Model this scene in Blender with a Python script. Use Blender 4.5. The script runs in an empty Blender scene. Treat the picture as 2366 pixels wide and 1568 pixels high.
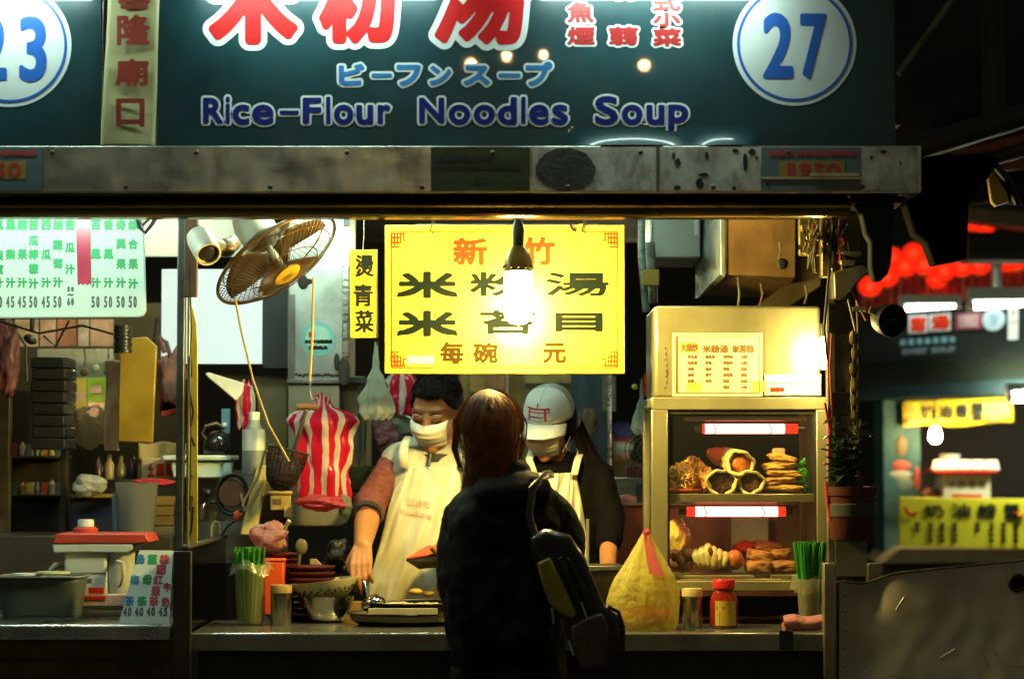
import bpy, math, random
import numpy as np
from mathutils import Vector, Matrix, noise
R = math.radians
rnd = random.Random(7)
sc = bpy.context.scene
COL = sc.collection
# ---------------------------------------------------------------- camera
F = 5070.0; D = 6.5; CZ = 1.34; PT = math.atan(276 / F)      # focal length in measuring pixels, distance to the counter edge, eye height
cam = bpy.data.cameras.new('camera'); camo = bpy.data.objects.new('camera', cam); COL.objects.link(camo)
camo.location = (0, -D, CZ); camo.rotation_euler = (math.pi / 2 + PT, 0, 0)
cam.sensor_width = 36; cam.lens = F / 2365 * 36; cam.clip_end = 300; cam.clip_start = .1
cam.dof.use_dof = True; cam.dof.focus_distance = 6.75; cam.dof.aperture_fstop = 2.0
sc.camera = camo
# ---------------------------------------------------------------- world: night
W = bpy.data.worlds.new('World'); sc.world = W; W.use_nodes = True
nt = W.node_tree; sky = nt.nodes.new('ShaderNodeTexSky'); sky.sky_type = 'NISHITA'; sky.sun_disc = False
sky.sun_elevation = R(-3); sky.sun_rotation = R(120)
nt.links.new(sky.outputs[0], nt.nodes['Background'].inputs[0]); nt.nodes['Background'].inputs[1].default_value = .05
bg2 = nt.nodes.new('ShaderNodeBackground'); bg2.inputs[0].default_value = (1., 1.10, .64, 1); bg2.inputs[1].default_value = .048      # even green-yellow ambient fill added over the night sky
ad = nt.nodes.new('ShaderNodeAddShader'); nt.links.new(nt.nodes['Background'].outputs[0], ad.inputs[0]); nt.links.new(bg2.outputs[0], ad.inputs[1]); nt.links.new(ad.outputs[0], nt.nodes['World Output'].inputs[0])
sc.view_settings.view_transform = 'Standard'; sc.view_settings.look = 'None'; sc.view_settings.exposure = 0; sc.view_settings.gamma = 1
sc.render.engine = 'CYCLES'; sc.cycles.use_denoising = True
sc.cycles.max_bounces = 7; sc.cycles.transparent_max_bounces = 16; sc.cycles.sample_clamp_indirect = 4; sc.cycles.caustics_reflective = False; sc.cycles.caustics_refractive = False

def P(px, py, Y):
    """measured point of the photograph (2365 px wide scale) at the real depth Y"""
    u = (px - 1182.5) / F; v = (784 - py) / F
    dy = math.cos(PT) - v * math.sin(PT); dz = math.sin(PT) + v * math.cos(PT)
    t = (Y + D) / dy
    return Vector((u * t, Y, CZ + dz * t))
def S(Y): return (Y + D) / F

# ---------------------------------------------------------------- materials
MATS = {}
def M(name, col, rough=.5, metal=0., var=.15, scale=9., stretch=(1, 1, 1), bump=0., bscale=80., bstretch=(1, 1, 1), emit=None, es=0., sss=0.,
      spec=.5, coat=0., alpha=1., stain=None, stamt=.5, stscale=5., ststretch=(1, 1, 1), rvar=.15, sheen=0., trans=0., crough=.08):
    if name in MATS: return MATS[name]
    m = bpy.data.materials.new(name); m.use_nodes = True; MATS[name] = m
    n = m.node_tree.nodes; L = m.node_tree.links; b = n['Principled BSDF']
    tc = n.new('ShaderNodeTexCoord')
    def nz(sc_, st, det=6):
        mp = n.new('ShaderNodeMapping'); mp.inputs['Scale'].default_value = st; L.new(tc.outputs['Object'], mp.inputs[0])
        t = n.new('ShaderNodeTexNoise'); t.inputs['Scale'].default_value = sc_; t.inputs['Detail'].default_value = det; t.inputs['Roughness'].default_value = .62
        L.new(mp.outputs[0], t.inputs['Vector']); return t
    def mr(t, a, c, lo=.3, hi=.7):
        r = n.new('ShaderNodeMapRange'); r.inputs[1].default_value = lo; r.inputs[2].default_value = hi; r.inputs[3].default_value = a; r.inputs[4].default_value = c
        L.new(t.outputs[0], r.inputs[0]); return r
    t1 = nz(scale, stretch)
    mx = n.new('ShaderNodeMix'); mx.data_type = 'RGBA'
    mx.inputs[6].default_value = (*[c * (1 - var) for c in col], 1); mx.inputs[7].default_value = (*[min(1, c * (1 + var)) for c in col], 1)
    L.new(mr(t1, 0, 1).outputs[0], mx.inputs[0]); out = mx.outputs[2]
    if stain:
        t2 = nz(stscale, ststretch, 9); m2 = n.new('ShaderNodeMix'); m2.data_type = 'RGBA'
        L.new(mr(t2, 0, stamt, .48, .68).outputs[0], m2.inputs[0]); L.new(out, m2.inputs[6]); m2.inputs[7].default_value = (*stain, 1); out = m2.outputs[2]
    L.new(out, b.inputs['Base Color'])
    L.new(mr(t1, max(.02, rough - rvar * rough), min(1, rough + rvar * rough)).outputs[0], b.inputs['Roughness'])
    b.inputs['Metallic'].default_value = metal; b.inputs['Specular IOR Level'].default_value = spec
    b.inputs['Coat Weight'].default_value = coat; b.inputs['Coat Roughness'].default_value = crough
    b.inputs['Sheen Weight'].default_value = sheen
    if trans: b.inputs['Transmission Weight'].default_value = trans
    if sss: b.inputs['Subsurface Weight'].default_value = sss; b.inputs['Subsurface Radius'].default_value = (.012, .005, .003); b.inputs['Subsurface Scale'].default_value = 1
    if emit: b.inputs['Emission Color'].default_value = (*emit, 1); b.inputs['Emission Strength'].default_value = es
    if alpha < 1: b.inputs['Alpha'].default_value = alpha
    if bump:
        t3 = nz(bscale, bstretch, 5); bp = n.new('ShaderNodeBump'); bp.inputs['Strength'].default_value = bump; bp.inputs['Distance'].default_value = .01
        L.new(t3.outputs[0], bp.inputs['Height']); L.new(bp.outputs[0], b.inputs['Normal'])
    return m
def film(name, col, rough=.25, clear=.5, tr=.5, bump=.4, bscale=25):
    """thin plastic film or glass: part see-through, part translucent, part gloss"""
    if name in MATS: return MATS[name]
    m = bpy.data.materials.new(name); m.use_nodes = True; MATS[name] = m
    n = m.node_tree.nodes; L = m.node_tree.links; n.clear()
    o = n.new('ShaderNodeOutputMaterial'); g = n.new('ShaderNodeBsdfGlossy'); g.inputs['Roughness'].default_value = rough
    t = n.new('ShaderNodeBsdfTransparent'); d = n.new('ShaderNodeBsdfDiffuse'); l = n.new('ShaderNodeBsdfTranslucent')
    for s in (d, l): s.inputs['Color'].default_value = (*col, 1)
    t.inputs['Color'].default_value = (*[.55 + .45 * c / max(col) for c in col], 1)
    a = n.new('ShaderNodeMixShader'); a.inputs[0].default_value = tr; L.new(d.outputs[0], a.inputs[1]); L.new(l.outputs[0], a.inputs[2])
    c = n.new('ShaderNodeMixShader'); c.inputs[0].default_value = clear; L.new(a.outputs[0], c.inputs[1]); L.new(t.outputs[0], c.inputs[2])
    fr = n.new('ShaderNodeFresnel'); ge = n.new('ShaderNodeNewGeometry'); mr_ = n.new('ShaderNodeMapRange'); mr_.inputs[3].default_value = 1.33; mr_.inputs[4].default_value = 1 / 1.33; L.new(ge.outputs['Backfacing'], mr_.inputs[0]); L.new(mr_.outputs[0], fr.inputs[0])
    e = n.new('ShaderNodeMixShader'); L.new(fr.outputs[0], e.inputs[0]); L.new(c.outputs[0], e.inputs[1]); L.new(g.outputs[0], e.inputs[2]); L.new(e.outputs[0], o.inputs[0])
    if bump:
        tc = n.new('ShaderNodeTexCoord'); x = n.new('ShaderNodeTexNoise'); x.inputs['Scale'].default_value = bscale; L.new(tc.outputs['Object'], x.inputs['Vector'])
        b = n.new('ShaderNodeBump'); b.inputs['Strength'].default_value = bump; b.inputs['Distance'].default_value = .01; L.new(x.outputs[0], b.inputs['Height'])
        for s in (g, d, l, fr): L.new(b.outputs[0], s.inputs['Normal'])
    return m
def striped_film(name, n, duty=.5, red=(.60, .012, .05), white=(.66, .58, .50)):
    m = film(name, (.6, .3, .3), .22, .05, .4, .5, 22); t = m.node_tree; N = t.nodes; L = t.links
    uv = N.new('ShaderNodeUVMap'); sp = N.new('ShaderNodeSeparateXYZ'); L.new(uv.outputs[0], sp.inputs[0])
    nz = N.new('ShaderNodeTexNoise'); nz.inputs['Scale'].default_value = 3.5; L.new(uv.outputs[0], nz.inputs['Vector'])
    a = N.new('ShaderNodeMath'); a.operation = 'MULTIPLY_ADD'; a.inputs[1].default_value = .07; L.new(nz.outputs[0], a.inputs[0]); L.new(sp.outputs[0], a.inputs[2])
    b = N.new('ShaderNodeMath'); b.operation = 'MULTIPLY'; b.inputs[1].default_value = n; L.new(a.outputs[0], b.inputs[0])
    c = N.new('ShaderNodeMath'); c.operation = 'FRACT'; L.new(b.outputs[0], c.inputs[0])
    d = N.new('ShaderNodeMath'); d.operation = 'GREATER_THAN'; d.inputs[1].default_value = duty; L.new(c.outputs[0], d.inputs[0])
    x = N.new('ShaderNodeMix'); x.data_type = 'RGBA'; x.inputs[6].default_value = (*red, 1); x.inputs[7].default_value = (*white, 1); L.new(d.outputs[0], x.inputs[0])
    for q in list(N):
        if q.type in ('BSDF_DIFFUSE', 'BSDF_TRANSLUCENT'): L.new(x.outputs[2], q.inputs['Color'])
    return m
def glow(name, col, s):
    if name in MATS: return MATS[name]
    m = bpy.data.materials.new(name); m.use_nodes = True; MATS[name] = m
    n = m.node_tree.nodes; n.clear(); o = n.new('ShaderNodeOutputMaterial'); e = n.new('ShaderNodeEmission')
    e.inputs[0].default_value = (*col, 1); e.inputs[1].default_value = s; m.node_tree.links.new(e.outputs[0], o.inputs[0]); return m

# ---------------------------------------------------------------- mesh builder
class MB:
    def __init__(s): s.v = []; s.f = []; s.mi = []; s.m = 0
    def add(s, vs, fs):
        k = len(s.v); s.v += [tuple(p) for p in vs]; s.f += [tuple(i + k for i in q) for q in fs]; s.mi += [s.m] * len(fs); return s
    def box(s, a, b, rot=None):
        x0, y0, z0 = a; x1, y1, z1 = b
        vs = [Vector(p) for p in ((x0, y0, z0), (x1, y0, z0), (x1, y1, z0), (x0, y1, z0), (x0, y0, z1), (x1, y0, z1), (x1, y1, z1), (x0, y1, z1))]
        if rot is not None:
            c = (Vector(a) + Vector(b)) / 2; vs = [rot @ (p - c) + c for p in vs]
        return s.add(vs, [(3, 2, 1, 0), (4, 5, 6, 7), (0, 1, 5, 4), (1, 2, 6, 5), (2, 3, 7, 6), (3, 0, 4, 7)])
    def pbox(s, x0, y0, x1, y1, Y, dep, rot=None):
        a = P(x0, y1, Y); b = P(x1, y0, Y)
        return s.box((a.x, Y, a.z), (b.x, Y + dep, b.z), rot)
    def tube(s, pts, r, n=8, caps=True, flat=1.):
        pts = [Vector(p) for p in pts]; rs = r if isinstance(r, (list, tuple)) else [r] * len(pts)
        up = None; rings = []
        for i, p in enumerate(pts):
            d = (pts[min(i + 1, len(pts) - 1)] - pts[max(i - 1, 0)])
            d = d.normalized() if d.length > 1e-9 else Vector((0, 0, 1))
            if up is None: up = Vector((0, 0, 1)) if abs(d.z) < .9 else Vector((0, 1, 0))
            a = d.cross(up); a = a.normalized() if a.length > 1e-6 else Vector((1, 0, 0)); b = a.cross(d).normalized(); up = b
            rings.append([p + rs[i] * (math.cos(2 * math.pi * k / n) * a + flat * math.sin(2 * math.pi * k / n) * b) for k in range(n)])
        vs = [q for g in rings for q in g]; fs = []
        for i in range(len(pts) - 1):
            for k in range(n): fs.append((i * n + k, i * n + (k + 1) % n, (i + 1) * n + (k + 1) % n, (i + 1) * n + k))
        if caps: fs.append(tuple(range(n))[::-1]); fs.append(tuple(range((len(pts) - 1) * n, len(pts) * n)))
        return s.add(vs, fs)
    def lathe(s, prof, c, n=24, mat=None, sx=1, sy=1):
        c = Vector(c); mat = mat or Matrix.Identity(3); vs = []; fs = []
        for r, z in prof:
            for k in range(n):
                a = 2 * math.pi * k / n; vs.append(mat @ Vector((sx * r * math.cos(a), sy * r * math.sin(a), z)) + c)
        for i in range(len(prof) - 1):
            for k in range(n): fs.append((i * n + k, i * n + (k + 1) % n, (i + 1) * n + (k + 1) % n, (i + 1) * n + k))
        if prof[0][0] > 1e-5: fs.append(tuple(range(n))[::-1])
        if prof[-1][0] > 1e-5: fs.append(tuple(range((len(prof) - 1) * n, len(prof) * n)))
        return s.add(vs, fs)
    def ell(s, c, r, rot=None, nu=20, nv=12, fn=None):
        c = Vector(c); r = (r, r, r) if isinstance(r, (int, float)) else r; rot = rot or Matrix.Identity(3); vs = []; fs = []
        for j in range(nv + 1):
            ph = -math.pi / 2 + math.pi * j / nv
            for k in range(nu):
                a = 2 * math.pi * k / nu; d = Vector((math.cos(ph) * math.cos(a), math.cos(ph) * math.sin(a), math.sin(ph)))
                q = 1 + (fn(d) if fn else 0); vs.append(rot @ Vector((d.x * r[0] * q, d.y * r[1] * q, d.z * r[2] * q)) + c)
        for j in range(nv):
            for k in range(nu): fs.append((j * nu + k, j * nu + (k + 1) % nu, (j + 1) * nu + (k + 1) % nu, (j + 1) * nu + k))
        return s.add(vs, fs)
    def grid(s, fn, nu, nv, cu=False):
        vs = [fn(i / nu, j / nv) for j in range(nv + 1) for i in range(nu + (0 if cu else 1))]; w = nu if cu else nu + 1
        fs = [(j * w + i, j * w + (i + 1) % w, (j + 1) * w + (i + 1) % w, (j + 1) * w + i) for j in range(nv) for i in range(nu)]
        return s.add(vs, fs)
    def prism(s, poly, y0, y1):
        """poly: (x, z) points; extruded from y0 to y1"""
        n = len(poly); vs = [(x, y0, z) for x, z in poly] + [(x, y1, z) for x, z in poly]
        return s.add(vs, [tuple(range(n)), tuple(range(2 * n - 1, n - 1, -1))] + [(i, i + n, (i + 1) % n + n, (i + 1) % n) for i in range(n)])
    def pprism(s, pix, Y, dep):
        return s.prism([(P(x, y, Y).x, P(x, y, Y).z) for x, y in pix], Y, Y + dep)
    def build(s, name, mats, parent=None, smooth=True, bevel=0., solid=0., sub=0, remesh=0., smit=0, disp=None, label=None, ang=40):
        me = bpy.data.meshes.new(name); me.from_pydata(s.v, [], s.f); me.update()
        mats = mats if isinstance(mats, (list, tuple)) else [mats]
        for m in mats: me.materials.append(m)
        if len(mats) > 1:
            for p, i in zip(me.polygons, s.mi): p.material_index = i
        o = bpy.data.objects.new(name, me); COL.objects.link(o)
        if smooth:
            me.polygons.foreach_set('use_smooth', [True] * len(me.polygons))
            if not remesh: me.set_sharp_from_angle(angle=R(ang))
        if parent is not None: o.parent = parent; o.matrix_parent_inverse = Matrix.Translation(parent.location).inverted() if parent.type == 'EMPTY' else Matrix.Identity(4)
        if remesh:
            r = o.modifiers.new('r', 'REMESH'); r.mode = 'VOXEL'; r.voxel_size = remesh; r.use_smooth_shade = True
        if smit:
            r = o.modifiers.new('s', 'SMOOTH'); r.iterations = smit; r.factor = .5
        if disp:
            t = bpy.data.textures.new(name, 'CLOUDS'); t.noise_scale = disp[1]; t.noise_depth = 3
            r = o.modifiers.new('d', 'DISPLACE'); r.texture = t; r.strength = disp[0]; r.texture_coords = 'LOCAL'; r.mid_level = .5
        if solid:
            r = o.modifiers.new('t', 'SOLIDIFY'); r.thickness = solid; r.offset = 0
        if bevel:
            r = o.modifiers.new('b', 'BEVEL'); r.width = bevel; r.segments = 2; r.limit_method = 'ANGLE'; r.angle_limit = R(50); r.harden_normals = False
        if sub:
            r = o.modifiers.new('u', 'SUBSURF'); r.levels = sub; r.render_levels = sub
        if label: o['label'] = label
        return o
def tag(o, label=None, cat=None, group=None, kind=None):
    if label: o['label'] = label
    if cat: o['category'] = cat
    if group: o['group'] = group
    if kind: o['kind'] = kind
    return o
def thing(name, label, cat, loc=(0, 0, 0), group=None):
    o = bpy.data.objects.new(name, None); COL.objects.link(o); o.location = loc; o.empty_display_size = .05
    return tag(o, label, cat, group)
def dup(root, loc, label=None, rz=0, scale=1):
    c = root.copy(); COL.objects.link(c); c.location = loc; c.rotation_euler = (0, 0, rz); c.scale = (scale,) * 3
    if label: c['label'] = label
    for ch in list(root.children):
        d = ch.copy(); COL.objects.link(d); d.parent = c
        for g in list(ch.children):
            e = g.copy(); COL.objects.link(e); e.parent = d
    return c

# ---------------------------------------------------------------- lettering
_gc = {}
def outline(s):
    if s in _gc: return _gc[s]
    c = bpy.data.curves.new('glyph', 'FONT'); c.body = s; c.fill_mode = 'NONE' if hasattr(c, 'fill_mode') else c.fill_mode; c.resolution_u = 4
    o = bpy.data.objects.new('glyph', c); COL.objects.link(o); dg = bpy.context.evaluated_depsgraph_get(); dg.update()
    me = o.evaluated_get(dg).to_mesh(); n = len(me.vertices); a = np.empty(n * 3); me.vertices.foreach_get('co', a); a = a.reshape(-1, 3)[:, :2].copy()
    e = np.empty(len(me.edges) * 2, int); me.edges.foreach_get('vertices', e); e = e.reshape(-1, 2).copy()
    bpy.data.objects.remove(o); bpy.data.curves.remove(c); _gc[s] = (a, e); return a, e
def glyph(mb, s, x0, y0, x1, y1, bold, fn, cell=None):
    """letters filled into the rectangle (px, y down), strokes thickened by bold px on every side, mapped to the scene with fn"""
    a, e = outline(s)
    if len(a) == 0: return
    lo = a.min(0); hi = a.max(0); sz = np.maximum(hi - lo, 1e-6)
    bw = min(bold, .45 * (x1 - x0)); bh = min(bold, .45 * (y1 - y0)) if bold > 0 else bold
    q = np.empty_like(a); q[:, 0] = x0 + bw + (a[:, 0] - lo[0]) / sz[0] * (x1 - x0 - 2 * bw); q[:, 1] = y1 - bh - (a[:, 1] - lo[1]) / sz[1] * (y1 - y0 - 2 * bh)
    A = q[e[:, 0]]; B = q[e[:, 1]]
    cell = cell or max(1.0, min(3.0, (y1 - y0) / 34))
    nx = int((x1 - x0) / cell) + 5; ny = int((y1 - y0) / cell) + 5
    gx = x0 - 2 * cell + cell * np.arange(nx); gy = y0 - 2 * cell + cell * np.arange(ny)
    G = np.stack(np.meshgrid(gx, gy), -1).reshape(-1, 2)
    dist = np.full(len(G), 1e9); wind = np.zeros(len(G), int)
    for i in range(0, len(A), 64):
        a_ = A[i:i + 64]; b_ = B[i:i + 64]; ab = b_ - a_; l2 = (ab ** 2).sum(1) + 1e-12
        ap = G[:, None, :] - a_[None]; t = np.clip((ap * ab[None]).sum(2) / l2[None], 0, 1)
        d = np.sqrt(((ap - t[..., None] * ab[None]) ** 2).sum(2)); dist = np.minimum(dist, d.min(1))
        up = (a_[None, :, 1] <= G[:, None, 1]) & (b_[None, :, 1] > G[:, None, 1]); dn = (a_[None, :, 1] > G[:, None, 1]) & (b_[None, :, 1] <= G[:, None, 1])
        cr = ab[None, :, 0] * ap[..., 1] - ab[None, :, 1] * ap[..., 0]
        wind += (up & (cr > 0)).sum(1) - (dn & (cr < 0)).sum(1)
    sd = np.where(wind != 0, dist, -dist) + bold
    V = sd.reshape(ny, nx); I = V > 0
    vs = []; fs = []
    def emit(pts):
        k = len(vs); vs.extend(fn(px, py) for px, py in pts); fs.append(tuple(range(k + len(pts) - 1, k - 1, -1)))
    for j in range(ny - 1):
        full = I[j, :-1] & I[j, 1:] & I[j + 1, :-1] & I[j + 1, 1:]; anyc = I[j, :-1] | I[j, 1:] | I[j + 1, :-1] | I[j + 1, 1:]
        i = 0
        while i < nx - 1:
            if full[i]:
                k = i
                while k < nx - 1 and full[k]: k += 1
                emit([(gx[i], gy[j]), (gx[k], gy[j]), (gx[k], gy[j + 1]), (gx[i], gy[j + 1])]); i = k; continue
            if anyc[i]:
                cs = [(j, i), (j, i + 1), (j + 1, i + 1), (j + 1, i)]; poly = []
                for k in range(4):
                    p = cs[k]; r = cs[(k + 1) % 4]; va = V[p]; vb = V[r]
                    if va > 0: poly.append((gx[p[1]], gy[p[0]]))
                    if (va > 0) != (vb > 0):
                        t = va / (va - vb); poly.append((gx[p[1]] + t * (gx[r[1]] - gx[p[1]]), gy[p[0]] + t * (gy[r[0]] - gy[p[0]])))
                if len(poly) >= 3: emit(poly)
            i += 1
    mb.add(vs, fs)
def letters(name, items, Y, mat, parent, bold=1., fn=None, cell=None):
    """items: (text, x0, y0, x1, y1); a bold already inside the rectangle"""
    fn = fn or (lambda x, y: P(x, y, Y)); mb = MB()
    for it in items: glyph(mb, it[0], it[1], it[2], it[3], it[4], it[5] if len(it) > 5 else bold, fn, cell)
    return mb.build(name, mat, parent, smooth=False)
def grow(items, d, bold): return [(t[0], t[1] - d, t[2] - d, t[3] + d, t[4] + d, (t[5] if len(t) > 5 else bold) + d) for t in items]
def pdisc(mb, cx, cy, r, Y, r0=0, n=64, fn=None):
    fn = fn or (lambda x, y: P(x, y, Y)); vs = []; fs = []
    for k in range(n):
        a = 2 * math.pi * k / n; vs += [fn(cx + r * math.cos(a), cy + r * math.sin(a)), fn(cx + r0 * math.cos(a), cy + r0 * math.sin(a))] if r0 else [fn(cx + r * math.cos(a), cy + r * math.sin(a))]
    if r0: fs = [(2 * ((k + 1) % n), 2 * k, 2 * k + 1, 2 * ((k + 1) % n) + 1) for k in range(n)]
    else: fs = [tuple(range(n))[::-1]]
    return mb.add(vs, fs)
def prect(mb, x0, y0, x1, y1, Y, fn=None):
    fn = fn or (lambda x, y: P(x, y, Y)); return mb.add([fn(x0, y1), fn(x1, y1), fn(x1, y0), fn(x0, y0)], [(0, 1, 2, 3)])
def pframe(mb, x0, y0, x1, y1, w, Y, fn=None):
    prect(mb, x0, y0, x1, y0 + w, Y, fn); prect(mb, x0, y1 - w, x1, y1, Y, fn); prect(mb, x0, y0 + w, x0 + w, y1 - w, Y, fn); prect(mb, x1 - w, y0 + w, x1, y1 - w, Y, fn)
def wig(n, a=1., seed=0): return noise.noise(Vector((n, seed * 7.3, seed * 3.1))) * a
# ================================================================ shared materials
SIGN = M('sign_teal', (.008, .042, .050), .36, var=.35, spec=.28, coat=.4, crough=.02, scale=3, bump=.03, bscale=5, stain=(.03, .05, .05), stamt=.5, stscale=4, ststretch=(2, 1, .5))
WHITE = M('vinyl_white', (.62, .68, .65), .4, var=.06, bump=.03, bscale=30)
OFFW = M('white_plastic', (.62, .66, .6), .4, var=.08)
REDV = M('vinyl_red', (.55, .015, .01), .4, var=.15)
BLUEV = M('vinyl_blue', (.01, .10, .42), .4, var=.12)
LBLUE = M('vinyl_sky_blue', (.02, .16, .40), .4)
NAVY = M('vinyl_navy', (.010, .018, .15), .5, spec=.15)
STEEL = M('stainless_steel', (.50, .50, .46), .3, 1., var=.15, scale=14, stretch=(1, 1, 6), bump=.06, bscale=40, bstretch=(1, 1, 8), stain=(.16, .14, .10), stamt=.6, stscale=3, rvar=.4)
STEELG = M('galvanised_steel', (.50, .53, .46), .34, .82, var=.18, scale=7, stretch=(1, 1, 1.6), bump=.10, bscale=9, bstretch=(.5, 1, 2), stain=(.07, .07, .045), stamt=.55, stscale=5, ststretch=(2, 1, .7), rvar=.3)
STEELD = M('old_dark_steel', (.16, .15, .13), .45, .8, var=.4, scale=8, bump=.12, bscale=20, stain=(.05, .035, .02), stamt=.7)
CHROME = M('polished_steel', (.62, .60, .54), .14, 1., var=.1, bump=.03, bscale=30)
BRASSY = M('yellowed_steel', (.42, .38, .26), .34, .8, var=.25, scale=9, bump=.08, bscale=18, stain=(.12, .09, .04), stamt=.6)
BLACK = M('black_paint', (.012, .012, .012), .5, var=.4, bump=.1, bscale=30)
BLACKP = M('black_plastic', (.015, .015, .016), .38)
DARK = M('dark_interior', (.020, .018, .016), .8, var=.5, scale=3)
DARKB = M('dark_wall', (.03, .028, .024), .75, var=.6, scale=2.5)
YEL = M('yellow_acrylic', (.74, .44, .05), .30, var=.06)
YELD = M('yellow_board', (.72, .50, .03), .5, var=.12)
INK = M('black_ink', (.008, .012, .008), .6, spec=.15)
INKG = M('green_black_ink', (.002, .007, .004), .6, spec=.1)
REDI = M('red_ink', (.60, .03, .006), .6, spec=.1)
GREEN = M('green_ink', (.02, .30, .08), .5)
CREAM = M('cream_board', (.52, .50, .24), .5, var=.12, scale=5, stain=(.25, .22, .1), stamt=.35)
PAPER = M('paper', (.70, .62, .42), .7, var=.06)
WOOD = M('wood', (.30, .19, .06), .6, var=.3, scale=6, stretch=(1, 1, .12), bump=.1)
CARD = M('cardboard', (.34, .25, .11), .75, var=.2)
RUST = M('rusty_brown', (.14, .07, .03), .7, var=.5, scale=12, bump=.2)
ORANGE = M('orange_plastic', (.75, .09, .015), .4)
REDP = M('red_plastic', (.5, .02, .015), .35)
MAROON = M('maroon_plastic', (.10, .012, .010), .35)
GREENP = M('green_plastic', (.03, .22, .02), .45, var=.25, scale=20)
GLASS = film('clear_glass', (.8, .8, .75), .05, .985, .3, bump=0)

# ================================================================ setting
YS = -.35
g = MB(); g.add([(-60, -40, 0), (60, -40, 0), (60, 80, 0), (-60, 80, 0)], [(0, 1, 2, 3)])
tag(g.build('street', M('asphalt', (.045, .043, .04), .6, var=.4, scale=4, bump=.2, bscale=60)), 'dark wet street surface under the market stalls', 'street', kind='structure')
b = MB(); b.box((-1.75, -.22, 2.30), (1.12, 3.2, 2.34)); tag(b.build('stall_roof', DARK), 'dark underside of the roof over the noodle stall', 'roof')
b = MB(); b.box((-4, 7.0, 0), (-.0, 7.1, 5)); b.box((0, 13, 0), (9, 13.1, 6)); tag(b.build('night_wall', DARKB), 'dark building fronts closing the alley behind the stalls', 'wall', kind='structure')

# ================================================================ signboards
def panel(name, x0, x1, label, bulge=None):
    root = thing(name, label, 'signboard', P((x0 + x1) / 2, 338, YS))
    def fn(u, v):
        px = x0 + (x1 - x0) * u; py = 338 - v * 560; p = P(px, py, YS); h = p.z - P(px, 338, YS).z
        w = 0.
        if bulge:
            for a, c in bulge:
                t = (px - a) / (c - a)
                if 0 < t < 1: w += math.sin(math.pi * t) ** .45
        k = max(0, 1 - h / .062)
        return Vector((p.x, YS - .029 * w * k * k - .0003 * math.sin(px * .011) * math.sin(h * 6), p.z))
    m = MB(); m.grid(fn, 190, 150); m.build('panel', SIGN, root)
    e = MB(); a = P(x0, 338, YS); c = P(x1, -222, YS)
    e.box((a.x, YS + .012, a.z), (c.x, YS + .10, c.z)); e.build('frame', STEELD, root, bevel=.002)
    return root
s27 = panel('signboard', 360, 2065, 'dark teal signboard reading Rice-Flour Noodles Soup with a round white 27', [(1318, 1600), (1596, 1752)])
YL = YS - .0020
big = [('米', 468, -145, 702, 118, 11), ('粉', 722, -150, 945, 116, 10), ('湯', 985, -150, 1232, 118, 8)]
RBIG = M('vinyl_bright_red', (.52, .012, .012), .5, var=.12, spec=.2)
letters('large_white_outline', grow([(t[0], t[1] + 14, t[2] + 14, t[3] - 14, t[4] - 14, t[5]) for t in big], 14, 9), YL, WHITE, s27)
letters('large_red_characters', [(t[0], t[1] + 14, t[2] + 14, t[3] - 14, t[4] - 14, t[5]) for t in big], YL - .0015, RBIG, s27)
col = [('魚', 1310, 5, 1372, 54), ('煙', 1310, 62, 1374, 105), ('翡', 1408, -48, 1470, 0), ('蒻', 1406, 62, 1474, 106), ('式', 1508, -12, 1572, 28), ('小', 1508, 29, 1572, 62), ('菜', 1508, 66, 1574, 108)]
letters('column_outline', grow(col, 5, 2.2), YL, WHITE, s27)
letters('column_characters', col, YL - .0015, M('vinyl_deep_red', (.36, .012, .012), .4), s27, bold=2.2)
jp = [('ビ', 782, 148, 842, 198), ('ー', 858, 170, 905, 180), ('フ', 916, 150, 972, 200), ('ン', 992, 152, 1042, 198), ('ス', 1070, 152, 1132, 198), ('ー', 1152, 170, 1202, 180), ('プ', 1214, 143, 1276, 200)]
letters('katakana_outline', grow(jp, 5, 3.5), YL, WHITE, s27)
letters('katakana', jp, YL - .0015, LBLUE, s27, bold=3)
en = [('R', 469, 226, 515, 286), ('i', 521, 223, 531, 287), ('c', 537, 242, 576, 289), ('e', 582, 242, 632, 289), ('-', 646, 256, 690, 265), ('F', 699, 226, 742, 286), ('l', 753, 224, 763, 287), ('o', 771, 242, 816, 289), ('u', 823, 243, 862, 289), ('r', 872, 242, 902, 287),
      ('N', 968, 226, 1026, 286), ('o', 1036, 242, 1086, 289), ('o', 1094, 242, 1143, 289), ('d', 1150, 225, 1194, 289), ('l', 1204, 224, 1214, 287), ('e', 1222, 242, 1268, 289), ('s', 1275, 242, 1312, 289),
      ('S', 1374, 222, 1428, 289), ('o', 1436, 242, 1484, 289), ('u', 1493, 243, 1535, 289), ('p', 1543, 242, 1590, 302)]
letters('english_outline', grow(en, 5, 2.8), YL, M('vinyl_grey_white', (.66, .72, .68), .4), s27)
letters('english_letters', en, YL - .0015, NAVY, s27, bold=2.8)
def roundel(root, cx, cy, digits, r=143, k=1.):
    m = MB(); pdisc(m, cx, cy, r, YL); m.build('roundel', WHITE, root, smooth=False)
    m = MB(); pdisc(m, cx, cy, r * .93, YL - .0015, r * .885); m.build('roundel_ring', BLUEV, root, smooth=False)
    letters('numerals', digits, YL - .002, BLUEV, root)
roundel(s27, 1835, 102, [('2', 1762, 30, 1832, 182, 5), ('7', 1848, 32, 1908, 183, 4.5)])
s23 = panel('signboard', -420, 233, 'dark teal signboard carrying a round white 23 at the left edge')
roundel(s23, 22, 105, [('2', -50, 35, 16, 186, 5), ('3', 44, 38, 108, 190, 5)])
st = thing('banner_strip', 'cream vertical banner strip with red characters between the two signboards', 'banner', P(300, 338, YS - .02))
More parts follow.
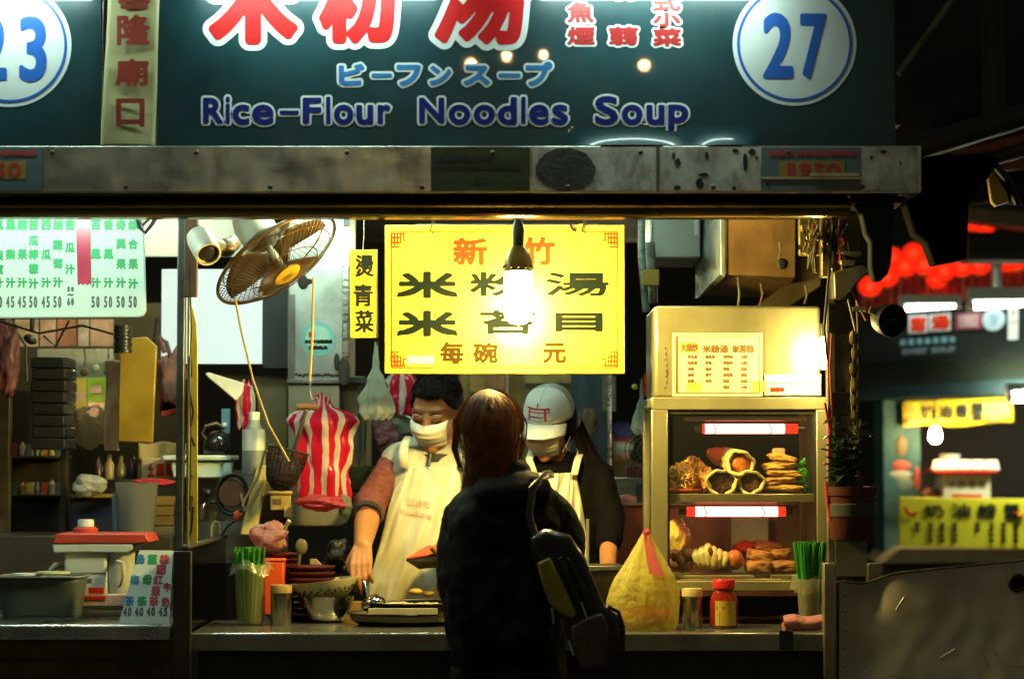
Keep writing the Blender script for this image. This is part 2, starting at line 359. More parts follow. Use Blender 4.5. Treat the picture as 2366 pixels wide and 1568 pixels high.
def strip(u, v):
    x0 = 233 + 25 * v; x1 = 357 + 19 * v; p = P(x0 + (x1 - x0) * u, 340 - 540 * v, YS - .014); p.y -= .006 * math.sin(v * 9 + u * 3); return p
m = MB(); m.grid(strip, 12, 60); m.build('cloth_strip', CREAM, st, solid=.002)
letters('red_characters', [('基', 272, -58, 348, 22), ('隆', 270, 34, 347, 106), ('廟', 266, 136, 344, 200), ('口', 268, 228, 334, 294)], YS - .0255, M('vinyl_brick_red', (.30, .035, .02), .5), st, bold=2.6)
mb = MB(); mb.pbox(234, -220, 241, 338, YS - .012, .01); mb.build('edge_strip', STEELG, st)

# thin grimy drips
m = MB()
for k in range(22):
    x = 1770 + 11.5 * k + 5 * wig(k * 1.9, 1, 4); y = 296 + 14 * wig(k * 2.7, 1, 7); w = .8 + .7 * abs(wig(k * 1.1, 1, 3)); m.add([P(x - w, y, YL), P(x + w, y, YL), P(x + w * .6, 338, YL), P(x - w * .6, 338, YL)], [(3, 2, 1, 0)])
m.build('drip_stains', M('drip_dark', (.006, .014, .016), .6), s27, smooth=False)
# steel fascia under the signs
fa = thing('fascia_beam', 'weathered steel fascia beam with peeling stickers under the signboards', 'beam', P(1060, 445, YS))
def fas(u, v):
    p = P(-300 + 2425 * u, 446 - 106 * v, YS - .03); p.y += .0035 * noise.noise(Vector((p.x * 5, 0, p.z * 12))) + .0015 * noise.noise(Vector((p.x * 20, 3, p.z * 20))); return p
m = MB(); m.grid(fas, 240, 14); m.build('beam_face', STEELG, fa)
m = MB(); a = P(-300, 446, YS); c = P(2124, 340, YS); m.box((a.x, YS - .024, a.z), (c.x, YS + .12, c.z)); m.build('beam_body', STEELG, fa, bevel=.003)
def stick(name, x0, y0, x1, y1, mat, par=fa, Y=YS - .0345, label=None):
    m = MB(); prect(m, x0, y0, x1, y1, Y); return m.build(name, mat, par, smooth=False, label=label)
stick('sticker', 995, 340, 1224, 440, M('sticker_green', (.035, .055, .012), .5, var=.5, scale=9, stretch=(1, 1, 3), stain=(.02, .03, .03), stamt=.8), label='faded dark green sticker')
letters('sticker_text', [('基隆市廟口夜市', 1012, 358, 1140, 374), ('行政院環境保護', 1006, 378, 1200, 392), ('26-27', 1092, 410, 1130, 424)], YS - .036, M('faded_ink', (.02, .02, .02), .6), fa, bold=.6)
LGT = M('worn_light_paint', (.52, .55, .48), .42, .3, var=.3, scale=10, stain=(.06, .055, .045), stamt=.75, stscale=9, ststretch=(1.6, 1, .8), bump=.1)
stick('paint_patch', 1230, 341, 1518, 441, LGT); stick('paint_patch', 1524, 341, 1757, 441, LGT); stick('paint_patch', 1991, 339, 2122, 441, LGT)
m = MB(); vs = []
for k in range(40):
    a = 2 * math.pi * k / 40; r = 1 + .06 * wig(k * .9, 1, 3); vs.append(P(1306 + 69 * r * math.cos(a), 392 + 50 * r * math.sin(a), YS - .036))
m.add(vs, [tuple(range(40))[::-1]]); m.build('glue_mark', M('old_glue', (.045, .042, .033), .7, var=.7, scale=16, bump=.3), fa, smooth=False)
PEEL = M('peeled_black', (.012, .012, .011), .7)
m = MB()
for x, y, w, h in ((1560, 366, 14, 20), (1552, 352, 8, 16), (1608, 412, 18, 26), (1614, 400, 24, 10), (1690, 344, 16, 10), (1716, 352, 10, 44), (1728, 344, 18, 16), (1628, 350, 8, 20), (1745, 360, 5, 12), (1556, 428, 16, 12), (1770, 420, 6, 10), (2010, 360, 6, 10), (2032, 347, 18, 8), (2078, 372, 5, 12), (1690, 430, 10, 10)):
    vs = [P(x + w * (.5 + .5 * math.cos(q) * (1 + .5 * wig(x + q, 1, 2))), y + h * (.5 + .5 * math.sin(q) * (1 + .5 * wig(y + q, 1, 5))), YS - .0362) for q in [2 * math.pi * i / 9 for i in range(9)]]
    m.add(vs, [tuple(range(9))[::-1]])
m.build('peeled_paint', PEEL, fa, smooth=False)
HOT = M('sticker_blue_grey', (.10, .16, .18), .45, var=.25); PINK = M('faded_red', (.50, .05, .045), .5); OCH = M('ochre', (.34, .24, .04), .5)
for x0, x1 in ((1759, 1989), (-132, 98)):
    stick('hotline_sticker', x0, 341, x1, 441, HOT); stick('ochre_patch', x0 + 40, 372, x0 + 192, 414, OCH, Y=YS - .0355)
    letters('hotline_number', [('1', x0 + 60, 376, x0 + 76, 410), ('9', x0 + 86, 376, x0 + 112, 410), ('5', x0 + 120, 376, x0 + 144, 410), ('0', x0 + 150, 376, x0 + 180, 410)], YS - .0365, PINK, fa, bold=1.8)
    letters('hotline_text', [('全國性消費者服務專線', x0 + 14, 347, x0 + 216, 361)], YS - .0365, PINK, fa, bold=.5, cell=1)
for k in range(12):
    m = MB(); m.ell(P(120 + 170 * k + 9 * wig(k, 1, 5), 352 + 80 * (k % 2), YS - .034), (.007, .004, .007), None, 12, 8); m.build('bolt', STEELD, fa)
m = MB(); m.pbox(1516, 340, 1523, 444, YS - .036, .01); m.build('seam', STEELD, fa); 
m = MB(); m.pbox(1870, 400, 1985, 407, YS - .044, .01); m.pbox(1759, 409, 1989, 414, YS - .038, .004); m.build('ledge_strip', STEELG, fa)

# rounded polished rail under the fascia
ra = thing('awning_rail', 'dark polished steel rail with a rounded lower edge under the fascia beam', 'rail', P(980, 497, YS))
m = MB(); prof = []
a0 = P(0, 447, YS).z; a1 = P(0, 497, YS).z; hh = a0 - a1
for k in range(13): q = -math.pi / 2 + math.pi * k / 12 * .92; prof.append((YS - .012 - .030 * math.cos(q), a1 + hh * .42 + hh * .42 * math.sin(q)))
prof.append((YS - .004, a0)); prof = [(y + .075, z) for y, z in prof]; prof = [(YS + .12, a1)] + prof + [(YS + .12, a0)]
x0 = P(-300, 470, YS).x; x1 = P(1968, 470, YS).x; n = len(prof); vs = []
for x in (x0, x1): vs += [(x, y, z) for y, z in prof]
m.add(vs, [(i, i + 1, n + i + 1, n + i) for i in range(n - 1)] + [tuple(range(n))[::-1], tuple(range(n, 2 * n)), (n - 1, 0, n, 2 * n - 1)])
m.build('rail_body', M('dark_polished_steel', (.26, .20, .07), .16, 1., var=.3, scale=6, stretch=(.3, 1, 1), bump=.05, bscale=12, stain=(.05, .04, .02), stamt=.6), ra, ang=50)
m = MB(); m.box((x0, YS - .034, a0 + .001), (x1, YS + .06, a0 + .003)); m.build('soffit_reflection_strip', M('yellow_reflection', (.50, .38, .07), .35, .4, var=.3, scale=5, stretch=(.6, 3, 1), stain=(.12, .07, .02), stamt=.6), ra)  # yellow in the strip's colour stands for the mirrored menu board

# ================================================================ lamps
def tube_lamp(name, label, a, b, r, col, s, body=STEELG, up=.03, group=None):
    a = Vector(a); b = Vector(b); root = thing(name, label, 'lamp', (a + b) / 2, group)
    m = MB(); m.tube([a, b], r, 10); m.build('tube', glow(name + '_light_%g' % s, col, s), root)
    d = (b - a).normalized(); [MB().tube(q, r * 1.15, 10).build('end_cap', OFFW, root) for q in ([a - d * .03, a], [b, b + d * .03])]
    e = MB(); e.box((min(a.x, b.x) - .03, min(a.y, b.y) - .02, min(a.z, b.z) + up), (max(a.x, b.x) + .03, max(a.y, b.y) + .02, max(a.z, b.z) + up + .03)); e.build('batten', body, root, bevel=.003)
    return root
zt = P(1000, -56, YS - .14).z
COOL = (.72, 1., .90)
for i, (xa, xb) in enumerate(((-330, 170), (440, 1000), (1250, 1760))):
    tube_lamp('sign_tube_lamp', ['fluorescent tube lamp above the signboard with the number 23', 'fluorescent tube lamp above the big red characters', 'fluorescent tube lamp above the signboard near the number 27'][i],
              (P(xa, 0, YS - .14).x, YS - .14, zt), (P(xb, 0, YS - .14).x, YS - .14, zt), .013, COOL, 62, group='tube lamps over the signboards')

bl = thing('light_bulb', 'bright hanging bulb on a black cord in front of the yellow menu sign', 'light bulb', P(1197, 840, -.05)); BY = -.05
sc_ = S(BY); c0 = P(1197, 690, BY)
m = MB(); m.lathe([(0, -60 * sc_), (18 * sc_, -56 * sc_), (31 * sc_, -40 * sc_), (34 * sc_, -18 * sc_), (33 * sc_, 10 * sc_), (31 * sc_, 62 * sc_)], c0, 16)
m.build('bulb', glow('bulb_light', (1., .75, .20), 680), bl)
HOUS = M('bulb_housing', (.42, .32, .08), .35, .3)
m = MB(); m.lathe([(33 * sc_, 62 * sc_), (34 * sc_, 80 * sc_), (31 * sc_, 95 * sc_), (22 * sc_, 113 * sc_), (11 * sc_, 124 * sc_), (0, 125 * sc_)], c0, 24); h = m.build('housing', HOUS, bl)
m = MB()
for k in range(12):
    a = 2 * math.pi * k / 12; q = c0 + Vector((34 * sc_ * math.cos(a), 34 * sc_ * math.sin(a), 73 * sc_)); m.ell(q, (.004, .004, .006), nu=8, nv=6)
m.build('vent_holes', BLACK, h)
m = MB(); m.lathe([(13 * sc_, 122 * sc_), (14 * sc_, 160 * sc_), (11 * sc_, 176 * sc_), (5 * sc_, 190 * sc_), (4 * sc_, 200 * sc_)], c0, 14); m.build('socket', BLACKP, bl)
m = MB(); m.tube([P(1197, 495, BY), P(1196, 470, BY), P(1196, 440, BY - .02)], .0045, 8); m.build('cord', BLACKP, bl)

# street bulbs across the lane, behind the photographer: the four small sparks mirrored in the signboard
for i, (px, py) in enumerate(((1075, 148), (1155, 131), (1250, 128), (1500, 150))):
    v = P(px, py, 8.3); m = MB(); m.ell((v.x, -9.0, v.z), .022, nu=12, nv=8)
    tag(m.build('street_bulb', glow('street_bulb_light', (1., .62, .25), 800)), 'bare warm bulb on a line across the lane', 'street bulb', 'bulbs strung across the lane')
# ================================================================ stall frame
def post(name, label, x0, x1, y0, y1, Y, dep, mat, extra=None):
    r = thing(name, label, 'post', P((x0 + x1) / 2, y1, Y)); m = MB(); m.pbox(x0, y0, x1, y1, Y, dep); m.build('post_body', mat, r, bevel=.003); return r
r = post('stall_post', 'grey steel corner post left of the wall fan', 404, 428, 498, 1270, 0, .035, M('post_grey', (.13, .15, .14), .4, .5, var=.4, scale=5, stretch=(3, 3, 1), bump=.05, stain=(.07, .05, .03), stamt=.6))
m = MB(); m.pbox(428.5, 498, 440, 1266, .004, .03); m.build('lit_edge', BRASSY, r, bevel=.001)  # lit side face of the post, put into a lighter brassy material
m = MB(); m.tube([P(436, 600, -.004), P(443, 760, -.006), P(437, 850, -.004), P(441, 1000, -.005), P(438, 1180, -.004)], .0022, 6); m.build('wire', BLACKP, r)
m = MB(); m.pbox(424, 500, 456, 686, -.006, .02); m.build('brown_cover', RUST, r, bevel=.003)
r = post('stall_post', 'dark steel post wrapped with wires right of the display case', 1928, 1962, 470, 1480, 0, .04, M('post_dark', (.10, .095, .08), .45, .7, var=.6, scale=14, stretch=(4, 4, 1), bump=.2, stain=(.03, .02, .015), stamt=.8))
m = MB(); m.pbox(1915, 690, 1927, 1480, -.002, .03); m.build('lit_edge', BRASSY, r, bevel=.001)  # brassy colour carries the lit left part of the dark post
for i, (pts, rr, mt) in enumerate((([(1925, 520), (1914, 640), (1903, 760), (1911, 830)], .004, BLACKP), ([(1958, 690), (1975, 760), (1966, 900), (1972, 1000), (1964, 1130)], .003, BRASSY), ([(1979, 700), (1983, 800), (1980, 1000), (1985, 1110)], .0035, M('dull_cable', (.10, .06, .05), .5)),
        ([(1921, 770), (1917, 850), (1922, 960), (1914, 1010), (1920, 1060)], .003, M('red_cable', (.45, .03, .02), .4)), ([(1940, 480), (1936, 560), (1948, 640), (1975, 690), (2000, 740)], .003, M('pink_cable', (.35, .13, .12), .4)))):
    m = MB(); m.tube([P(x, y, -.012 - .003 * i) for x, y in pts], rr, 6); m.build('wire', mt, r)
for y0, y1 in ((905, 960), (700, 770)): m = MB(); m.pbox(1912, y0, 1966, y1, -.005, .05); m.build('tape_wrap', BLACK, r, bevel=.004)
m = MB()
for k in range(9):
    y = 780 + k * 36; m.ell(P(1972 + 8 * wig(k * 1.7, 1, 4), y, -.015), (.010, .008, .018 + .01 * abs(wig(k, 1, 9))), nu=10, nv=7)
m.build('cable_tie', M('aged_yellow', (.42, .30, .09), .5, var=.4, scale=30), r)

# side partition on the left of the counter
r = thing('side_partition', 'low dark glossy side panel at the left end of the noodle counter', 'partition', (-.955, .4, .8))
m = MB(); m.box((-.972, .012, .80), (-.958, .88, 1.075)); m.build('panel', M('dark_gloss_steel', (.09, .085, .065), .12, 1., var=.3, scale=5, bump=.05, bscale=8), r)
m = MB(); m.box((-.978, .0, 1.0755), (-.952, .89, 1.087)); m.build('top_rail', STEELD, r, bevel=.003)
m = MB(); m.pbox(397, 1272, 442, 1640, -.012, .022); m.build('front_stile', M('front_stile', (.05, .045, .035), .4, .5, var=.4), r, bevel=.003)

# counter
CT = .830
r = thing('noodle_counter', 'stainless steel noodle counter with a thick front lip', 'counter', (0, .3, 0))
m = MB(); m.box((-.95, 0, .776), (.955, .56, CT)); m.build('counter_top', M('counter_steel', (.42, .42, .36), .19, .8, var=.2, scale=7, stretch=(1, 3, 1), bump=.04, bscale=30, bstretch=(1, 5, 1), stain=(.15, .13, .09), stamt=.5), r, bevel=.006)
m = MB(); m.box((-.93, .06, .02), (.93, .10, .774)); m.build('front_panel', M('dark_cabinet', (.022, .018, .013), .5, .3, var=.5, scale=6), r)
for x in (-.62, -.15, .35, .72): m = MB(); m.box((x - .004, .053, .04), (x + .004, .059, .77)); m.build('panel_seam', BLACK, r)
m = MB(); m.box((-.80, .57, .74), (.30, .60, .885)); m.build('wooden_ledge', WOOD, r, bevel=.004)
m = MB(); m.pbox(1905, 1300, 1928, 1640, -.02, .05); m.build('end_stile', BRASSY, r, bevel=.003)
for x0, x1 in ((1800, 1832),): m = MB(); m.pbox(x0, 1456, x1, 1500, -.006, .01); m.build('lip_patch', BLACKP, r)
m = MB(); m.box((.30, .563, .6), (.93, .60, .80)); m.build('back_rail', STEELD, r)

# ================================================================ yellow menu sign
MY = .35
r = thing('menu_sign', 'large yellow menu board with red and dark characters hanging behind the bulb', 'menu board', P(1165, 863, MY))
m = MB(); m.pbox(888, 520, 1442, 863, MY, .012); m.build('board', YEL, r, bevel=.002)
letters('red_characters', [('新', 1046, 549, 1126, 613, 2.6), ('竹', 1206, 547, 1282, 613, 2.8)], MY - .002, REDI, r)
def mi(x, y):   # hand-brushed rice character in flat clerical style
    return [('米', x, y, x + 138, y + 60, 2.2)]
letters('dark_characters', [('米', 918, 627, 1056, 689, 3.6), ('粉', 1085, 628, 1228, 684, 2.0), ('湯', 1260, 629, 1406, 684, 1.8), ('米', 918, 717, 1056, 777, 3.6), ('苔', 1108, 716, 1236, 772, 1.9), ('目', 1282, 722, 1392, 766, 2.6)], MY - .002, INKG, r)
m = MB()
for x, y in ((987, 658), (987, 747)):
    m.add([P(x + 9 * math.cos(q), y + 29 * math.sin(q), MY - .0026) for q in [-2 * math.pi * k / 16 for k in range(16)]], [tuple(range(16))])
    for sx in (-1, 1):
        v = [P(x + sx * (6 + 64 * t), y + 4 + 22 * t ** .8 + (-1 if e else 1) * (3 + 5 * math.sin(math.pi * min(1, t * 1.1))), MY - .0028) for e in (0, 1) for t in ([i / 8 for i in range(9)] if not e else [1 - i / 8 for i in range(9)])]
        m.add(v, [tuple(range(18))[::-1] if sx < 0 else tuple(range(18))])
m.build('brush_strokes', INKG, r, smooth=False)
letters('brown_characters', [('每', 1016, 789, 1071, 841), ('碗', 1092, 791, 1150, 839), ('元', 1254, 792, 1308, 839)], MY - .002, M('brown_ink', (.045, .022, .003), .6, spec=.05), r, bold=2)
letters('price', [('2', 1174, 796, 1198, 838), ('8', 1204, 796, 1230, 838)], MY - .002, M('pale_red_ink', (.6, .25, .12), .5), r, bold=1)
m = MB(); pframe(m, 904, 534, 1426, 850, 2.2, MY - .0015)
m.build('red_border', REDI, r, smooth=False)
for sx, sy in ((0, 0), (1, 0), (0, 1), (1, 1)):
    m = MB()
    for x, y, w, h in ((0, 0, 3, 34), (7, 0, 3, 30), (14, 0, 3, 28), (21, 0, 3, 24), (28, 3, 3, 16), (0, 0, 34, 3), (0, 10, 24, 3), (0, 21, 24, 3), (0, 31, 20, 3), (30, 16, 5, 3)):
        X0 = 903 + x if not sx else 1427 - x - w; Y0 = 538 + y if not sy else 846 - y - h; prect(m, X0, Y0, X0 + w, Y0 + h, MY - .002 - .0002 * (x % 5) - .0001 * (w > 5))
    m.build('corner_fret', REDI, r, smooth=False)
m = MB(); prect(m, 940, 822, 1002, 840, MY - .0014); m.build('small_label', PAPER, r, smooth=False)
letters('faint_note', [('小菜請看菜單', 924, 778, 986, 790)], MY - .002, M('yellow_ink', (.42, .33, .02), .6), r, bold=1)
for x, k in ((996, 0), (1346, 1)):
    m = MB(); m.tube([P(x, 495, MY - .02), P(x + 3, 515, MY - .012), P(x - 2, 532, MY - .008), P(x + 5, 540, MY - .006)], .0022, 6); m.tube([P(x + 6, 495, MY - .02), P(x + 8, 512, MY - .01), P(x + 4, 528, MY - .008)], .0015, 6); m.build('hanging_wire', BLACKP, r)
m = MB(); m.tube([P(1315, 516, MY - .008), P(1322, 530, MY - .012), P(1330, 533, MY - .008)], .0035, 6); m.build('clip', BLACKP, r)
m = MB(); m.pbox(1334, 518, 1350, 538, MY - .004, .003); m.build('tape', OCH, r)

SY = .38
r = thing('vegetable_sign', 'narrow yellow vertical sign with three black brushed characters beside the steel duct', 'sign', P(840, 780, SY))
m = MB(); m.pbox(808, 577, 873, 780, SY, .006, Matrix.Rotation(R(-.6), 3, 'Y')); m.build('board', YELD, r, bevel=.001)
letters('black_characters', [('燙', 820, 588, 864, 640), ('青', 816, 656, 862, 708), ('菜', 820, 716, 864, 768)], SY - .002, INK, r, bold=1.3)
m = MB(); m.tube([P(838, 580, SY - .001), P(841, 540, SY), P(840, 480, SY)], .0016, 6); m.build('hanging_wire', STEELG, r)

# ================================================================ wall fan
FY = .28
fc = P(640, 600, FY); fr = .212
nrm = Vector((.56, -.27, -.78)).normalized(); ax = Vector((.80, .0, .585)); ax = (ax - nrm * ax.dot(nrm)).normalized(); ay = nrm.cross(ax)
fm = Matrix((ax, ay, nrm)).transposed()
r = thing('wall_fan', 'old brown caged wall fan tilted downwards under the rail', 'fan', fc + Vector((0, 0, .2)))
FANW = M('fan_wire', (.10, .055, .016), .45, .6, var=.4, scale=20); FANB = M('fan_blade', (.024, .015, .005), .45, var=.5, scale=8)
def fl(x, y, z): return fc + fm @ Vector((x, y, z))
def cage(z0, zh, n, name):
    m = MB()
    for k in range(n):
        a = 2 * math.pi * k / n; m.tube([fl(fr * q * math.cos(a + tw), fr * q * math.sin(a + tw), z0 + zh * (1 - q ** 2.6)) for q, tw in ((1, 0), (.93, .02), (.8, .06), (.6, .12), (.4, .18), (.22, .22))], .00115, 4, caps=False)
    for q in (.99, .84, .55, .24):
        m.tube([fl(fr * q * math.cos(t), fr * q * math.sin(t), z0 + zh * (1 - q ** 2.6)) for t in [2 * math.pi * i / 40 for i in range(41)]], .0016, 5, caps=False)
    return m.build(name, FANW, r)
cage(.0, .062, 72, 'front_guard'); cage(-.004, -.055, 60, 'rear_guard')
m = MB(); m.tube([fl(fr * math.cos(t), fr * math.sin(t), -.002) for t in [2 * math.pi * i / 48 for i in range(49)]], .0055, 8, caps=False); m.build('rim', FANW, r)
for k in range(3):
    m = MB(); a0 = 2 * math.pi * k / 3 + .5
    def bl_(u, v): q = .03 + .155 * v; a = a0 + (u - .5) * (1.55 - .25 * v); return fl(q * math.cos(a), q * math.sin(a), .012 * math.sin((u - .5) * 3) * (1.2 - .4 * v))
    m.grid(bl_, 10, 8); m.build('blade', FANB, r, solid=.002)
m = MB(); m.lathe([(.045, .056), (.046, .062), (.040, .066), (0, .067)], fc, 28, fm); h = m.build('hub_cap', M('fan_badge', (.38, .23, .012), .4), r)
m = MB()
for k in range(5): prect(m, -.022, -.012 + k * .006, .02 - (k % 2) * .008, -.0095 + k * .006, 0, lambda x, y: fl(x, y, .0685))
m.build('badge_marks', RUST, h, smooth=False)
m = MB(); m.lathe([(0, -.19), (.05, -.185), (.062, -.15), (.062, -.085), (.04, -.06), (.012, -.05), (.012, .04), (0, .04)], fc, 24, fm); m.build('motor', M('aged_cream', (.42, .38, .24), .45, var=.25, stain=(.15, .1, .05), stamt=.6), r)
m = MB(); m.tube([fl(0, 0, -.15), P(560, 520, FY + .1), P(540, 470, FY + .12)], .022, 12); m.build('bracket', M('aged_cream', (0, 0, 0)), r)
m = MB(); m.tube([P(543, 690, FY - .02), P(556, 760, FY), P(585, 880, FY), P(620, 980, FY), P(668, 1066, FY)], .0035, 6); m.tube([P(724, 640, FY + .1), P(722, 760, FY + .12), P(716, 880, FY + .12)], .004, 6); m.build('pull_cord', M('tan_cord', (.35, .25, .08), .7), r)

cy = .12
r = thing('security_camera', 'white bullet security camera beside the fan pointing at the counter', 'security camera', P(465, 575, cy))
A = P(458, 546, cy - .10); B = P(482, 588, cy - .17); d = (B - A).normalized(); q = d.to_track_quat('Z', 'Y').to_matrix()
m = MB(); m.lathe([(0, 0), (.036, .0), (.040, .006), (.040, (B - A).length - .01), (.0385, (B - A).length), (.033, (B - A).length), (.031, (B - A).length - .012), (0, (B - A).length - .012)], A, 28, q); m.build('housing', M('camera_white', (.60, .57, .45), .4, var=.1, stain=(.3, .25, .12), stamt=.3), r)
m = MB(); m.lathe([(.030, 0), (.022, .004), (.012, .006), (0, .0065)], B - d * .0115, 24, q); m.build('lens', BLACKP, r)
m = MB(); m.tube([A + d * .03, P(520, 575, cy + .08), P(540, 560, cy + .12)], .024, 12); m.ell(P(523, 572, cy + .05), .03, nu=14, nv=10); m.tube([A + d * .02, P(448, 520, cy + .06), P(448, 480, cy + .06)], .016, 12); m.build('mount_arm', M('mount_tan', (.25, .18, .08), .5), r)

# ================================================================ boxes and duct on the left inside
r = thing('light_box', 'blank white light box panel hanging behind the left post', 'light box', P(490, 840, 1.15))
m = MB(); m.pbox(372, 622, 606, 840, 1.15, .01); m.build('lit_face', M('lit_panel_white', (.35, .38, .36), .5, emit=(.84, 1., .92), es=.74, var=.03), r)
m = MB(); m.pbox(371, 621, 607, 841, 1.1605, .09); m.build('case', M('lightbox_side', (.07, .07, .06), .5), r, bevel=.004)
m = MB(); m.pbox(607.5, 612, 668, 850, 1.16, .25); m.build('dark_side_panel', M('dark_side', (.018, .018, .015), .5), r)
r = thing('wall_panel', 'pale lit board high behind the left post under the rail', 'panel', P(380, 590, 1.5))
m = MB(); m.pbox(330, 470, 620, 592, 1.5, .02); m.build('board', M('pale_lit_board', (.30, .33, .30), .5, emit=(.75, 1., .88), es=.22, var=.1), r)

DY = .95
DUCT = M('duct_steel', (.46, .48, .44), .36, .85, var=.3, scale=4, stretch=(1, 1, .6), bump=.05, bscale=12, stain=(.16, .13, .08), stamt=.55, stscale=5)
r = thing('steel_duct', 'tall stainless steel duct with a round teal sticker behind the fan', 'duct', P(735, 880, DY))
m = MB(); m.pbox(664, 440, 800, 880, DY, .45); m.build('duct_body', DUCT, r, bevel=.006)
m = MB(); m.pbox(790, 505, 806, 868, DY - .012, .03); m.build('corner_strip', STEEL, r, bevel=.002)
m = MB(); m.pbox(793, 500, 806, 524, DY - .02, .03); m.build('black_clip', BLACKP, r, bevel=.002)
m = MB(); m.pbox(662, 876, 806, 886, DY - .012, .03); m.build('flange', STEELD, r, bevel=.003)
m = MB(); m.ell(P(700, 652, DY - .005), (.018, .006, .024)); m.ell(P(708, 650, DY - .005), (.024, .005, .010)); m.ell(P(795, 858, DY - .02), (.02, .006, .05)); m.ell(P(778, 836, DY - .008), (.010, .006, .03)); m.build('rust_stains', M('rust_blot', (.03, .02, .012), .8), r)
m = MB(); m.pbox(668, 680, 682, 880, DY - .004, .003); m.build('dark_seam', STEELD, r)
m = MB(); pdisc(m, 734, 783, 40, DY - .0012); m.build('round_sticker', M('teal_sticker', (.16, .42, .38), .4), r, smooth=False)
m = MB(); pdisc(m, 734, 781, 29, DY - .002); m.build('sticker_centre', M('pale_teal', (.38, .55, .45), .4), r, smooth=False)
letters('sticker_text', [('本店不主動提供', 703, 784, 768, 794), ('免洗餐具', 712, 798, 757, 808)], DY - .003, INK, r, bold=.9)
letters('sticker_red_mark', [('環', 712, 766, 726, 780)], DY - .003, REDI, r, bold=1)
m = MB()
for i in range(26): m.ell(P(670 + i * 5 + 2 * wig(i, 1, 3), 866 + 6 * wig(i * 1.3, 1, 8), DY - .002), (.004 + .004 * abs(wig(i * .7, 1, 2)), .002, .004 + .004 * abs(wig(i * 1.9, 1, 6))), nu=7, nv=5)
m.build('rust_spots', M('rust_blot', (0, 0, 0)), r)

r = thing('steel_cabinet', 'worn steel cabinet below the duct behind the striped bag', 'cabinet', P(740, 1150, DY))
m = MB(); m.pbox(664, 888, 784, 1215, DY, .4); m.build('cabinet_body', M('cabinet_steel', (.36, .34, .24), .4, .7, var=.25, scale=5, bump=.06, bscale=15, stain=(.14, .11, .05), stamt=.6), r, bevel=.004)
m = MB(); m.pbox(786, 868, 842, 1160, DY + .08, .4); m.build('side_panel', M('olive_steel', (.13, .14, .08), .4, .6, var=.4, scale=4), r, bevel=.003)
m = MB(); m.pbox(784, 872, 846, 884, DY + .05, .05); m.pbox(826, 884, 834, 1160, DY + .06, .03); m.build('dark_edge', BLACK, r)
r = thing('roof_pipe', 'pair of grey conduits running down beside the menu board', 'pipe', P(1492, 700, .8))
m = MB(); m.tube([P(1482, 480, .8), P(1482, 600, .8), P(1492, 720, .8)], .012, 10); m.tube([P(1498, 560, .85), P(1506, 700, .85)], .02, 10); m.build('conduit', M('wrapped_conduit', (.15, .19, .17), .4, .3, var=.6, scale=20, stretch=(1, 1, 3)), r)
m = MB(); m.pbox(1483, 622, 1523, 660, .74, .04); m.build('tape_wrap', OCH, r, bevel=.004)

# ================================================================ upper right: hanging boxes, bracket, arm
r = thing('hanging_locker', 'grey steel box hanging from the stall roof above the display case', 'box', P(1560, 597, .95))
m = MB(); m.pbox(1504, 430, 1618, 597, .95, .35); m.build('box_body', M('grey_box', (.30, .34, .32), .4, .6, var=.12, scale=5), r, bevel=.006)
m = MB(); m.pprism([(1602, 512), (1614, 498), (1614, 552), (1610, 540), (1604, 545)], .945, .002); m.build('white_scrap', OFFW, r)
m = MB(); m.pbox(1500, 492, 1505, 600, .94, .02); m.build('bright_edge', STEEL, r)
r = thing('extractor_box', 'brown rusty extractor box hanging at the upper right inside the stall', 'extractor', P(1760, 640, .6))
BRN = M('extractor_brown', (.20, .11, .035), .55, .2, var=.35, scale=6, stain=(.07, .04, .015), stamt=.6)
def hexa(m, fr_, bk):  # front quad px at Y, back quad px at Y
    vs = [P(x, y, fr_[0]) for x, y in fr_[1]] + [P(x, y, bk[0]) for x, y in bk[1]]
    m.add(vs, [(0, 1, 2, 3), (7, 6, 5, 4), (0, 4, 5, 1), (1, 5, 6, 2), (2, 6, 7, 3), (3, 7, 4, 0)])
m = MB(); hexa(m, (.55, [(1676, 440), (1838, 440), (1838, 642), (1676, 634)]), (1.2, [(1616, 440), (1800, 440), (1800, 690), (1616, 682)])); m.build('box_body', BRN, r, bevel=.004)
m = MB(); hexa(m, (.54, [(1664, 440), (1675, 440), (1675, 640), (1664, 634)]), (1.15, [(1606, 440), (1615, 440), (1615, 690), (1606, 690)])); m.build('side_flange', STEELG, r, bevel=.002)
m = MB(); m.tube([P(1676, 440, .545), P(1676, 634, .545)], .003, 6); m.build('bright_edge', BRASSY, r)
m = MB(); m.pprism([(1838, 500), (1895, 500), (1895, 660), (1740, 760), (1700, 740), (1838, 640)], .72, .15); m.build('hood_plate', M('hood_dull', (.10, .075, .035), .4, .6, var=.5, scale=8), r)
m = MB(); m.ell(P(1805, 610, .545), (.014, .004, .018)); m.build('hole', BLACK, r)
for x, y0, y1 in ((1704, 640, 722), (1757, 655, 706), (1800, 560, 600), (1860, 660, 702)): m = MB(); m.tube([P(x, y0, .5), P(x + 4, (y0 + y1) / 2, .5), P(x - 2, y1, .5)], .004, 6); m.build('dangling_wire', BRASSY if x != 1757 else RUST, r)

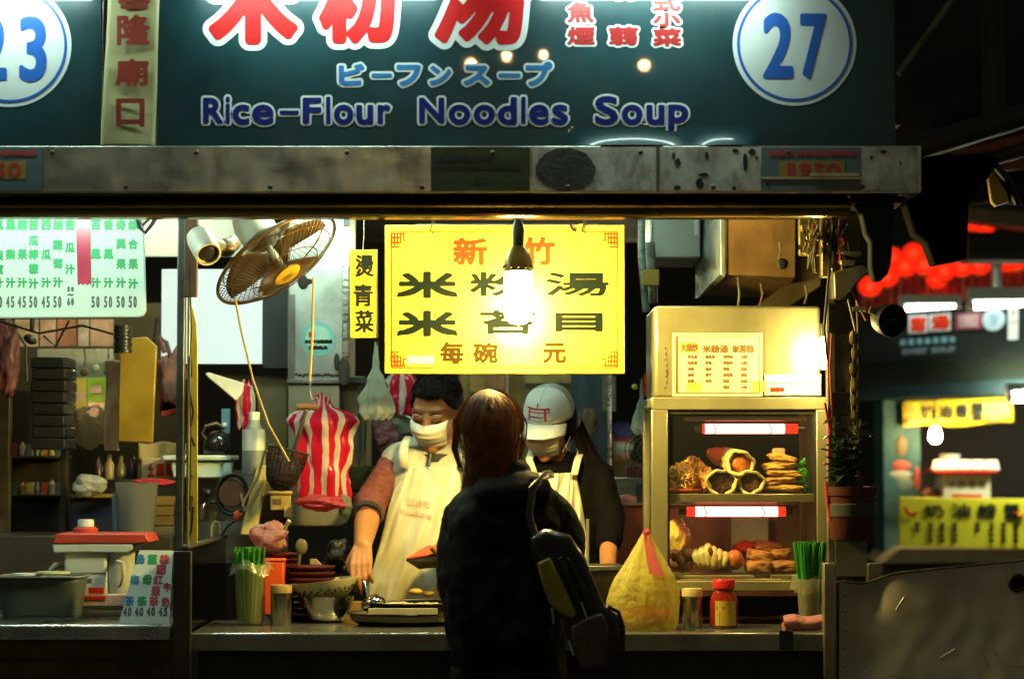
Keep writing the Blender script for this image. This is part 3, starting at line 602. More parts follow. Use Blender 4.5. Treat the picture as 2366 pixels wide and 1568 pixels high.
r = thing('junction_bracket', 'greasy yellow-lit steel bracket with tangled wires at the top of the right post', 'bracket', P(1930, 660, .04))
GRE = M('greasy_steel', (.22, .17, .07), .4, .6, var=.5, scale=14, bump=.25, bscale=30, stain=(.05, .03, .01), stamt=.7)
m = MB(); m.pbox(1846, 497, 1985, 590, .07, .03); m.build('back_plate', GRE, r, bevel=.004)
m = MB(); m.pprism([(1926, 628), (1992, 612), (2010, 626), (1990, 640), (1946, 692), (1928, 690)], -.04, .08); m.build('folded_flap', BRASSY, r, bevel=.003)
m = MB(); m.pbox(1942, 600, 1975, 612, -.045, .03); m.pbox(1944, 580, 1990, 590, -.03, .04); m.build('clamp_bar', BRASSY, r, bevel=.003)
m = MB(); m.pbox(1898, 476, 1962, 640, .02, .045); m.build('upright', GRE, r, bevel=.004)
for k in range(22):
    x = 1850 + 110 * rnd.random(); y = 505 + 30 * rnd.random(); m = MB()
    pts = [P(x + 18 * wig(t * .8, 1, k) * (t > 0), y + t * (10 + 14 * rnd.random()), -.0 - .03 * rnd.random()) for t in range(6)]
    m.tube(pts, .0022 + .0016 * rnd.random(), 5); m.build('wire', [BLACKP, BRASSY, BRASSY, RUST, M('red_cable', (0, 0, 0)), M('tan_cord', (0, 0, 0))][k % 6], r)
m = MB()
for k in range(10): m.pbox(1852 + (k * 37) % 90, 520 + (k * 23) % 60, 1862 + (k * 37) % 90, 532 + (k * 23) % 60, .0, .03, Matrix.Rotation(k, 3, 'Y'))
m.build('connector', M('aged_yellow', (0, 0, 0)), r)

r = thing('awning_bracket', 'dark curved awning bracket hanging beyond the right end of the rail', 'awning arm', P(2030, 650, -.15))
ARM = M('arm_dark', (.016, .021, .020), .65, var=.3, bump=.08, spec=.15)
m = MB(); m.pprism([(1975, 468), (2066, 468), (2062, 555), (2060, 600), (2052, 632), (2034, 650), (2018, 648), (2010, 620), (2010, 560), (1998, 540), (1990, 500)], -.30, .05); m.build('arm_body', ARM, r, bevel=.006)
m = MB(); m.pbox(1972, 452, 2090, 469, -.33, .2); m.build('arm_cap', ARM, r, bevel=.004)
r = thing('roller_box', 'black awning roller box at the right end of the fascia', 'awning box', P(2230, 610, -.2))
m = MB(); m.pprism([(2122, 362), (2290, 352), (2308, 372), (2238, 470), (2234, 598), (2158, 612), (2140, 560), (2112, 540), (2090, 470), (2122, 446)], -.25, .08); m.build('box_body', M('roller_black', (.004, .004, .005), .8, var=.5, spec=.05), r, bevel=.006)
m = MB(); m.pprism([(2284, 412), (2296, 398), (2326, 448), (2330, 466), (2302, 476), (2292, 466)], -.2, .03); m.build('yellow_flap', M('flap_yellow', (.50, .34, .06), .5, emit=(1., .6, .1), es=.0, var=.3), r)
m = MB(); m.tube([P(2290, 370, -.22), P(2330, 420, -.22), P(2350, 470, -.2)], .012, 8); m.build('strut', BLACK, r)
r = thing('cctv_camera', 'small black dome-fronted camera clamped beside the right post', 'security camera', P(2045, 735, -.05))
m = MB(); q = Vector((.35, -.9, -.2)).to_track_quat('Z', 'Y').to_matrix(); m.lathe([(0, -.05), (.03, -.05), (.045, -.02), (.05, .02), (.048, .03), (.04, .03), (.036, .02), (0, .02)], P(2050, 738, -.03), 24, q); m.build('housing', M('camera_black', (.014, .012, .010), .6, spec=.2), r)
m = MB()
for k in range(8): a = 2 * math.pi * k / 8; m.ell(P(2050, 738, -.03) + q @ Vector((.024 * math.cos(a), .024 * math.sin(a), .022)), .006, nu=8, nv=6)
m.ell(P(2050, 738, -.03) + q @ Vector((0, 0, .022)), .014, nu=12, nv=8); m.build('lens', M('lens_dark', (.02, .02, .02), .1), r)
m = MB(); m.tube([P(2008, 715, -.05), P(2020, 720, -.05), P(2030, 730, -.04)], .012, 8); m.pbox(1970, 708, 2000, 718, -.03, .03); m.build('mount_arm', BRASSY, r)

# interior ceiling tubes
COOL2 = (.66, 1., .80)
tube_lamp('ceiling_tube_lamp', 'fluorescent tube under the stall roof above the steel duct', (-.85, .30, 2.24), (-.30, .30, 2.24), .013, COOL2, 170, group='tubes under the stall roof')
tube_lamp('ceiling_tube_lamp', 'fluorescent tube under the stall roof above the cooks', (.0, .30, 2.24), (.50, .30, 2.24), .013, COOL2, 34, group='tubes under the stall roof')
# ================================================================ warming display case
KY = .30; KD = .46
CASE = M('case_steel', (.38, .355, .19), .33, .55, var=.15, scale=6, stretch=(1, 1, .4), bump=.05, bscale=20, stain=(.22, .17, .08), stamt=.5, stscale=3)
r = thing('display_case', 'stainless steel warming case with glass front and two lit shelves of fried food', 'display case', P(1712, 1365, KY))
m = MB(); m.pbox(1512, 706, 1894, 916, KY + .015, KD - .03); m.build('hood', CASE, r, bevel=.010)
m = MB()
m.pbox(1506, 917, 1912, 946, KY, .03); m.pbox(1506, 946.5, 1542, 1340, KY, .03); m.pbox(1888, 946.5, 1912, 1340, KY, .03); m.pbox(1506, 1341, 1912, 1364, KY, .03)
m.build('front_frame', CASE, r, bevel=.003)
m = MB(); m.pbox(1543, 947, 1887, 956, KY + .01, .012); m.pbox(1540.5, 958, 1546, 1338, KY + .010, .012); m.pbox(1882, 958, 1887, 1338, KY + .01, .012); m.build('dark_gasket', M('gasket', (.03, .028, .015), .5), r)
a = P(1506, 1364, KY); c = P(1912, 917, KY)
m = MB(); m.box((a.x, KY + KD - .03, a.z), (a.x + .03, KY + KD, c.z)); m.box((c.x - .03, KY + KD - .03, a.z), (c.x, KY + KD, c.z)); m.box((a.x + .031, KY + KD - .03, c.z - .04), (c.x - .031, KY + KD, c.z)); m.box((a.x, KY + .031, c.z - .03), (a.x + .02, KY + KD - .031, c.z)); m.box((c.x - .02, KY + .031, c.z - .03), (c.x, KY + KD - .031, c.z)); m.build('rear_frame', CASE, r, bevel=.003)
m = MB(); m.box((c.x - .012, KY + .035, a.z + .02), (c.x - .004, KY + KD - .035, c.z - .031)); m.build('side_panel', M('side_steel', (.42, .40, .20), .4, .6, var=.2), r)
m = MB(); m.add([P(1544, 1338, KY + .014), P(1886, 1338, KY + .014), P(1886, 956, KY + .014), P(1544, 956, KY + .014)], [(0, 1, 2, 3)]); m.build('glass_pane', GLASS, r, smooth=False)
m = MB(); m.add([(a.x + .01, KY + .035, a.z + .02), (a.x + .01, KY + KD - .035, a.z + .02), (a.x + .01, KY + KD - .035, c.z - .03), (a.x + .01, KY + .035, c.z - .03)], [(0, 1, 2, 3)]); m.build('glass_pane', GLASS, r, smooth=False)
zs = P(1712, 1140, KY + .03).z; zb = P(1712, 1340, KY).z
SH = M('shelf_steel', (.36, .32, .16), .3, .8, var=.25, scale=6)
m = MB(); m.box((a.x + .032, KY + .030, zs - .027), (c.x - .03, KY + KD - .04, zs)); m.build('shelf', SH, r, bevel=.003)
m = MB(); m.box((a.x + .032, KY + .032, zb - .02), (c.x - .03, KY + KD - .04, zb + .004)); m.build('bottom_tray', SH, r, bevel=.003)
m = MB(); m.box((a.x + .032, KY + .04, zb + .0045), (a.x + .32, KY + .05, zb + .014)); m.box((a.x + .37, KY + .04, zb + .0045), (c.x - .04, KY + .05, zb + .016)); m.build('tray_lip', CASE, r, bevel=.002)
for x in (a.x + .02, c.x - .02):
    for y in (KY + .03, KY + KD - .03): m = MB(); m.tube([(x, y, CT), (x, y, a.z)], .012, 10); m.build('leg', STEEL, r)
# papers on the hood
HY = KY + .012
m = MB(); m.grid(lambda u, v: P(1553 + 208 * u, 915 - 146 * v, HY - .002 - .0015 * math.sin(u * 3)), 12, 6); p_ = m.build('paper_menu', PAPER, r)
LN = M('brown_print', (.22, .10, .03), .6)
m = MB(); pframe(m, 1560, 776, 1755, 908, 2, HY - .0045); prect(m, 1561, 778, 1565, 906, HY - .0047); m.build('menu_border', LN, p_, smooth=False)
letters('menu_title', [('大麵炒', 1572, 793, 1612, 812), ('米粉湯', 1622, 797, 1682, 815), ('米苔目', 1690, 797, 1740, 815)], HY - .005, LN, p_, bold=.8)
rows = [('貢丸湯', '豬血湯', '骨仔肉', '大腸'), ('油豆腐', '肝連', '嘴邊肉', '小腸'), ('滷蛋', '豬皮', '粉腸', '花枝'), ('雞捲', '豆干', '燙青菜', '鯊魚'), ('紅糟', '海帶', '豬肺', '生腸'), ('', '', '蝦捲', '小菜')]
it = [(t, 1588 + 41 * c_, 820 + 14 * k, 1588 + 41 * c_ + 7.5 * len(t), 828 + 14 * k) for k, row in enumerate(rows) for c_, t in enumerate(row) if t]
letters('menu_rows', it, HY - .005, LN, p_, bold=.5, cell=1)
m = MB(); prect(m, 1572, 791, 1613, 814, HY - .004); prect(m, 1586, 884, 1620, 904, HY - .004); prect(m, 1738, 880, 1765, 904, HY - .0042); m.build('paper_patches', M('yellow_paper', (.7, .55, .08), .6), p_, smooth=False)
m = MB(); m.grid(lambda u, v: P(1766 + 130 * u, 913 - 48 * v, HY - .002 - .002 * math.sin(u * 5)), 12, 4); p_ = m.build('white_notice', M('white_paper', (.78, .74, .66), .7), r)
m = MB(); pframe(m, 1770, 884, 1893, 911, 1.2, HY - .0055); m.build('notice_border', REDI, p_, smooth=False)
letters('notice_text', [('請稍等', 1779, 894, 1812, 905)], HY - .006, REDI, p_, bold=.7)
m = MB(); m.ell(P(1540, 860, HY), (.002, .001, .012))
for k in range(8): m.ell(P(1538 + 4 * wig(k, 1, 2), 805 + 13 * k, HY + .001), (.0022, .001, .004 + .003 * abs(wig(k * 2.2, 1, 5))), nu=6, nv=5)
m.build('stain_marks', RUST, r)
# heat lamps
def heat(label, x0, x1, y, dx0, dx1):
    Y = KY + .06; root = thing('heat_lamp', label, 'heat lamp', P((x0 + x1) / 2, y, Y)); rr = 11.5 * S(Y)
    m = MB(); m.tube([P(x0, y, Y), P(x1, y, Y)], rr, 16); m.build('tube', glow('heat_light', (1., .24, .20), 6.), root)
    m = MB(); m.tube([P(x0 - dx0, y, Y), P(x0 - .5, y, Y)], rr * .98, 16); e = m.build('red_end', glow('heat_end_light', (1., .03, .01), 1.6), root)
    m = MB(); m.tube([P(x1 + .5, y, Y), P(x1 + dx1, y, Y)], rr * .98, 16); m.build('red_end', glow('heat_end_light', 0, 0), root)
    for t in (.12, .82): m = MB(); q = P(x0 + (x1 - x0) * t, y, Y); m.tube([q + Vector((.004 * math.sin(k), rr * 1.05 * math.cos(2 * math.pi * k / 14), rr * 1.05 * math.sin(2 * math.pi * k / 14))) for k in range(15)], .0012, 5); m.build('wire_clip', BLACKP, root)
    m = MB(); q0 = P(x0 - dx0 - 40, y - 18, Y); q1 = P(x1 + dx1 + 20, y - 18, Y); m.box((q0.x, Y - .02, q0.z), (q1.x, Y + .03, q0.z + .012)); m.build('reflector', M('reflector_steel', (.5, .35, .25), .3, .9), root, bevel=.002)
    for xa, xb in ((x0 - dx0 - 18, x0 - dx0 - .5), (x1 + dx1 + .5, x1 + dx1 + 16)): m = MB(); m.tube([P(xa, y, Y), P(xb, y, Y)], rr * .7, 12); m.build('holder', BLACKP, root)
    return root
heat('glowing red heat tube over the upper shelf of the display case', 1628, 1812, 990, 6, 30)
heat('glowing red heat tube over the lower shelf of the display case', 1606, 1796, 1181, 20, 18)
# small lit bulb outside at the right of the hood
r = thing('clip_lamp', 'glaring small lamp clipped beside the post at the right edge of the display case hood', 'lamp', P(1908, 840, .12))
m = MB(); m.lathe([(0, -.05), (.012, -.048), (.016, -.03), (.016, .04), (0, .05)], P(1903, 815, .16), 12); m.build('bulb', glow('clip_light', (1., .76, .26), 340), r)
m = MB(); m.lathe([(.012, .05), (.014, .075), (.010, .09), (0, .092)], P(1903, 815, .16), 12); m.tube([P(1903, 745, .16), P(1912, 700, .12), P(1920, 640, .06)], .004, 6); m.build('socket', BLACKP, r)

# ---------------------------------------------------------------- food
CRUST = M('fried_crust', (.52, .26, .06), .6, var=.45, scale=40, bump=.5, bscale=70, stain=(.30, .10, .02), stamt=.6, stscale=18)
GOLD = M('fried_golden', (.62, .38, .07), .55, var=.35, scale=30, bump=.4, bscale=50, stain=(.40, .16, .03), stamt=.55, stscale=12)
PALE = M('pale_dough', (.66, .56, .22), .5, var=.15, scale=20, bump=.15, bscale=40)
FILL = M('dark_filling', (.10, .035, .015), .6, var=.6, scale=60, bump=.6, bscale=90)
BROWNF = M('browned_meat', (.36, .17, .045), .5, var=.45, scale=22, bump=.4, bscale=40, stain=(.14, .05, .015), stamt=.6, stscale=10)
def tray(x0, x1, z, y0, y1, label):
    A = P(x0, 1200, y0).x; B = P(x1, 1200, y0).x; m = MB(); m.box((A, y0, z + .002), (B, y1, z + .006)); m.box((A, y0, z + .006), (B, y0 + .004, z + .016)); m.build('tray', STEEL); return m
FG = 'fried food in the display case'
def blocky(d): return (abs(d.x) ** 5 + abs(d.y) ** 5 + abs(d.z) ** 5) ** -.2 - 1
def lump(name, label, c, rad, mat, seed, rough=.3, fr=3., rot=None, group=FG, nu=48, nv=32, blk=0.):
    m = MB(); m.ell(c, rad, rot, nu, nv, lambda d: blk * blocky(d) + rough * (.7 * noise.noise(d * fr * .7 + Vector((seed, seed * 2, 0))) + .3 * noise.noise(d * fr * 2.2 + Vector((seed, 0, seed))) + .12 * noise.noise(d * fr * 6))); o = m.build(name, mat); return tag(o, label, 'fried food', group)
z1 = zs + .001; q = lambda x, y, Y: P(x, y, Y)
# upper shelf
r = thing('fried_flake_pile', 'heap of crumbly golden fried flakes at the left end of the upper shelf', 'fried food', q(1575, 1135, KY + .1))
m = MB(); m.ell(q(1570, 1108, KY + .10), (.045, .06, .05), None, 90, 60, lambda d: .24 * noise.noise(d * 4) + .14 * noise.noise(d * 11) + .07 * noise.noise(d * 25)); m.ell(q(1600, 1098, KY + .14), (.04, .05, .055), None, 90, 60, lambda d: .24 * noise.noise(d * 4 + Vector((5, 1, 0))) + .16 * noise.noise(d * 10) + .08 * noise.noise(d * 24)); m.build('flakes', GOLD, r)
m = MB(); m.lathe([(.05, 0), (.066, .014), (.064, .016), (.048, .004), (0, .004)], q(1573, 1141, KY + .10) , 28); m.build('orange_dish', ORANGE, r)
lump('fried_fritter', 'rough orange fritter heap beside the golden flakes on the upper shelf', q(1625, 1112, KY + .13), (.034, .05, .045), CRUST, 3, .55, 4)
for i, (x, y, w, h, mt, lb) in enumerate(((1668, 1114, 33, 29, FILL, 'left'), (1735, 1114, 28, 26, FILL, 'right'), (1711, 1070, 29, 27, M('orange_roe', (.70, .20, .03), .5, var=.3, scale=50, bump=.4), 'top'))):
    Y0 = KY + .05; Y1 = KY + .24; s_ = S(Y0); root = thing('stuffed_squid_tube', ['pale squid tube stuffed with dark filling, lower left of three', 'pale squid tube stuffed with dark filling, lower right of three', 'pale squid tube stuffed with orange roe resting on top of two others'][i], 'stuffed squid', q(x, y + h, Y0), FG)
    m = MB()
    def sq(u, v):
        a_ = 2 * math.pi * u; k = 1 - .25 * v; wv = 1 + .08 * math.sin(3 * a_ + i) + .05 * math.sin(7 * a_)
        c_ = q(x - (18 * v if i == 2 else 0), y - 14 * v * (i == 2), Y0); return Vector((c_.x + w * s_ * k * wv * math.cos(a_), Y0 + (Y1 - Y0) * v + .012 * math.sin(a_ * 2 + i), c_.z + h * s_ * k * wv * math.sin(a_)))
    m.grid(sq, 40, 14, True); m.build('squid_wall', PALE, root, solid=.010)
    m = MB(); c_ = q(x, y, Y0); m.ell((c_.x, Y0 + .03, c_.z), (w * s_ * .8, .022, h * s_ * .8), None, 24, 16, lambda d: .25 * noise.fractal(d * 6, 1, 2, 4)); m.build('stuffing', mt, root)
lump('sausage_piece', 'reddish fried roll lying behind the topmost squid tube', q(1668, 1055, KY + .2), (.05, .035, .028), M('reddish_roll', (.60, .16, .06), .5, var=.3, scale=25, bump=.3), 8, .2, 3, Matrix.Rotation(R(18), 3, 'Y'))
for i in range(5):
    y = 1126 - 17 * i; lump('tofu_slab', 'golden fried slab in the stack at the right of the upper shelf' , q(1805 + (3, -8, 4, -6, 2)[i], y, KY + .11), (.066 - .005 * i, .05, .0125), GOLD, 20 + i, .30, 2.5, Matrix.Rotation(R((3, -5, 6, -4, 12)[i]), 3, 'Y'), blk=.7)
lump('fried_cube', 'small pale cube of fried tofu on top of the golden slabs', q(1798, 1044, KY + .11), (.020, .018, .013), M('pinkish_cube', (.66, .34, .15), .5), 31, .1, 2, blk=1.)
m = MB()
for k in range(26):
    c_ = q(1852 + 10 * wig(k * 1.3, 1.6, 2), 1108 + 40 * wig(k * 1.7, 1, 4) - (k % 5) * 4, KY + .09 + .02 * wig(k, 1, 6)); rt = Matrix.Rotation(k * 1.3, 3, 'Y') @ Matrix.Rotation(k * .7, 3, 'X'); m.ell(c_, (.014, .003, .011), rt, 8, 6)
m.tube([q(1850, 1120, KY + .09), q(1853, 1080, KY + .09), q(1858, 1058, KY + .1)], .004, 6)
tag(m.build('parsley_garnish', M('garnish_green', (.03, .30, .03), .45, var=.4, scale=40)), 'bright green leafy garnish beside the golden slabs', 'garnish')
# lower shelf
Z2 = zb + .004
lump('cabbage_roll', 'pale yellow translucent roll at the left end of the lower shelf', q(1565, 1245, KY + .2), (.04, .04, .06), M('yellow_roll', (.62, .46, .10), .4, var=.3, scale=14, bump=.3), 40, .3, 3)
r = thing('meat_knuckles', 'knobbly brown braised pieces in front of the yellow roll on the lower shelf', 'fried food', q(1572, 1310, KY + .1))
for k in range(9): m = MB(); m.ell(q(1556 + (k % 3) * 17, 1306 - (k // 3) * 14 + 4 * (k % 2), KY + .09 + .02 * (k % 2)), (.018, .02, .014), Matrix.Rotation(k, 3, 'Y'), 16, 10, lambda d: .3 * noise.noise(d * 3 + Vector((k, 0, 0)))); m.build('piece', BROWNF, r)
r = thing('intestine_coil', 'looped pale sausage coil in the middle of the lower shelf', 'sausage', q(1640, 1315, KY + .08))
for k in range(6):
    m = MB(); x = 1606 + k * 13; m.tube([q(x + 4, 1262 + abs(k - 2) * 6, KY + .15), q(x + 2, 1258 + abs(k - 2) * 7, KY + .10), q(x + 2 + (k - 2.5) * 2, 1278 + abs(k - 2) * 4, KY + .055), q(x + 8 - k * 1.5, 1304 - abs(k - 3) * 2, KY + .06), q(x + 14 - k * 3, 1312 - abs(k - 3) * 3, KY + .10)], [.010, .0125, .0135, .0135, .010], 12); m.build('loop', PALE, r, sub=1)
m = MB(); m.ell(q(1640, 1276, KY + .062), (.009, .01, .018)); m.build('dark_gap', FILL, r)
lump('red_egg', 'smooth reddish braised egg right of the pale sausage coil', q(1697, 1292, KY + .09), (.028, .03, .031), M('braised_egg', (.50, .15, .03), .35, var=.25, scale=12), 60, .05, 2)
for i, (x, y, w, h, rz) in enumerate(((1752, 1308, 32, 15, 0), (1808, 1308, 34, 15, 0), (1755, 1284, 30, 15, 12), (1802, 1278, 26, 13, -4), (1775, 1262, 36, 13, 8))):
    lump('meat_roll', ['brown fried roll in the lower row left of the dark gap', 'brown fried roll in the lower row right of the dark gap', 'brown fried roll of the upper row, tilted to the left', 'brown fried roll of the upper row on the right', 'longest brown fried roll lying across the top of the pile'][i], q(x, y, KY + .09 + .015 * i), (w * S(KY), .04, h * S(KY)), BROWNF, 70 + i, .22, 2.4, Matrix.Rotation(R(rz), 3, 'Y'), blk=.8)
lump('red_sausage_heap', 'red glazed sausage heap behind the brown rolls of the lower shelf', q(1732, 1272, KY + .2), (.06, .04, .03), M('red_glaze', (.5, .05, .02), .35), 80, .35, 3)

# ================================================================ things on the counter
def cup_of_sticks(label, cx, y0, yr, yb, rpx, Y, n, slen, mat, glassm, sway, group, flare):
    s_ = S(Y); zb_ = CT + .0005; root = thing('straw_cup', label, 'cup of chopsticks', (P(cx, yb, Y).x, Y, zb_), group); c_ = Vector((P(cx, yb, Y).x, Y, zb_)); zr = P(cx, yr, Y).z - zb_; zt_ = P(cx, y0, Y).z - zb_; rr = rpx * s_
    m = MB(); m.lathe([(0, .002), (rr * .72, .002), (rr * .8, .01), (rr * .97, zr - .012), (rr * 1.06, zr), (rr * 1.0, zr - .001), (rr * .92, zr - .012), (rr * .74, .01), (0, .006)], c_, 28); m.build('cup', glassm, root)
    for k in range(n):
        a_ = rnd.random() * 2 * math.pi; q_ = math.sqrt(rnd.random()); b_ = c_ + Vector((rr * .55 * q_ * math.cos(a_), rr * .55 * q_ * math.sin(a_), .012)); t_ = c_ + Vector((rr * flare * q_ * math.cos(a_), rr * flare * q_ * math.sin(a_), zt_ - .004 * rnd.random() - .01 * (rnd.random() < .2)))
        m = MB(); m.tube([b_, t_], .0030, 7); m.build('chopstick', mat, root)
    return root
cup_of_sticks('steel-rimmed glass cup packed with green-ended chopsticks at the left of the counter', 576, 1262, 1302, 1436, 37, .30, 44, 0, GREENP, film('tumbler_glass', (.7, .65, .4), .08, .78, .5, .2, 12), 0, 'cups of green chopsticks', 1.04)
m = MB(); c_ = P(580, 1302, .30); m.grid(lambda u, v: c_ + Vector((math.cos(2 * math.pi * u) * (.050 + .016 * v + .006 * math.sin(9 * u * 6.28 + v)), math.sin(2 * math.pi * u) * (.050 + .014 * v), .004 + .012 * math.sin(u * 20) - .028 * v)), 60, 6, True)
tag(m.build('bag_wrap', film('clear_wrap', (.75, .72, .5), .2, .8, .5, .6, 30)), 'crumpled clear plastic wrap around the rim of the left chopstick cup', 'plastic wrap')
cup_of_sticks('clear plastic cup with a thick flared bundle of green chopsticks at the right', 1870, 1250, 1336, 1428, 30, .22, 70, 0, GREENP, film('plastic_cup', (.7, .6, .5), .1, .72, .5, .2, 12), 0, 'cups of green chopsticks', 1.42)
m = MB(); c_ = P(1868, 1340, .22); m.grid(lambda u, v: c_ + Vector((math.cos(2 * math.pi * u) * (.043 + .010 * v + .006 * math.sin(7 * u * 6.28)), math.sin(2 * math.pi * u) * (.043 + .010 * v), .012 - .045 * v + .008 * math.sin(u * 16))), 60, 6, True)
tag(m.build('bag_wrap', film('clear_wrap', 0)), 'crumpled clear plastic wrap below the green bundle at the right', 'plastic wrap')
def shaker(label, cx, yt, yb, rpx, Y, capm, group='steel spice shakers on the counter'):
    c_ = Vector((P(cx, yb, Y).x, Y, CT + .0005)); h = P(cx, yt, Y).z - c_.z; rr = rpx * S(Y); root = thing('spice_shaker', label, 'shaker', c_, group)
    m = MB(); m.lathe([(0, 0), (rr * .95, 0), (rr, .004), (rr, h - .028), (rr * .94, h - .026), (0, h - .026)], c_, 28); m.build('shaker_body', M('shaker_steel', (.44, .40, .28), .26, 1., var=.3, scale=12, stretch=(2, 2, .5)), root)
    m = MB(); m.lathe([(rr * .96, h - .0255), (rr * 1.04, h - .024), (rr * 1.04, h - .004), (rr * .98, h), (0, h)], c_, 28); m.build('lid', capm, root); return root
shaker('steel shaker with tan lid beside the left chopstick cup', 649, 1350, 1438, 24, .30, M('tan_lid', (.40, .26, .08), .45))
shaker('steel shaker with pale lid beside the red sauce jar', 1599, 1358, 1446, 23, .22, M('pale_lid', (.55, .46, .18), .4))
# red sauce jar
c_ = Vector((P(1672, 1444, .2).x, .2, CT + .0005)); s_ = S(.2); r = thing('sauce_jar', 'red sauce jar with yellow label and red lid on the counter', 'jar', c_)
m = MB(); m.lathe([(0, 0), (28 * s_, 0), (32 * s_, 6 * s_), (32.5 * s_, 60 * s_), (29 * s_, 72 * s_), (23 * s_, 82 * s_), (22 * s_, 88 * s_), (0, 88 * s_)], c_, 32); m.build('jar_body', M('red_sauce', (.30, .018, .008), .12, coat=.6, var=.3, scale=8), r)
m = MB(); m.lathe([(24 * s_, 88.5 * s_), (26 * s_, 90 * s_), (26 * s_, 107 * s_), (24 * s_, 110 * s_), (0, 110 * s_)], c_, 32); m.build('lid', M('red_lid', (.55, .02, .015), .3), r)
def jl(x, y): a_ = (x - 1664) / 33; return c_ + Vector((33.2 * s_ * math.sin(a_), -33.2 * s_ * math.cos(a_), (1444 - y) * s_))
m = MB(); m.grid(lambda u, v: jl(1640 + 52 * u, 1438 - 56 * v), 16, 2); l_ = m.build('jar_label', M('label_yellow', (.58, .42, .05), .5, var=.2, scale=20), r)
def jl2(x, y): p = jl(x, y); return c_ + (p - c_) * 1.02 if False else Vector((c_.x + (p.x - c_.x) * 1.015, c_.y + (p.y - c_.y) * 1.015, p.z))
m = MB(); prect(m, 1644, 1394, 1660, 1402, 0, jl2); prect(m, 1664, 1395, 1690, 1402, 0, jl2); m.build('label_print', M('purple_print', (.18, .04, .16), .5), l_, smooth=False)
m = MB(); prect(m, 1650, 1408, 1684, 1434, 0, jl2); m.build('label_picture', M('label_green', (.30, .26, .03), .5, var=.5, scale=40), l_, smooth=False)
m = MB(); prect(m, 1642, 1384, 1690, 1390, 0, jl2); m.build('label_band', M('label_dark', (.30, .16, .03), .5), l_, smooth=False)
# rolled pink towel and straps
m = MB()
def tw(u, v):
    a_ = 2 * math.pi * u; x = 1808 + 108 * v; p = P(x, 1448, .10); k = 1 + .06 * noise.noise(Vector((u * 3, v * 7, 1))) + .035 * math.sin(u * 31) - .12 * (abs(v - .5) * 2) ** 6; rr = .022 * k
    return Vector((p.x, p.y + .030 * k * math.cos(a_), CT + .022 + rr * math.sin(a_) + .003 * math.sin(v * 9)))
m.grid(tw, 24, 30, True); m.ell(P(1812, 1448, .10), (.006, .026, .016)); m.ell(P(1914, 1448, .10), (.006, .026, .016))
tag(m.build('pink_towel', M('pink_terry', (.52, .20, .20), .9, var=.25, scale=40, bump=.6, bscale=160)), 'rolled pink towel lying at the right end of the counter', 'towel')
m = MB(); m.tube([P(1625, 1426, .5), P(1700, 1424, .5), P(1760, 1428, .5), P(1855, 1416, .5)], .007, 8, True, .5); tag(m.build('folded_ruler', M('yellow_strap', (.45, .36, .08), .6)), 'yellowed flat strap lying under the display case', 'strap')
m = MB(); m.pbox(1545, 1376, 1850, 1424, .62, .02); tag(m.build('under_case_board', M('deep_blue_board', (.012, .02, .028), .5)), 'dark blue board standing under the display case', 'board')
# yellow carrier bag
YB = .12; r = thing('carrier_bag', 'full yellow plastic carrier bag with pink knotted handles on the counter', 'plastic bag', (P(1490, 1462, YB).x, YB, CT))
c0_ = Vector((P(1490, 1462, YB).x, YB, CT + .001)); s_ = S(YB)
prof = [(0, 78), (14, 82), (40, 82), (62, 84), (92, 78), (120, 66), (150, 48), (180, 30), (205, 16), (222, 7)]
def bag(u, v, sc_=1.):
    a_ = 2 * math.pi * u; hz = v * 222
    for i in range(len(prof) - 1):
        if prof[i][0] <= hz <= prof[i + 1][0] + 1e-6: t = (hz - prof[i][0]) / (prof[i + 1][0] - prof[i][0]); w = prof[i][1] * (1 - t) + prof[i + 1][1] * t; break
    fold = .022 * math.sin(a_ * 23 + 3 * v) * v + .05 * math.sin(a_ * 9 + 2 * math.sin(v * 3)) * v + .06 * math.sin(a_ * 4 + 1.3 + v * 2) * v + .03 * noise.noise(Vector((math.cos(a_) * 2, math.sin(a_) * 2, v * 5)))
    k = sc_ * (1 + fold); dx = (-2 + 6 * v) if True else 0
    return c0_ + Vector(((w * math.cos(a_) * k * (1 - .07 * math.cos(a_) * (1 - v)) + dx) * s_, w * .62 * math.sin(a_) * k * s_, hz * s_ + .003 * math.sin(a_ * 5) * (v > .9)))
m = MB(); m.grid(bag, 110, 60, True); m.build('bag_skin', film('yellow_film', (.95, .85, .20), .16, .34, .5, 1.0, 34), r)
m = MB()
for x, y, z, w in ((-34, 8, 24, 32), (4, -8, 26, 34), (38, 6, 23, 30)): m.ell(c0_ + Vector((x * s_, y * s_, z * s_)), (w * s_, w * .75 * s_, 24 * s_), None, 18, 12, lambda d: .15 * noise.noise(d * 3 + Vector((x, 0, 0))))
tag(m.build('bag_contents', M('orange_contents', (.50, .10, .02), .5, var=.6, scale=20)), 'orange-red goods showing through the bottom of the yellow bag', 'goods')
PINKF = film('pink_film', (.72, .16, .20), .25, .12, .5, .4, 25)
m = MB()
def hd(u, v): x = 4 + (-12 + 24 * u) * (.5 + .9 * v) + 20 * v ** 1.5; return c0_ + Vector((x * s_, (-11 - 40 * v ** 1.1 + 2 * math.sin(u * 6)) * s_, (226 - 100 * v + 3 * math.cos(u * 3.1)) * s_))
m.grid(hd, 8, 20); m.ell(c0_ + Vector((4 * s_, -6 * s_, 221 * s_)), (.011, .013, .012), None, 14, 10, lambda d: .2 * noise.noise(d * 4)); m.build('pink_handle', PINKF, r)

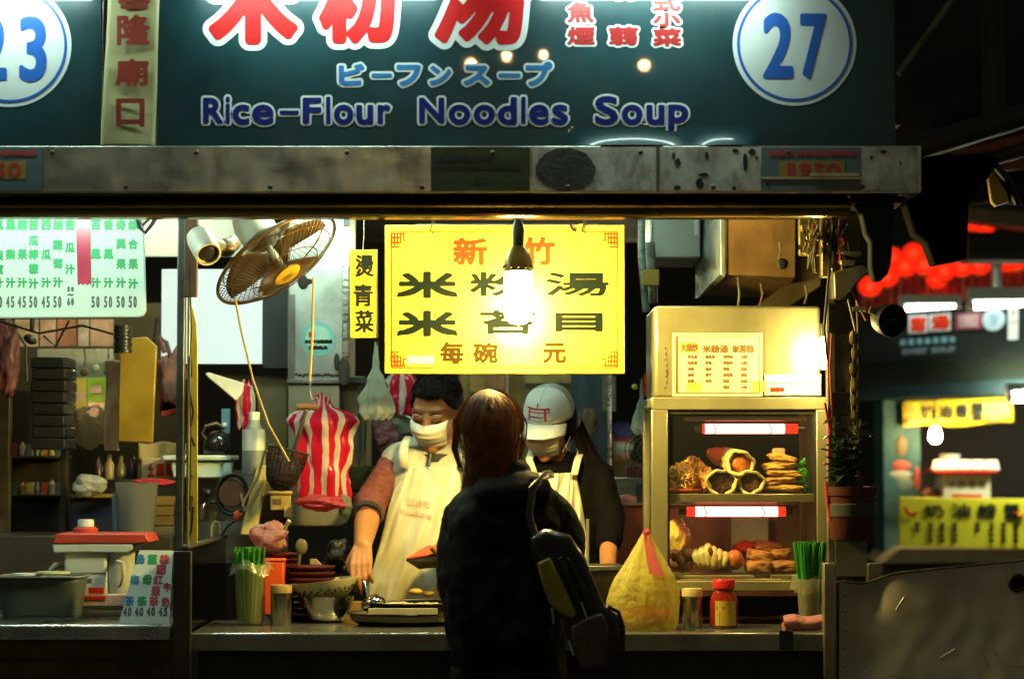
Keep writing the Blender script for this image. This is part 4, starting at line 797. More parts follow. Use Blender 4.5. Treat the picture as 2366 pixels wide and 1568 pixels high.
# stacks and bowls at the left
def plates(label, cx, yt, yb, rpx, Y, n, mat, grp):
    z0 = P(cx, yb, Y).z; z1_ = P(cx, yt, Y).z; x = P(cx, yb, Y).x; rr = rpx * S(Y)
    for k in range(n):
        z = z0 + (z1_ - z0) * k / n; h = (z1_ - z0) / n * 1.15; dx = .002 * wig(k * 2.1, 1, int(cx)); root = None
        m = MB(); m.lathe([(0, z), (rr * .62, z), (rr * .7, z + h * .1), (rr, z + h * .72), (rr, z + h * .86), (rr * .97, z + h * .86), (rr * .68, z + h * .25), (0, z + h * .2)], (x + dx, Y, 0), 36)
        tag(m.build('plate', mat), label if k < n - 1 else label.replace('plate in', 'topmost plate of'), 'plate', grp)
plates('maroon plate in the taller stack behind the orange box', 650, 1276, 1430, 36, .50, 12, MAROON, 'maroon plates in the taller stack')
plates('maroon plate in the wider stack left of the cook', 718, 1306, 1428, 56, .48, 9, MAROON, 'maroon plates in the wider stack')
m = MB(); m.pbox(609, 1297, 655, 1420, .40, .06); m.pbox(606, 1290, 658, 1297, .398, .064); tag(m.build('orange_box', ORANGE, bevel=.004), 'bright orange plastic box standing beside the chopstick cup', 'box')
def bagblob(name, label, cx, cy, w, h, Y, mat, grp=None, seed=1, dep=.7, cat='plastic bag'):
    c_ = P(cx, cy, Y); m = MB(); m.ell(c_, (w * S(Y), w * dep * S(Y), h * S(Y)), None, 80, 56, lambda d: .34 * noise.noise(d * 1.5 + Vector((seed, 0, seed))) + .14 * abs(noise.noise(d * 3.4 + Vector((0, seed, seed)))) + .07 * abs(noise.noise(d * 8 + Vector((seed, seed, 0)))) - .06); o = m.build(name, mat); return tag(o, label, cat, grp)
bagblob('pink_bag', 'crumpled pink and clear plastic bag lying on the maroon plates', 622, 1240, 46, 34, .52, film('pink_clear', (.62, .30, .28), .25, .25, .4, .6, 25), None, 4)
m = MB(); m.tube([P(655, 1225, .50), P(668, 1202, .48)], .006, 8); tag(m.build('bag_stick', CREAM), 'pale stick poking out of the crumpled pink bag', 'stick')
# metal bowl with a patterned melamine bowl tipped on it
BYY = .42; c_ = Vector((P(755, 1432, BYY).x, BYY, CT + .0005)); s_ = S(BYY)
m = MB(); m.lathe([(0, 0), (34 * s_, 0), (46 * s_, 10 * s_), (58 * s_, 34 * s_), (62 * s_, 60 * s_), (64 * s_, 61 * s_), (60 * s_, 60 * s_), (44 * s_, 12 * s_), (0, 4 * s_)], c_, 40); tag(m.build('steel_bowl', CHROME), 'shiny steel bowl under the patterned bowl', 'bowl')
m = MB(); q_ = Matrix.Rotation(R(-7), 3, 'Y')
m.lathe([(0, 0), (42 * s_, 0), (50 * s_, 6 * s_), (66 * s_, 26 * s_), (77 * s_, 44 * s_), (78 * s_, 47 * s_), (75 * s_, 47 * s_), (62 * s_, 26 * s_), (40 * s_, 6 * s_), (0, 5 * s_)], c_ + Vector((0, 0, 50 * s_)), 48, q_)
r = thing('patterned_bowl', 'cream bowl with dark leaf pattern tipped inside the steel bowl', 'bowl', c_ + Vector((0, 0, 50 * s_))); m.build('bowl_body', M('melamine', (.62, .56, .32), .3, var=.08), r)
m = MB()
for k in range(26):
    a_ = math.pi + math.pi * (k + .5) / 26; zz = 18 + 12 * ((k * 7) % 5) / 5; rr = (55 + (zz - 10) * .75) * s_ * 1.02
    p = c_ + Vector((0, 0, 50 * s_)) + q_ @ Vector((rr * math.cos(a_), rr * math.sin(a_), zz * s_)); m.ell(p, (.007, .0025, .0022), Matrix.Rotation(a_ + math.pi / 2, 3, 'Z') @ Matrix.Rotation(k * 1.1, 3, 'Y'), 8, 5)
m.build('leaf_pattern', INK, r)
# oval tray with steel dishes
TY = .34; c_ = Vector((P(935, 1432, TY).x, TY, CT + .001)); s_ = S(TY)
m = MB(); m.lathe([(0, 0), (100 * s_, 0), (118 * s_, 10 * s_), (122 * s_, 22 * s_), (126 * s_, 23 * s_), (126 * s_, 27 * s_), (118 * s_, 26 * s_), (98 * s_, 6 * s_), (0, 5 * s_)], c_, 56, None, 1.05, .85); tag(m.build('round_pot_rim', M('dark_pot', (.12, .11, .09), .2, 1., var=.3)), 'wide dark steel pan under the pale tray', 'pan')
m = MB(); m.lathe([(0, 30 * s_), (84 * s_, 30 * s_), (98 * s_, 44 * s_), (106 * s_, 48 * s_), (106 * s_, 51 * s_), (96 * s_, 49 * s_), (80 * s_, 36 * s_), (0, 35 * s_)], c_ + Vector((.02, 0, 0)), 56, None, 1, .8); r = thing('pale_tray', 'pale oval steel tray of chopped food in front of the cook', 'tray', c_ + Vector((.02, 0, .04))); m.build('tray_body', CHROME, r)
for k, (x, y, w) in enumerate(((-30, 0, 50), (38, -12, 44))): m = MB(); m.ell(c_ + Vector(((x + 15) * s_, y * s_, 40 * s_)), (w * s_, w * .8 * s_, 9 * s_), None, 24, 14, lambda d: .25 * noise.fractal(d * 5 + Vector((k, 0, 0)), 1, 2, 4)); m.build('food_mound', M('pale_noodles', (.64, .55, .22), .5, var=.2, scale=40, bump=.4), r)
m = MB(); m.pbox(850, 1405, 1010, 1418, .2, .02); tag(m.build('white_card', M('card_pale', (.55, .52, .36), .5)), 'pale narrow card leaning on the front of the steel pan', 'card')
m = MB(); m.ell(P(960, 1366, .52), (.022, .02, .012)); m.ell(P(990, 1370, .54), (.02, .02, .012)); tag(m.build('ginger_pieces', M('ginger', (.58, .36, .05), .5, var=.3)), 'yellow scraps of food on the wooden ledge behind the pale tray', 'food scraps')
# ================================================================ people
SKIN = M('skin_warm', (.47, .21, .085), .5, var=.12, scale=14, bump=.08, bscale=90, sss=.15, stain=(.46, .17, .09), stamt=.3, stscale=9)
class Bd(MB):
    def cap(s, a, ra, b, rb, n=14):
        a = Vector(a); b = Vector(b); d = b - a; L = d.length
        if L < 1e-5: return s.ell(a, max(ra, rb), None, n, 8)
        q = d.to_track_quat('Z', 'Y').to_matrix(); pr = [(ra * math.cos(t), ra * math.sin(t)) for t in [-math.pi / 2 + math.pi / 2 * k / 4 for k in range(5)]] + [(rb * math.cos(t), L + rb * math.sin(t)) for t in [math.pi / 2 * k / 4 for k in range(5)]]
        pr[0] = (0, -ra); pr[-1] = (0, L + rb); return s.lathe(pr, a, n, q)
    def chain(s, pts):
        for (a, ra), (b, rb) in zip(pts[:-1], pts[1:]): s.cap(a, ra, b, rb)
def PX(x, y, Y, r=None): return P(x, y, Y) if r is None else (P(x, y, Y), r * S(Y))
def frame(c, yaw, pitch, roll=0, k=1.):
    m = Matrix.Rotation(R(yaw), 3, 'Z') @ Matrix.Rotation(R(pitch), 3, 'X') @ Matrix.Rotation(R(roll), 3, 'Y'); c = Vector(c)
    return (lambda x, y, z: c + m @ Vector((x, y, z)) * k), m
def head(b, L, m, k=1.):
    E = lambda x, y, z, r: b.ell(L(x, y, z), tuple(q * k for q in r), m, 24, 16)
    E(0, .012, .030, (.076, .092, .086)); E(0, -.030, -.022, (.062, .060, .086)); E(0, -.046, -.076, (.042, .040, .036)); E(0, -.068, -.098, (.022, .020, .018))
    for s in (-1, 1):
        E(s * .036, -.056, -.024, (.028, .032, .030)); E(s * .032, -.0720, .010, (.020, .0185, .014)); E(s * .076, .010, -.004, (.010, .019, .030)); E(s * .012, -.098, -.026, (.009, .009, .008))
    E(0, -.064, .034, (.052, .020, .016)); b.cap(L(0, -.084, .018), .009 * k, L(0, -.104, -.022), .0115 * k); E(0, -.088, -.052, (.023, .010, .008)); E(0, -.087, -.062, (.019, .010, .008))
def hand(b, w, d, n, curl=(.5, .7, .5), k=1., side=1):
    """w wrist, d towards the knuckles, n palm side; side = +1/-1 puts the thumb on that side"""
    w = Vector(w); d = Vector(d).normalized(); n = Vector(n); n = (n - d * n.dot(d)).normalized(); s = d.cross(n) * side
    ln = ((.042, .026, .020), (.046, .029, .022), (.043, .027, .021), (.034, .021, .018))
    for i in range(4):
        o = s * (.028 - .0185 * i) * k; kn = w + d * (.086 - .004 * abs(i - 1.2)) * k + o
        b.cap(w + d * .012 * k + o * .65, .0135 * k, kn, .0105 * k); p = kn; a = 0
        for j in range(3):
            a += curl[j] * (1 + .12 * i); q = p + (d * math.cos(a) + n * math.sin(a)) * ln[i][j] * k; b.cap(p, (.0092 - .0008 * j) * k, q, (.0084 - .0008 * j) * k, 10); p = q
    t0 = w + d * .025 * k + s * .022 * k; t1 = t0 + (d * .7 + s * .55 + n * .35).normalized() * .042 * k; t2 = t1 + (d * .85 + n * .5 - s * .1).normalized() * .030 * k
    b.cap(t0, .0145 * k, t1, .0105 * k); b.cap(t1, .0102 * k, t2, .0082 * k)
def mask(root, L, mat, k=1.):
    m = MB()
    def f(u, v):
        a = (u * 2 - 1) * .98; w = .0725 - .018 * v * v; z = .003 - .088 * v - .012 * (1 - abs(u * 2 - 1)) * (v < .02); fw = .112 + .016 * math.sin(math.pi * min(1, v * 1.15)) - .028 * v * v; fw *= (1 - .14 * max(0, 1 - v * 6) * min(1, abs(u * 2 - 1) * 3.2))
        pl = .0016 * math.sin(v * 28) * math.cos(a)
        return L(w * math.sin(a) * 1.06, -(fw + pl - .026) * math.cos(a) ** .75 - .026 + .018 * (1 - math.cos(a)), z - .004 * math.cos(a))
    m.grid(f, 30, 24); o = m.build('face_mask', mat, root, solid=.0016)
    for s in (-1, 1):
        e = MB(); e.tube([L(s * .066, -.045, -.010), L(s * .076, -.012, .012), L(s * .082, .016, .020), L(s * .084, .024, .0), L(s * .076, -.01, -.045), L(s * .058, -.04, -.085)], .0011 * k, 5); e.build('ear_loop', mat, o)
    return o
MASK = M('mask_cloth', (.74, .74, .66), .8, var=.05, bump=.12, bscale=150)
APRON = M('apron_cloth', (.66, .66, .52), .85, var=.10, scale=6, bump=.45, bscale=22, bstretch=(1, 1, .4), stain=(.46, .36, .12), stamt=.55, stscale=5, ststretch=(2, 1, .5))
o_inv = {}
def on_apron(key, rows, x, y):
    for i in range(len(rows) - 1):
        if rows[i][0] <= y <= rows[i + 1][0]: break
    w = (y - rows[i][0]) / (rows[i + 1][0] - rows[i][0]); l = rows[i][1] * (1 - w) + rows[i + 1][1] * w; r_ = rows[i][2] * (1 - w) + rows[i + 1][2] * w
    return o_inv[key]((x - l) / (r_ - l), (i + w) / (len(rows) - 1)) + Vector((0, -.0035, 0))
def apron(root, rows, Yf, mat=APRON, name='apron', seed=0, curve=.05):
    """rows: (py, left px, right px, Y at the middle)"""
    m = MB()
    def f(u, v):
        t = v * (len(rows) - 1); i = min(int(t), len(rows) - 2); w = t - i; r_ = [a * (1 - w) + b * w for a, b in zip(rows[i], rows[i + 1])]; x = r_[1] + (r_[2] - r_[1]) * u; c = (u - .5) * 2
        wr = .020 * noise.noise(Vector((u * 6 + v * 4.5, v * 2.0, seed))) + .010 * noise.noise(Vector((u * 16 + v * 5, v * 4, seed + 4))) + .007 * math.sin(u * 17 + v * 5 + seed) * v * v
        return P(x, r_[0] + 3 * math.sin(u * 3.1), r_[3] + curve * c * c - wr)
    m.grid(f, 60, 80); o = m.build(name, mat, root, solid=.002); o_inv[name + str(seed)] = f; return o
def legs(b, xl, xr, Y, zh, r=.075):
    for x in (xl, xr): b.chain([((x, Y, zh), r), ((x, Y - .02, .50), r * .72), ((x, Y + .01, .10), r * .5), ((x, Y - .01, .045), r * .5)]); b.cap((x, Y + .02, .04), .038, (x, Y - .14, .032), .03)

# ---------------------------------------------------------------- male cook
MYC = .84
man = thing('person', 'short-haired masked cook in a white apron and maroon sleeves ladling food', 'person', (P(1000, 1300, MYC).x, MYC, 0), 'cooks behind the noodle counter')
b = Bd(); L, m_ = frame(P(1008, 952, .80), -20, 22, 3, 1.02); head(b, L, m_, 1.02)
b.cap(L(0, .022, -.07), .052, P(1012, 1058, .86), .06)
el = P(856, 1162, .76); wr = P(838, 1258, .52)
b.chain([PX(960, 1090, MYC, 54), PX(962, 1200, MYC, 60), PX(965, 1330, MYC, 62)]); b.chain([PX(1050, 1090, MYC, 54), PX(1035, 1200, MYC, 60), PX(1030, 1330, MYC, 62)]); b.cap(*PX(960, 1090, MYC, 54), *PX(1050, 1090, MYC, 54)); b.cap(*PX(965, 1330, MYC, 62), *PX(1030, 1330, MYC, 62)); b.cap(*PX(962, 1200, MYC, 60), *PX(1035, 1200, MYC, 60))
b.chain([PX(908, 1074, .85, 30), (el, .040), (P(846, 1210, .64), .041), (wr, .029)])
hand(b, wr + Vector((0, -.004, .004)), P(832, 1330, .445) - wr, (.15, .8, -.25), (.28, .55, .45), 1.0, -1)
wl = P(1092, 1278, .56); b.chain([PX(1098, 1080, .85, 30), (P(1112, 1195, .74), .04), (wl, .028)]); hand(b, wl, P(1045, 1290, .50) - wl, (0, -.3, 1), (.3, .3, .2), 1., 1)
legs(b, P(960, 1, MYC).x, P(1035, 1, MYC).x, MYC, .92); b.build('body', SKIN, man, remesh=.0042, smit=5)
HAIRB = M('hair_black', (.008, .006, .004), .75, spec=.2, var=.5, scale=60, bump=.5, bscale=160, bstretch=(1, 1, .3))
def cropped(d):
    f = max(0, -d.y); lim = .34 + .10 * noise.noise(d * 11) - .55 * max(0, abs(d.x) - .62) / .3 if f > .2 else -.30 - .2 * (d.y > .3)
    k = (d.z - lim) / .16; k = max(0, min(1, k)); return -.30 + .30 * k + (.012 * noise.noise(d * 16) + .012 * noise.noise(d * 3)) * k
b = MB(); b.ell(L(0, .012, .032), (.087, .104, .098), m_, 90, 60, cropped); b.build('hair', HAIRB, man)
hb = MB()
for k in range(2600):
    a = rnd.random() * 6.283; z = .25 + .75 * rnd.random(); d = Vector((math.sqrt(1 - z * z) * math.cos(a), math.sqrt(1 - z * z) * math.sin(a), z))
    if d.y < -.3 and d.z < .5: continue
    p = L(d.x * .085, .012 + d.y * .102, .032 + d.z * .096); q = L(d.x * .092 + .004 * rnd.random(), .008 + d.y * .112, .032 + d.z * .105); s = (q - p).cross(Vector((rnd.random() - .5, rnd.random() - .5, rnd.random() - .5))).normalized() * .0012; hb.add([p - s, p + s, q], [(0, 1, 2)])
hb.build('hair_tips', HAIRB, man, smooth=False)
for s in (-1, 1):
    e = MB(); e.tube([L(s * .014, -.0945, .026), L(s * .032, -.093, .033), L(s * .050, -.080, .027)], [.003, .0036, .002], 8, True, .6); e.build('eyebrow', HAIRB, man)
    e = MB(); e.tube([L(s * .015, -.0895, .004), L(s * .024, -.0925, .0000), L(s * .034, -.0915, -.001), L(s * .047, -.083, .003)], [.0012, .0018, .0018, .001], 6); e.build('eyelash', HAIRB, man)
mask(man, L, MASK)
VEST = M('fleece_vest', (.46, .45, .36), .9, var=.14, scale=20, bump=.35, bscale=60, bstretch=(1, 1, .5)); SLV = M('maroon_knit', (.17, .045, .04), .9, var=.35, scale=40, stretch=(1, 1, 3), bump=.5, bscale=70, bstretch=(1, 1, 2))
v = Bd(); v.chain([PX(958, 1088, MYC, 63), PX(960, 1200, MYC, 68), PX(962, 1345, MYC, 70)]); v.chain([PX(1052, 1088, MYC, 63), PX(1038, 1200, MYC, 68), PX(1034, 1345, MYC, 70)]); v.cap(*PX(958, 1088, MYC, 63), *PX(1052, 1088, MYC, 63)); v.cap(*PX(962, 1345, MYC, 70), *PX(1034, 1345, MYC, 70)); v.cap(*PX(960, 1200, MYC, 68), *PX(1038, 1200, MYC, 68))
v.cap(*PX(915, 1062, .85, 38), *PX(1012, 1040, .87, 46)); v.cap(*PX(1094, 1066, .85, 38), *PX(1012, 1040, .87, 46)); v.build('vest', VEST, man, remesh=.007, smit=7, disp=(.014, .05))
c = P(1008, 1042, .82); cm = MB()
def collar(u, vv): a = 2 * math.pi * u; return c + Vector((.074 * math.cos(a) * (1 + .12 * vv), .02 + .076 * math.sin(a) * (1 + .1 * vv), .012 - .028 * vv + .026 * math.sin(a) + .006 * math.sin(3 * a)))
cm.grid(collar, 44, 6, True); cm.build('collar', M('black_collar', (.018, .017, .016), .7), man, solid=.006)
cm = MB(); cm.tube([P(995, 1046, .727), P(993, 1060, .722), P(990, 1078, .716)], .0052, 8, True, .5); cm.build('zip', BLACKP, man)
sl = Bd(); sl.chain([PX(912, 1072, .85, 37), (P(884, 1118, .81), .053), (el, .054), (P(850, 1188, .69), .050)]); sl.build('sleeve', SLV, man, remesh=.006, smit=5, disp=(.020, .032))
cf = MB(); A = P(850, 1186, .69); dd = (P(846, 1210, .64) - el).normalized().to_track_quat('Z', 'Y').to_matrix(); cf.lathe([(.040, -.012), (.0485, -.01), (.0495, .004), (.047, .012), (.038, .011)], P(849, 1188, .675), 28, dd); cf.build('cuff', M('black_collar', 0), man)
sl = Bd(); sl.chain([PX(1100, 1078, .85, 37), (P(1114, 1195, .74), .05), (P(1088, 1240, .64), .044)]); sl.build('sleeve', SLV, man, remesh=.007, smit=5, disp=(.02, .035))
t_ = MB(); t_.ell(P(906, 1162, .79), (.010, .02, .014)); t_.build('orange_trim', M('orange_trim', (.6, .12, .01), .6), man)
MR = [(1076, 922, 1074, .728), (1120, 914, 1080, .722), (1180, 894, 1090, .712), (1260, 876, 1100, .700), (1345, 852, 1110, .69), (1440, 845, 1115, .69), (1560, 850, 1110, .70)]; ap = apron(man, MR, 0, seed=2)
st_ = M('apron_print', (.55, .25, .18), .8)
letters('apron_print', [('廟口小吃', 938, 1150, 992, 1168), ('Keelung', 924, 1178, 998, 1192)], 0, M('apron_print_pale', (.62, .42, .28), .8), ap, bold=.8, fn=lambda x, y: on_apron('apron2', MR, x, y + .12 * (x - 960)))
for pts in ([(936, 1080, .730), (931, 1046, .736), (935, 1022, .76), (946, 1008, .79)], [(1066, 1078, .73), (1074, 1046, .736), (1072, 1022, .76), (1066, 1008, .79)]):
    m = MB(); q_ = [P(*t) for t in pts]; w = 10 * S(.75); m.add([p + Vector((s * w, -.004, 0)) for p in q_ for s in (-1, 1)], [(2 * i, 2 * i + 1, 2 * i + 3, 2 * i + 2) for i in range(len(q_) - 1)]); m.build('apron_strap', APRON, man, solid=.003)
# ladle and red tray in his hands
r = thing('ladle', 'steel ladle held by the cook over the pale tray', 'ladle', P(862, 1388, .40))
m = MB(); m.tube([P(834, 1285, .485), P(840, 1322, .465), P(846, 1350, .44), P(850, 1378, .41)], [.0045, .006, .006, .005], 8, True, .6); m.build('handle', CHROME, r)
m = MB(); m.ell(P(862, 1392, .40), (.040, .040, .026), Matrix.Rotation(R(-18), 3, 'Y'), 28, 18); m.build('ladle_bowl', CHROME, r)
r = thing('red_tray', 'red and black serving tray held by the cook beside the customer', 'tray', P(1000, 1300, .48))
def rt(x, y, d): return P(x, y, .46 + d)
m = MB(); m.add([rt(938, 1290, 0), rt(1110, 1262, 0), rt(1110, 1240, .16), rt(985, 1262, .16)], [(0, 1, 2, 3)]); m.build('tray_inside', M('lacquer_red', (.52, .07, .02), .3), r, smooth=False, solid=.004)
m = MB(); vs = [rt(936, 1294, -.003), rt(1112, 1267, -.003), rt(1100, 1302, .02), rt(968, 1314, .02), rt(984, 1267, .165), rt(1112, 1245, .165), rt(1100, 1290, .14), rt(990, 1300, .14)]
m.add(vs, [(0, 3, 2, 1), (3, 7, 6, 2), (0, 4, 7, 3), (1, 2, 6, 5), (4, 5, 6, 7)]); m.build('tray_outside', M('lacquer_black', (.02, .012, .01), .3), r, smooth=False)

# ---------------------------------------------------------------- woman cook with the cap
WY = .86
wo = thing('person', 'cook with white cap, mask and black sweater behind the customer', 'person', (P(1290, 1300, WY).x, WY, 0), 'cooks behind the noodle counter')
b = Bd(); L, m_ = frame(P(1268, 978, .84), -22, 22, 4, .97); head(b, L, m_, .97)
b.cap(L(0, .02, -.07), .046, P(1280, 1072, .90), .052)
b.chain([PX(1258, 1120, WY, 44), PX(1265, 1240, WY, 46), PX(1258, 1350, WY, 52)]); b.chain([PX(1340, 1120, WY, 44), PX(1330, 1240, WY, 46), PX(1335, 1350, WY, 52)])
for y in (1120, 1240, 1350): b.cap(*PX(1262, y, WY, 44), *PX(1333, y, WY, 44))
w1 = P(1404, 1318, .56); b.chain([PX(1380, 1100, WY, 28), (P(1408, 1200, .80), .036), (w1, .026)]); hand(b, w1, (.0, -.5, -.8), (0, -.8, .5), (.4, .5, .3), .92, 1)
w2 = P(1235, 1330, .58); b.chain([PX(1225, 1096, WY, 28), (P(1195, 1210, .78), .036), (w2, .026)]); hand(b, w2, (.2, -.6, -.7), (0, -.8, .5), (.4, .5, .3), .92, -1)
legs(b, P(1265, 1, WY).x, P(1330, 1, WY).x, WY, .9, .07); b.build('body', SKIN, wo, remesh=.0045, smit=5)
KNIT = M('black_sweater', (.006, .0055, .006), .95, var=.3, bump=.5, bscale=60, spec=.05)
v = Bd(); v.chain([PX(1252, 1118, WY, 52), PX(1262, 1240, WY, 53), PX(1256, 1360, WY, 60)]); v.chain([PX(1350, 1118, WY, 52), PX(1336, 1240, WY, 53), PX(1340, 1360, WY, 60)])
for y in (1118, 1240, 1360): v.cap(*PX(1258, y, WY, 52), *PX(1340, y, WY, 52))
v.cap(*PX(1232, 1092, WY, 34), *PX(1285, 1076, .91, 40)); v.cap(*PX(1378, 1098, WY, 36), *PX(1300, 1076, .91, 40)); v.chain([PX(1382, 1098, WY, 37), (P(1410, 1200, .80), .050), (P(1406, 1255, .68), .040)]); v.chain([PX(1225, 1096, WY, 35), (P(1196, 1210, .78), .048), (P(1218, 1280, .66), .038)])
v.build('sweater', KNIT, wo, remesh=.007, smit=6, disp=(.015, .05))
mask(wo, L, MASK, .97)
CAPM = M('cap_cloth', (.66, .70, .66), .8, var=.06, bump=.2, bscale=120)
def capf(u, v_, k=1.):
    a = 2 * math.pi * u; t = v_ * math.pi / 2; cr = math.cos(t) ** .62; return L(.087 * k * cr * math.sin(a), .010 - (.103 * k) * cr * math.cos(a), .030 + .100 * k * math.sin(t) ** 1.05)
m = MB(); m.grid(capf, 60, 20, True); m.mi = [1 if 13 < (i % 60) < 47 else 0 for i in range(1200)]; cp = m.build('cap', [CAPM, M('cap_mesh', (.34, .38, .33), .9, bump=.6, bscale=300)], wo, solid=.002)
for a_ in (0, 13.5 / 60, 46.5 / 60): m = MB(); m.tube([capf(a_, i / 12, 1.006) for i in range(13)], .0012, 6); m.build('cap_seam', M('cap_seam', (.42, .45, .42), .9), cp)
m = MB(); m.grid(lambda u, v_: capf(u, 0, 1) + (m_ @ Vector((.0, 0, .0))) if False else L(.0875 * math.sin(-1.12 + 2.24 * u), .010 - .102 * math.cos(-1.12 + 2.24 * u) - .092 * v_ * math.cos((-1.12 + 2.24 * u) * 1.2) ** .8 if abs(-1.12 + 2.24 * u) < 1.3 else 0, .030 - .014 * v_ - .016 * v_ * abs(u - .5) * 2 - .012 * (abs(u - .5) * 2) ** 2), 30, 10); m.build('brim', CAPM, cp, solid=.003)
m = MB(); m.ell(capf(0, 1), (.007, .007, .005), m_); m.build('button', CAPM, cp)
def lg(x, y): return capf((x - .5) * .20 + .985, .10 + .48 * y, 1.012)
m = MB()
for x0, y0, x1, y1 in ((.05, .50, .95, .60), (.12, .36, .88, .42), (.16, .0, .24, .50), (.74, .0, .82, .50), (.88, .36, .93, .50), (.47, .62, .53, .86)):
    m.grid(lambda u, v_: lg(x0 + (x1 - x0) * u, y0 + (y1 - y0) * v_), 8, 3)
m.build('gate_emblem', M('emblem_red', (.5, .04, .03), .6), cp)
m = MB(); m.tube([lg(.27 + .44 * i / 40, .10 + .11 * abs(math.sin(i * 1.9)) + .03 * math.sin(i * .7)) for i in range(41)], .0009, 5); m.tube([lg(.1 + .9 * i / 20, -.02 + .02 * math.sin(i * 2)) for i in range(21)], .0008, 5); m.build('stitched_line', INK, cp)
def strands(root, name, n, path, rad, mat, seed=1, seg=9, w=.0016, ctr=None):
    """path(t, k) -> point; k random pair"""
    g = random.Random(seed); hb = MB()
    for i in range(n):
        k = (g.random(), g.random(), g.random()); pts = [path(j / seg, k) for j in range(seg + 1)]; vs = []; ww = w * (.5 + g.random())
        for j, p in enumerate(pts):
            d = pts[min(j + 1, seg)] - pts[max(j - 1, 0)]; s = d.cross((p - ctr) if ctr else Vector((math.sin(i), math.cos(i) - 1.5, .2))).normalized() * ww * (1 - .7 * (j / seg) ** 3); vs += [p - s, p + s]
        hb.add(vs, [(2 * j, 2 * j + 1, 2 * j + 3, 2 * j + 2) for j in range(seg)])
    return hb.build(name, mat, root)
HAIRD = M('hair_dark_brown', (.007, .004, .003), .6, spec=.15, var=.5, scale=50)
m = MB(); m.ell(L(.012, .03, .0), (.084, .09, .085), m_, 40, 24, lambda d: -.35 * (d.y < -.15) * (d.x < .75)); m.build('hair_base', HAIRD, wo)
strands(wo, 'hair', 700, lambda t, k: L(.066 + .022 * k[0] + .03 * t * k[1], .01 + .07 * k[1], .02 - .02 * k[0]) + Vector((.055 * t + .03 * t * t * k[2], .03 * k[2] * t, -.19 * t)), 0, HAIRD, 5)
ap = apron(wo, [(1090, 1228, 1330, .735), (1130, 1222, 1338, .728), (1200, 1212, 1350, .722), (1290, 1205, 1360, .718), (1420, 1200, 1364, .715), (1560, 1200, 1364, .715)], 0, seed=9)
for pts in ([(1234, 1094, .742), (1222, 1060, .78), (1230, 1036, .87)], [(1326, 1096, .742), (1334, 1062, .775), (1342, 1042, .86), (1338, 1034, .90)]):
    m = MB(); q_ = [P(*t) for t in pts]; w = 8 * S(.78); m.add([p + Vector((s * w, -.004, 0)) for p in q_ for s in (-1, 1)], [(2 * i, 2 * i + 1, 2 * i + 3, 2 * i + 2) for i in range(len(q_) - 1)]); m.build('apron_strap', APRON, wo, solid=.003)

# ---------------------------------------------------------------- customer from behind
CY = -.30
cu = thing('person', 'customer with long reddish hair and dark jacket seen from behind at the counter', 'person', (P(1160, 1500, CY).x, CY, 0))
b = Bd(); L, m_ = frame(P(1130, 1000, -.26), 176, 8, 3, .92); head(b, L, m_, .90)
b.cap(L(0, .02, -.07), .045, P(1142, 1100, CY), .05)
b.chain([PX(1095, 1190, CY, 58), PX(1100, 1320, CY, 58), PX(1120, 1480, CY, 62)]); b.chain([PX(1235, 1190, CY, 58), PX(1225, 1320, CY, 58), PX(1220, 1480, CY, 62)])
for y in (1190, 1320, 1480): b.cap(*PX(1100, y, CY, 58), *PX(1230, y, CY, 58))
wA = P(1092, 1425, .10); b.chain([PX(1078, 1206, CY, 28), (P(1050, 1345, -.28), .036), (wA, .024)]); hand(b, wA, (.1, .9, -.1), (0, -.1, -1), (.2, .2, .2), .92, -1)
wB = P(1300, 1410, .10); b.chain([PX(1268, 1200, CY, 28), (P(1308, 1300, -.22), .036), (wB, .024)]); hand(b, wB, (.0, .9, -.2), (0, -.1, -1), (.3, .3, .3), .92, 1)
legs(b, P(1125, 1, CY).x, P(1218, 1, CY).x, CY, .82, .08); b.build('body', SKIN, cu, remesh=.006, smit=5)
v = Bd()
for x in (P(1125, 1, CY).x, P(1218, 1, CY).x): v.chain([((x, CY, .84), .105), ((x, CY - .02, .48), .078), ((x, CY + .01, .08), .07)])
v.build('trousers', M('dark_trousers', (.005, .005, .005), .95, spec=.05), cu, remesh=.01, smit=4)
JK = M('dark_jacket', (.011, .0085, .004), .75, var=.25, scale=4, bump=.35, bscale=14, spec=.16)
v = Bd(); v.chain([PX(1098, 1208, CY, 78), PX(1092, 1330, CY, 84), PX(1120, 1480, CY, 84), PX(1140, 1570, CY, 84)]); v.chain([PX(1224, 1206, CY, 78), PX(1228, 1330, CY, 84), PX(1225, 1480, CY, 84), PX(1222, 1560, CY, 84)])
for y in (1210, 1330, 1480, 1560): v.cap(*PX(1112, y, CY, 76), *PX(1228, y, CY, 82))
v.cap(*PX(1076, 1184, CY, 44), *PX(1130, 1122, CY, 42)); v.cap(*PX(1258, 1172, CY, 48), *PX(1180, 1112, CY, 46)); v.cap(*PX(1120, 1100, -.31, 34), *PX(1195, 1098, -.31, 36)); v.cap(*PX(1130, 1140, -.36, 40), *PX(1230, 1132, -.36, 44))
v.chain([PX(1064, 1198, CY, 46), (P(1054, 1270, -.31), .058), (P(1056, 1350, -.28), .056), (P(1086, 1412, .02), .044)]); v.chain([PX(1278, 1192, CY, 50), (P(1306, 1240, -.28), .060), (P(1308, 1305, -.22), .056), (P(1302, 1395, .02), .044)])
v.build('jacket', JK, cu, remesh=.007, smit=6, disp=(.022, .07))
HAIRR = M('hair_red_brown', (.17, .058, .011), .6, spec=.15, var=.5, scale=30, bump=.0)
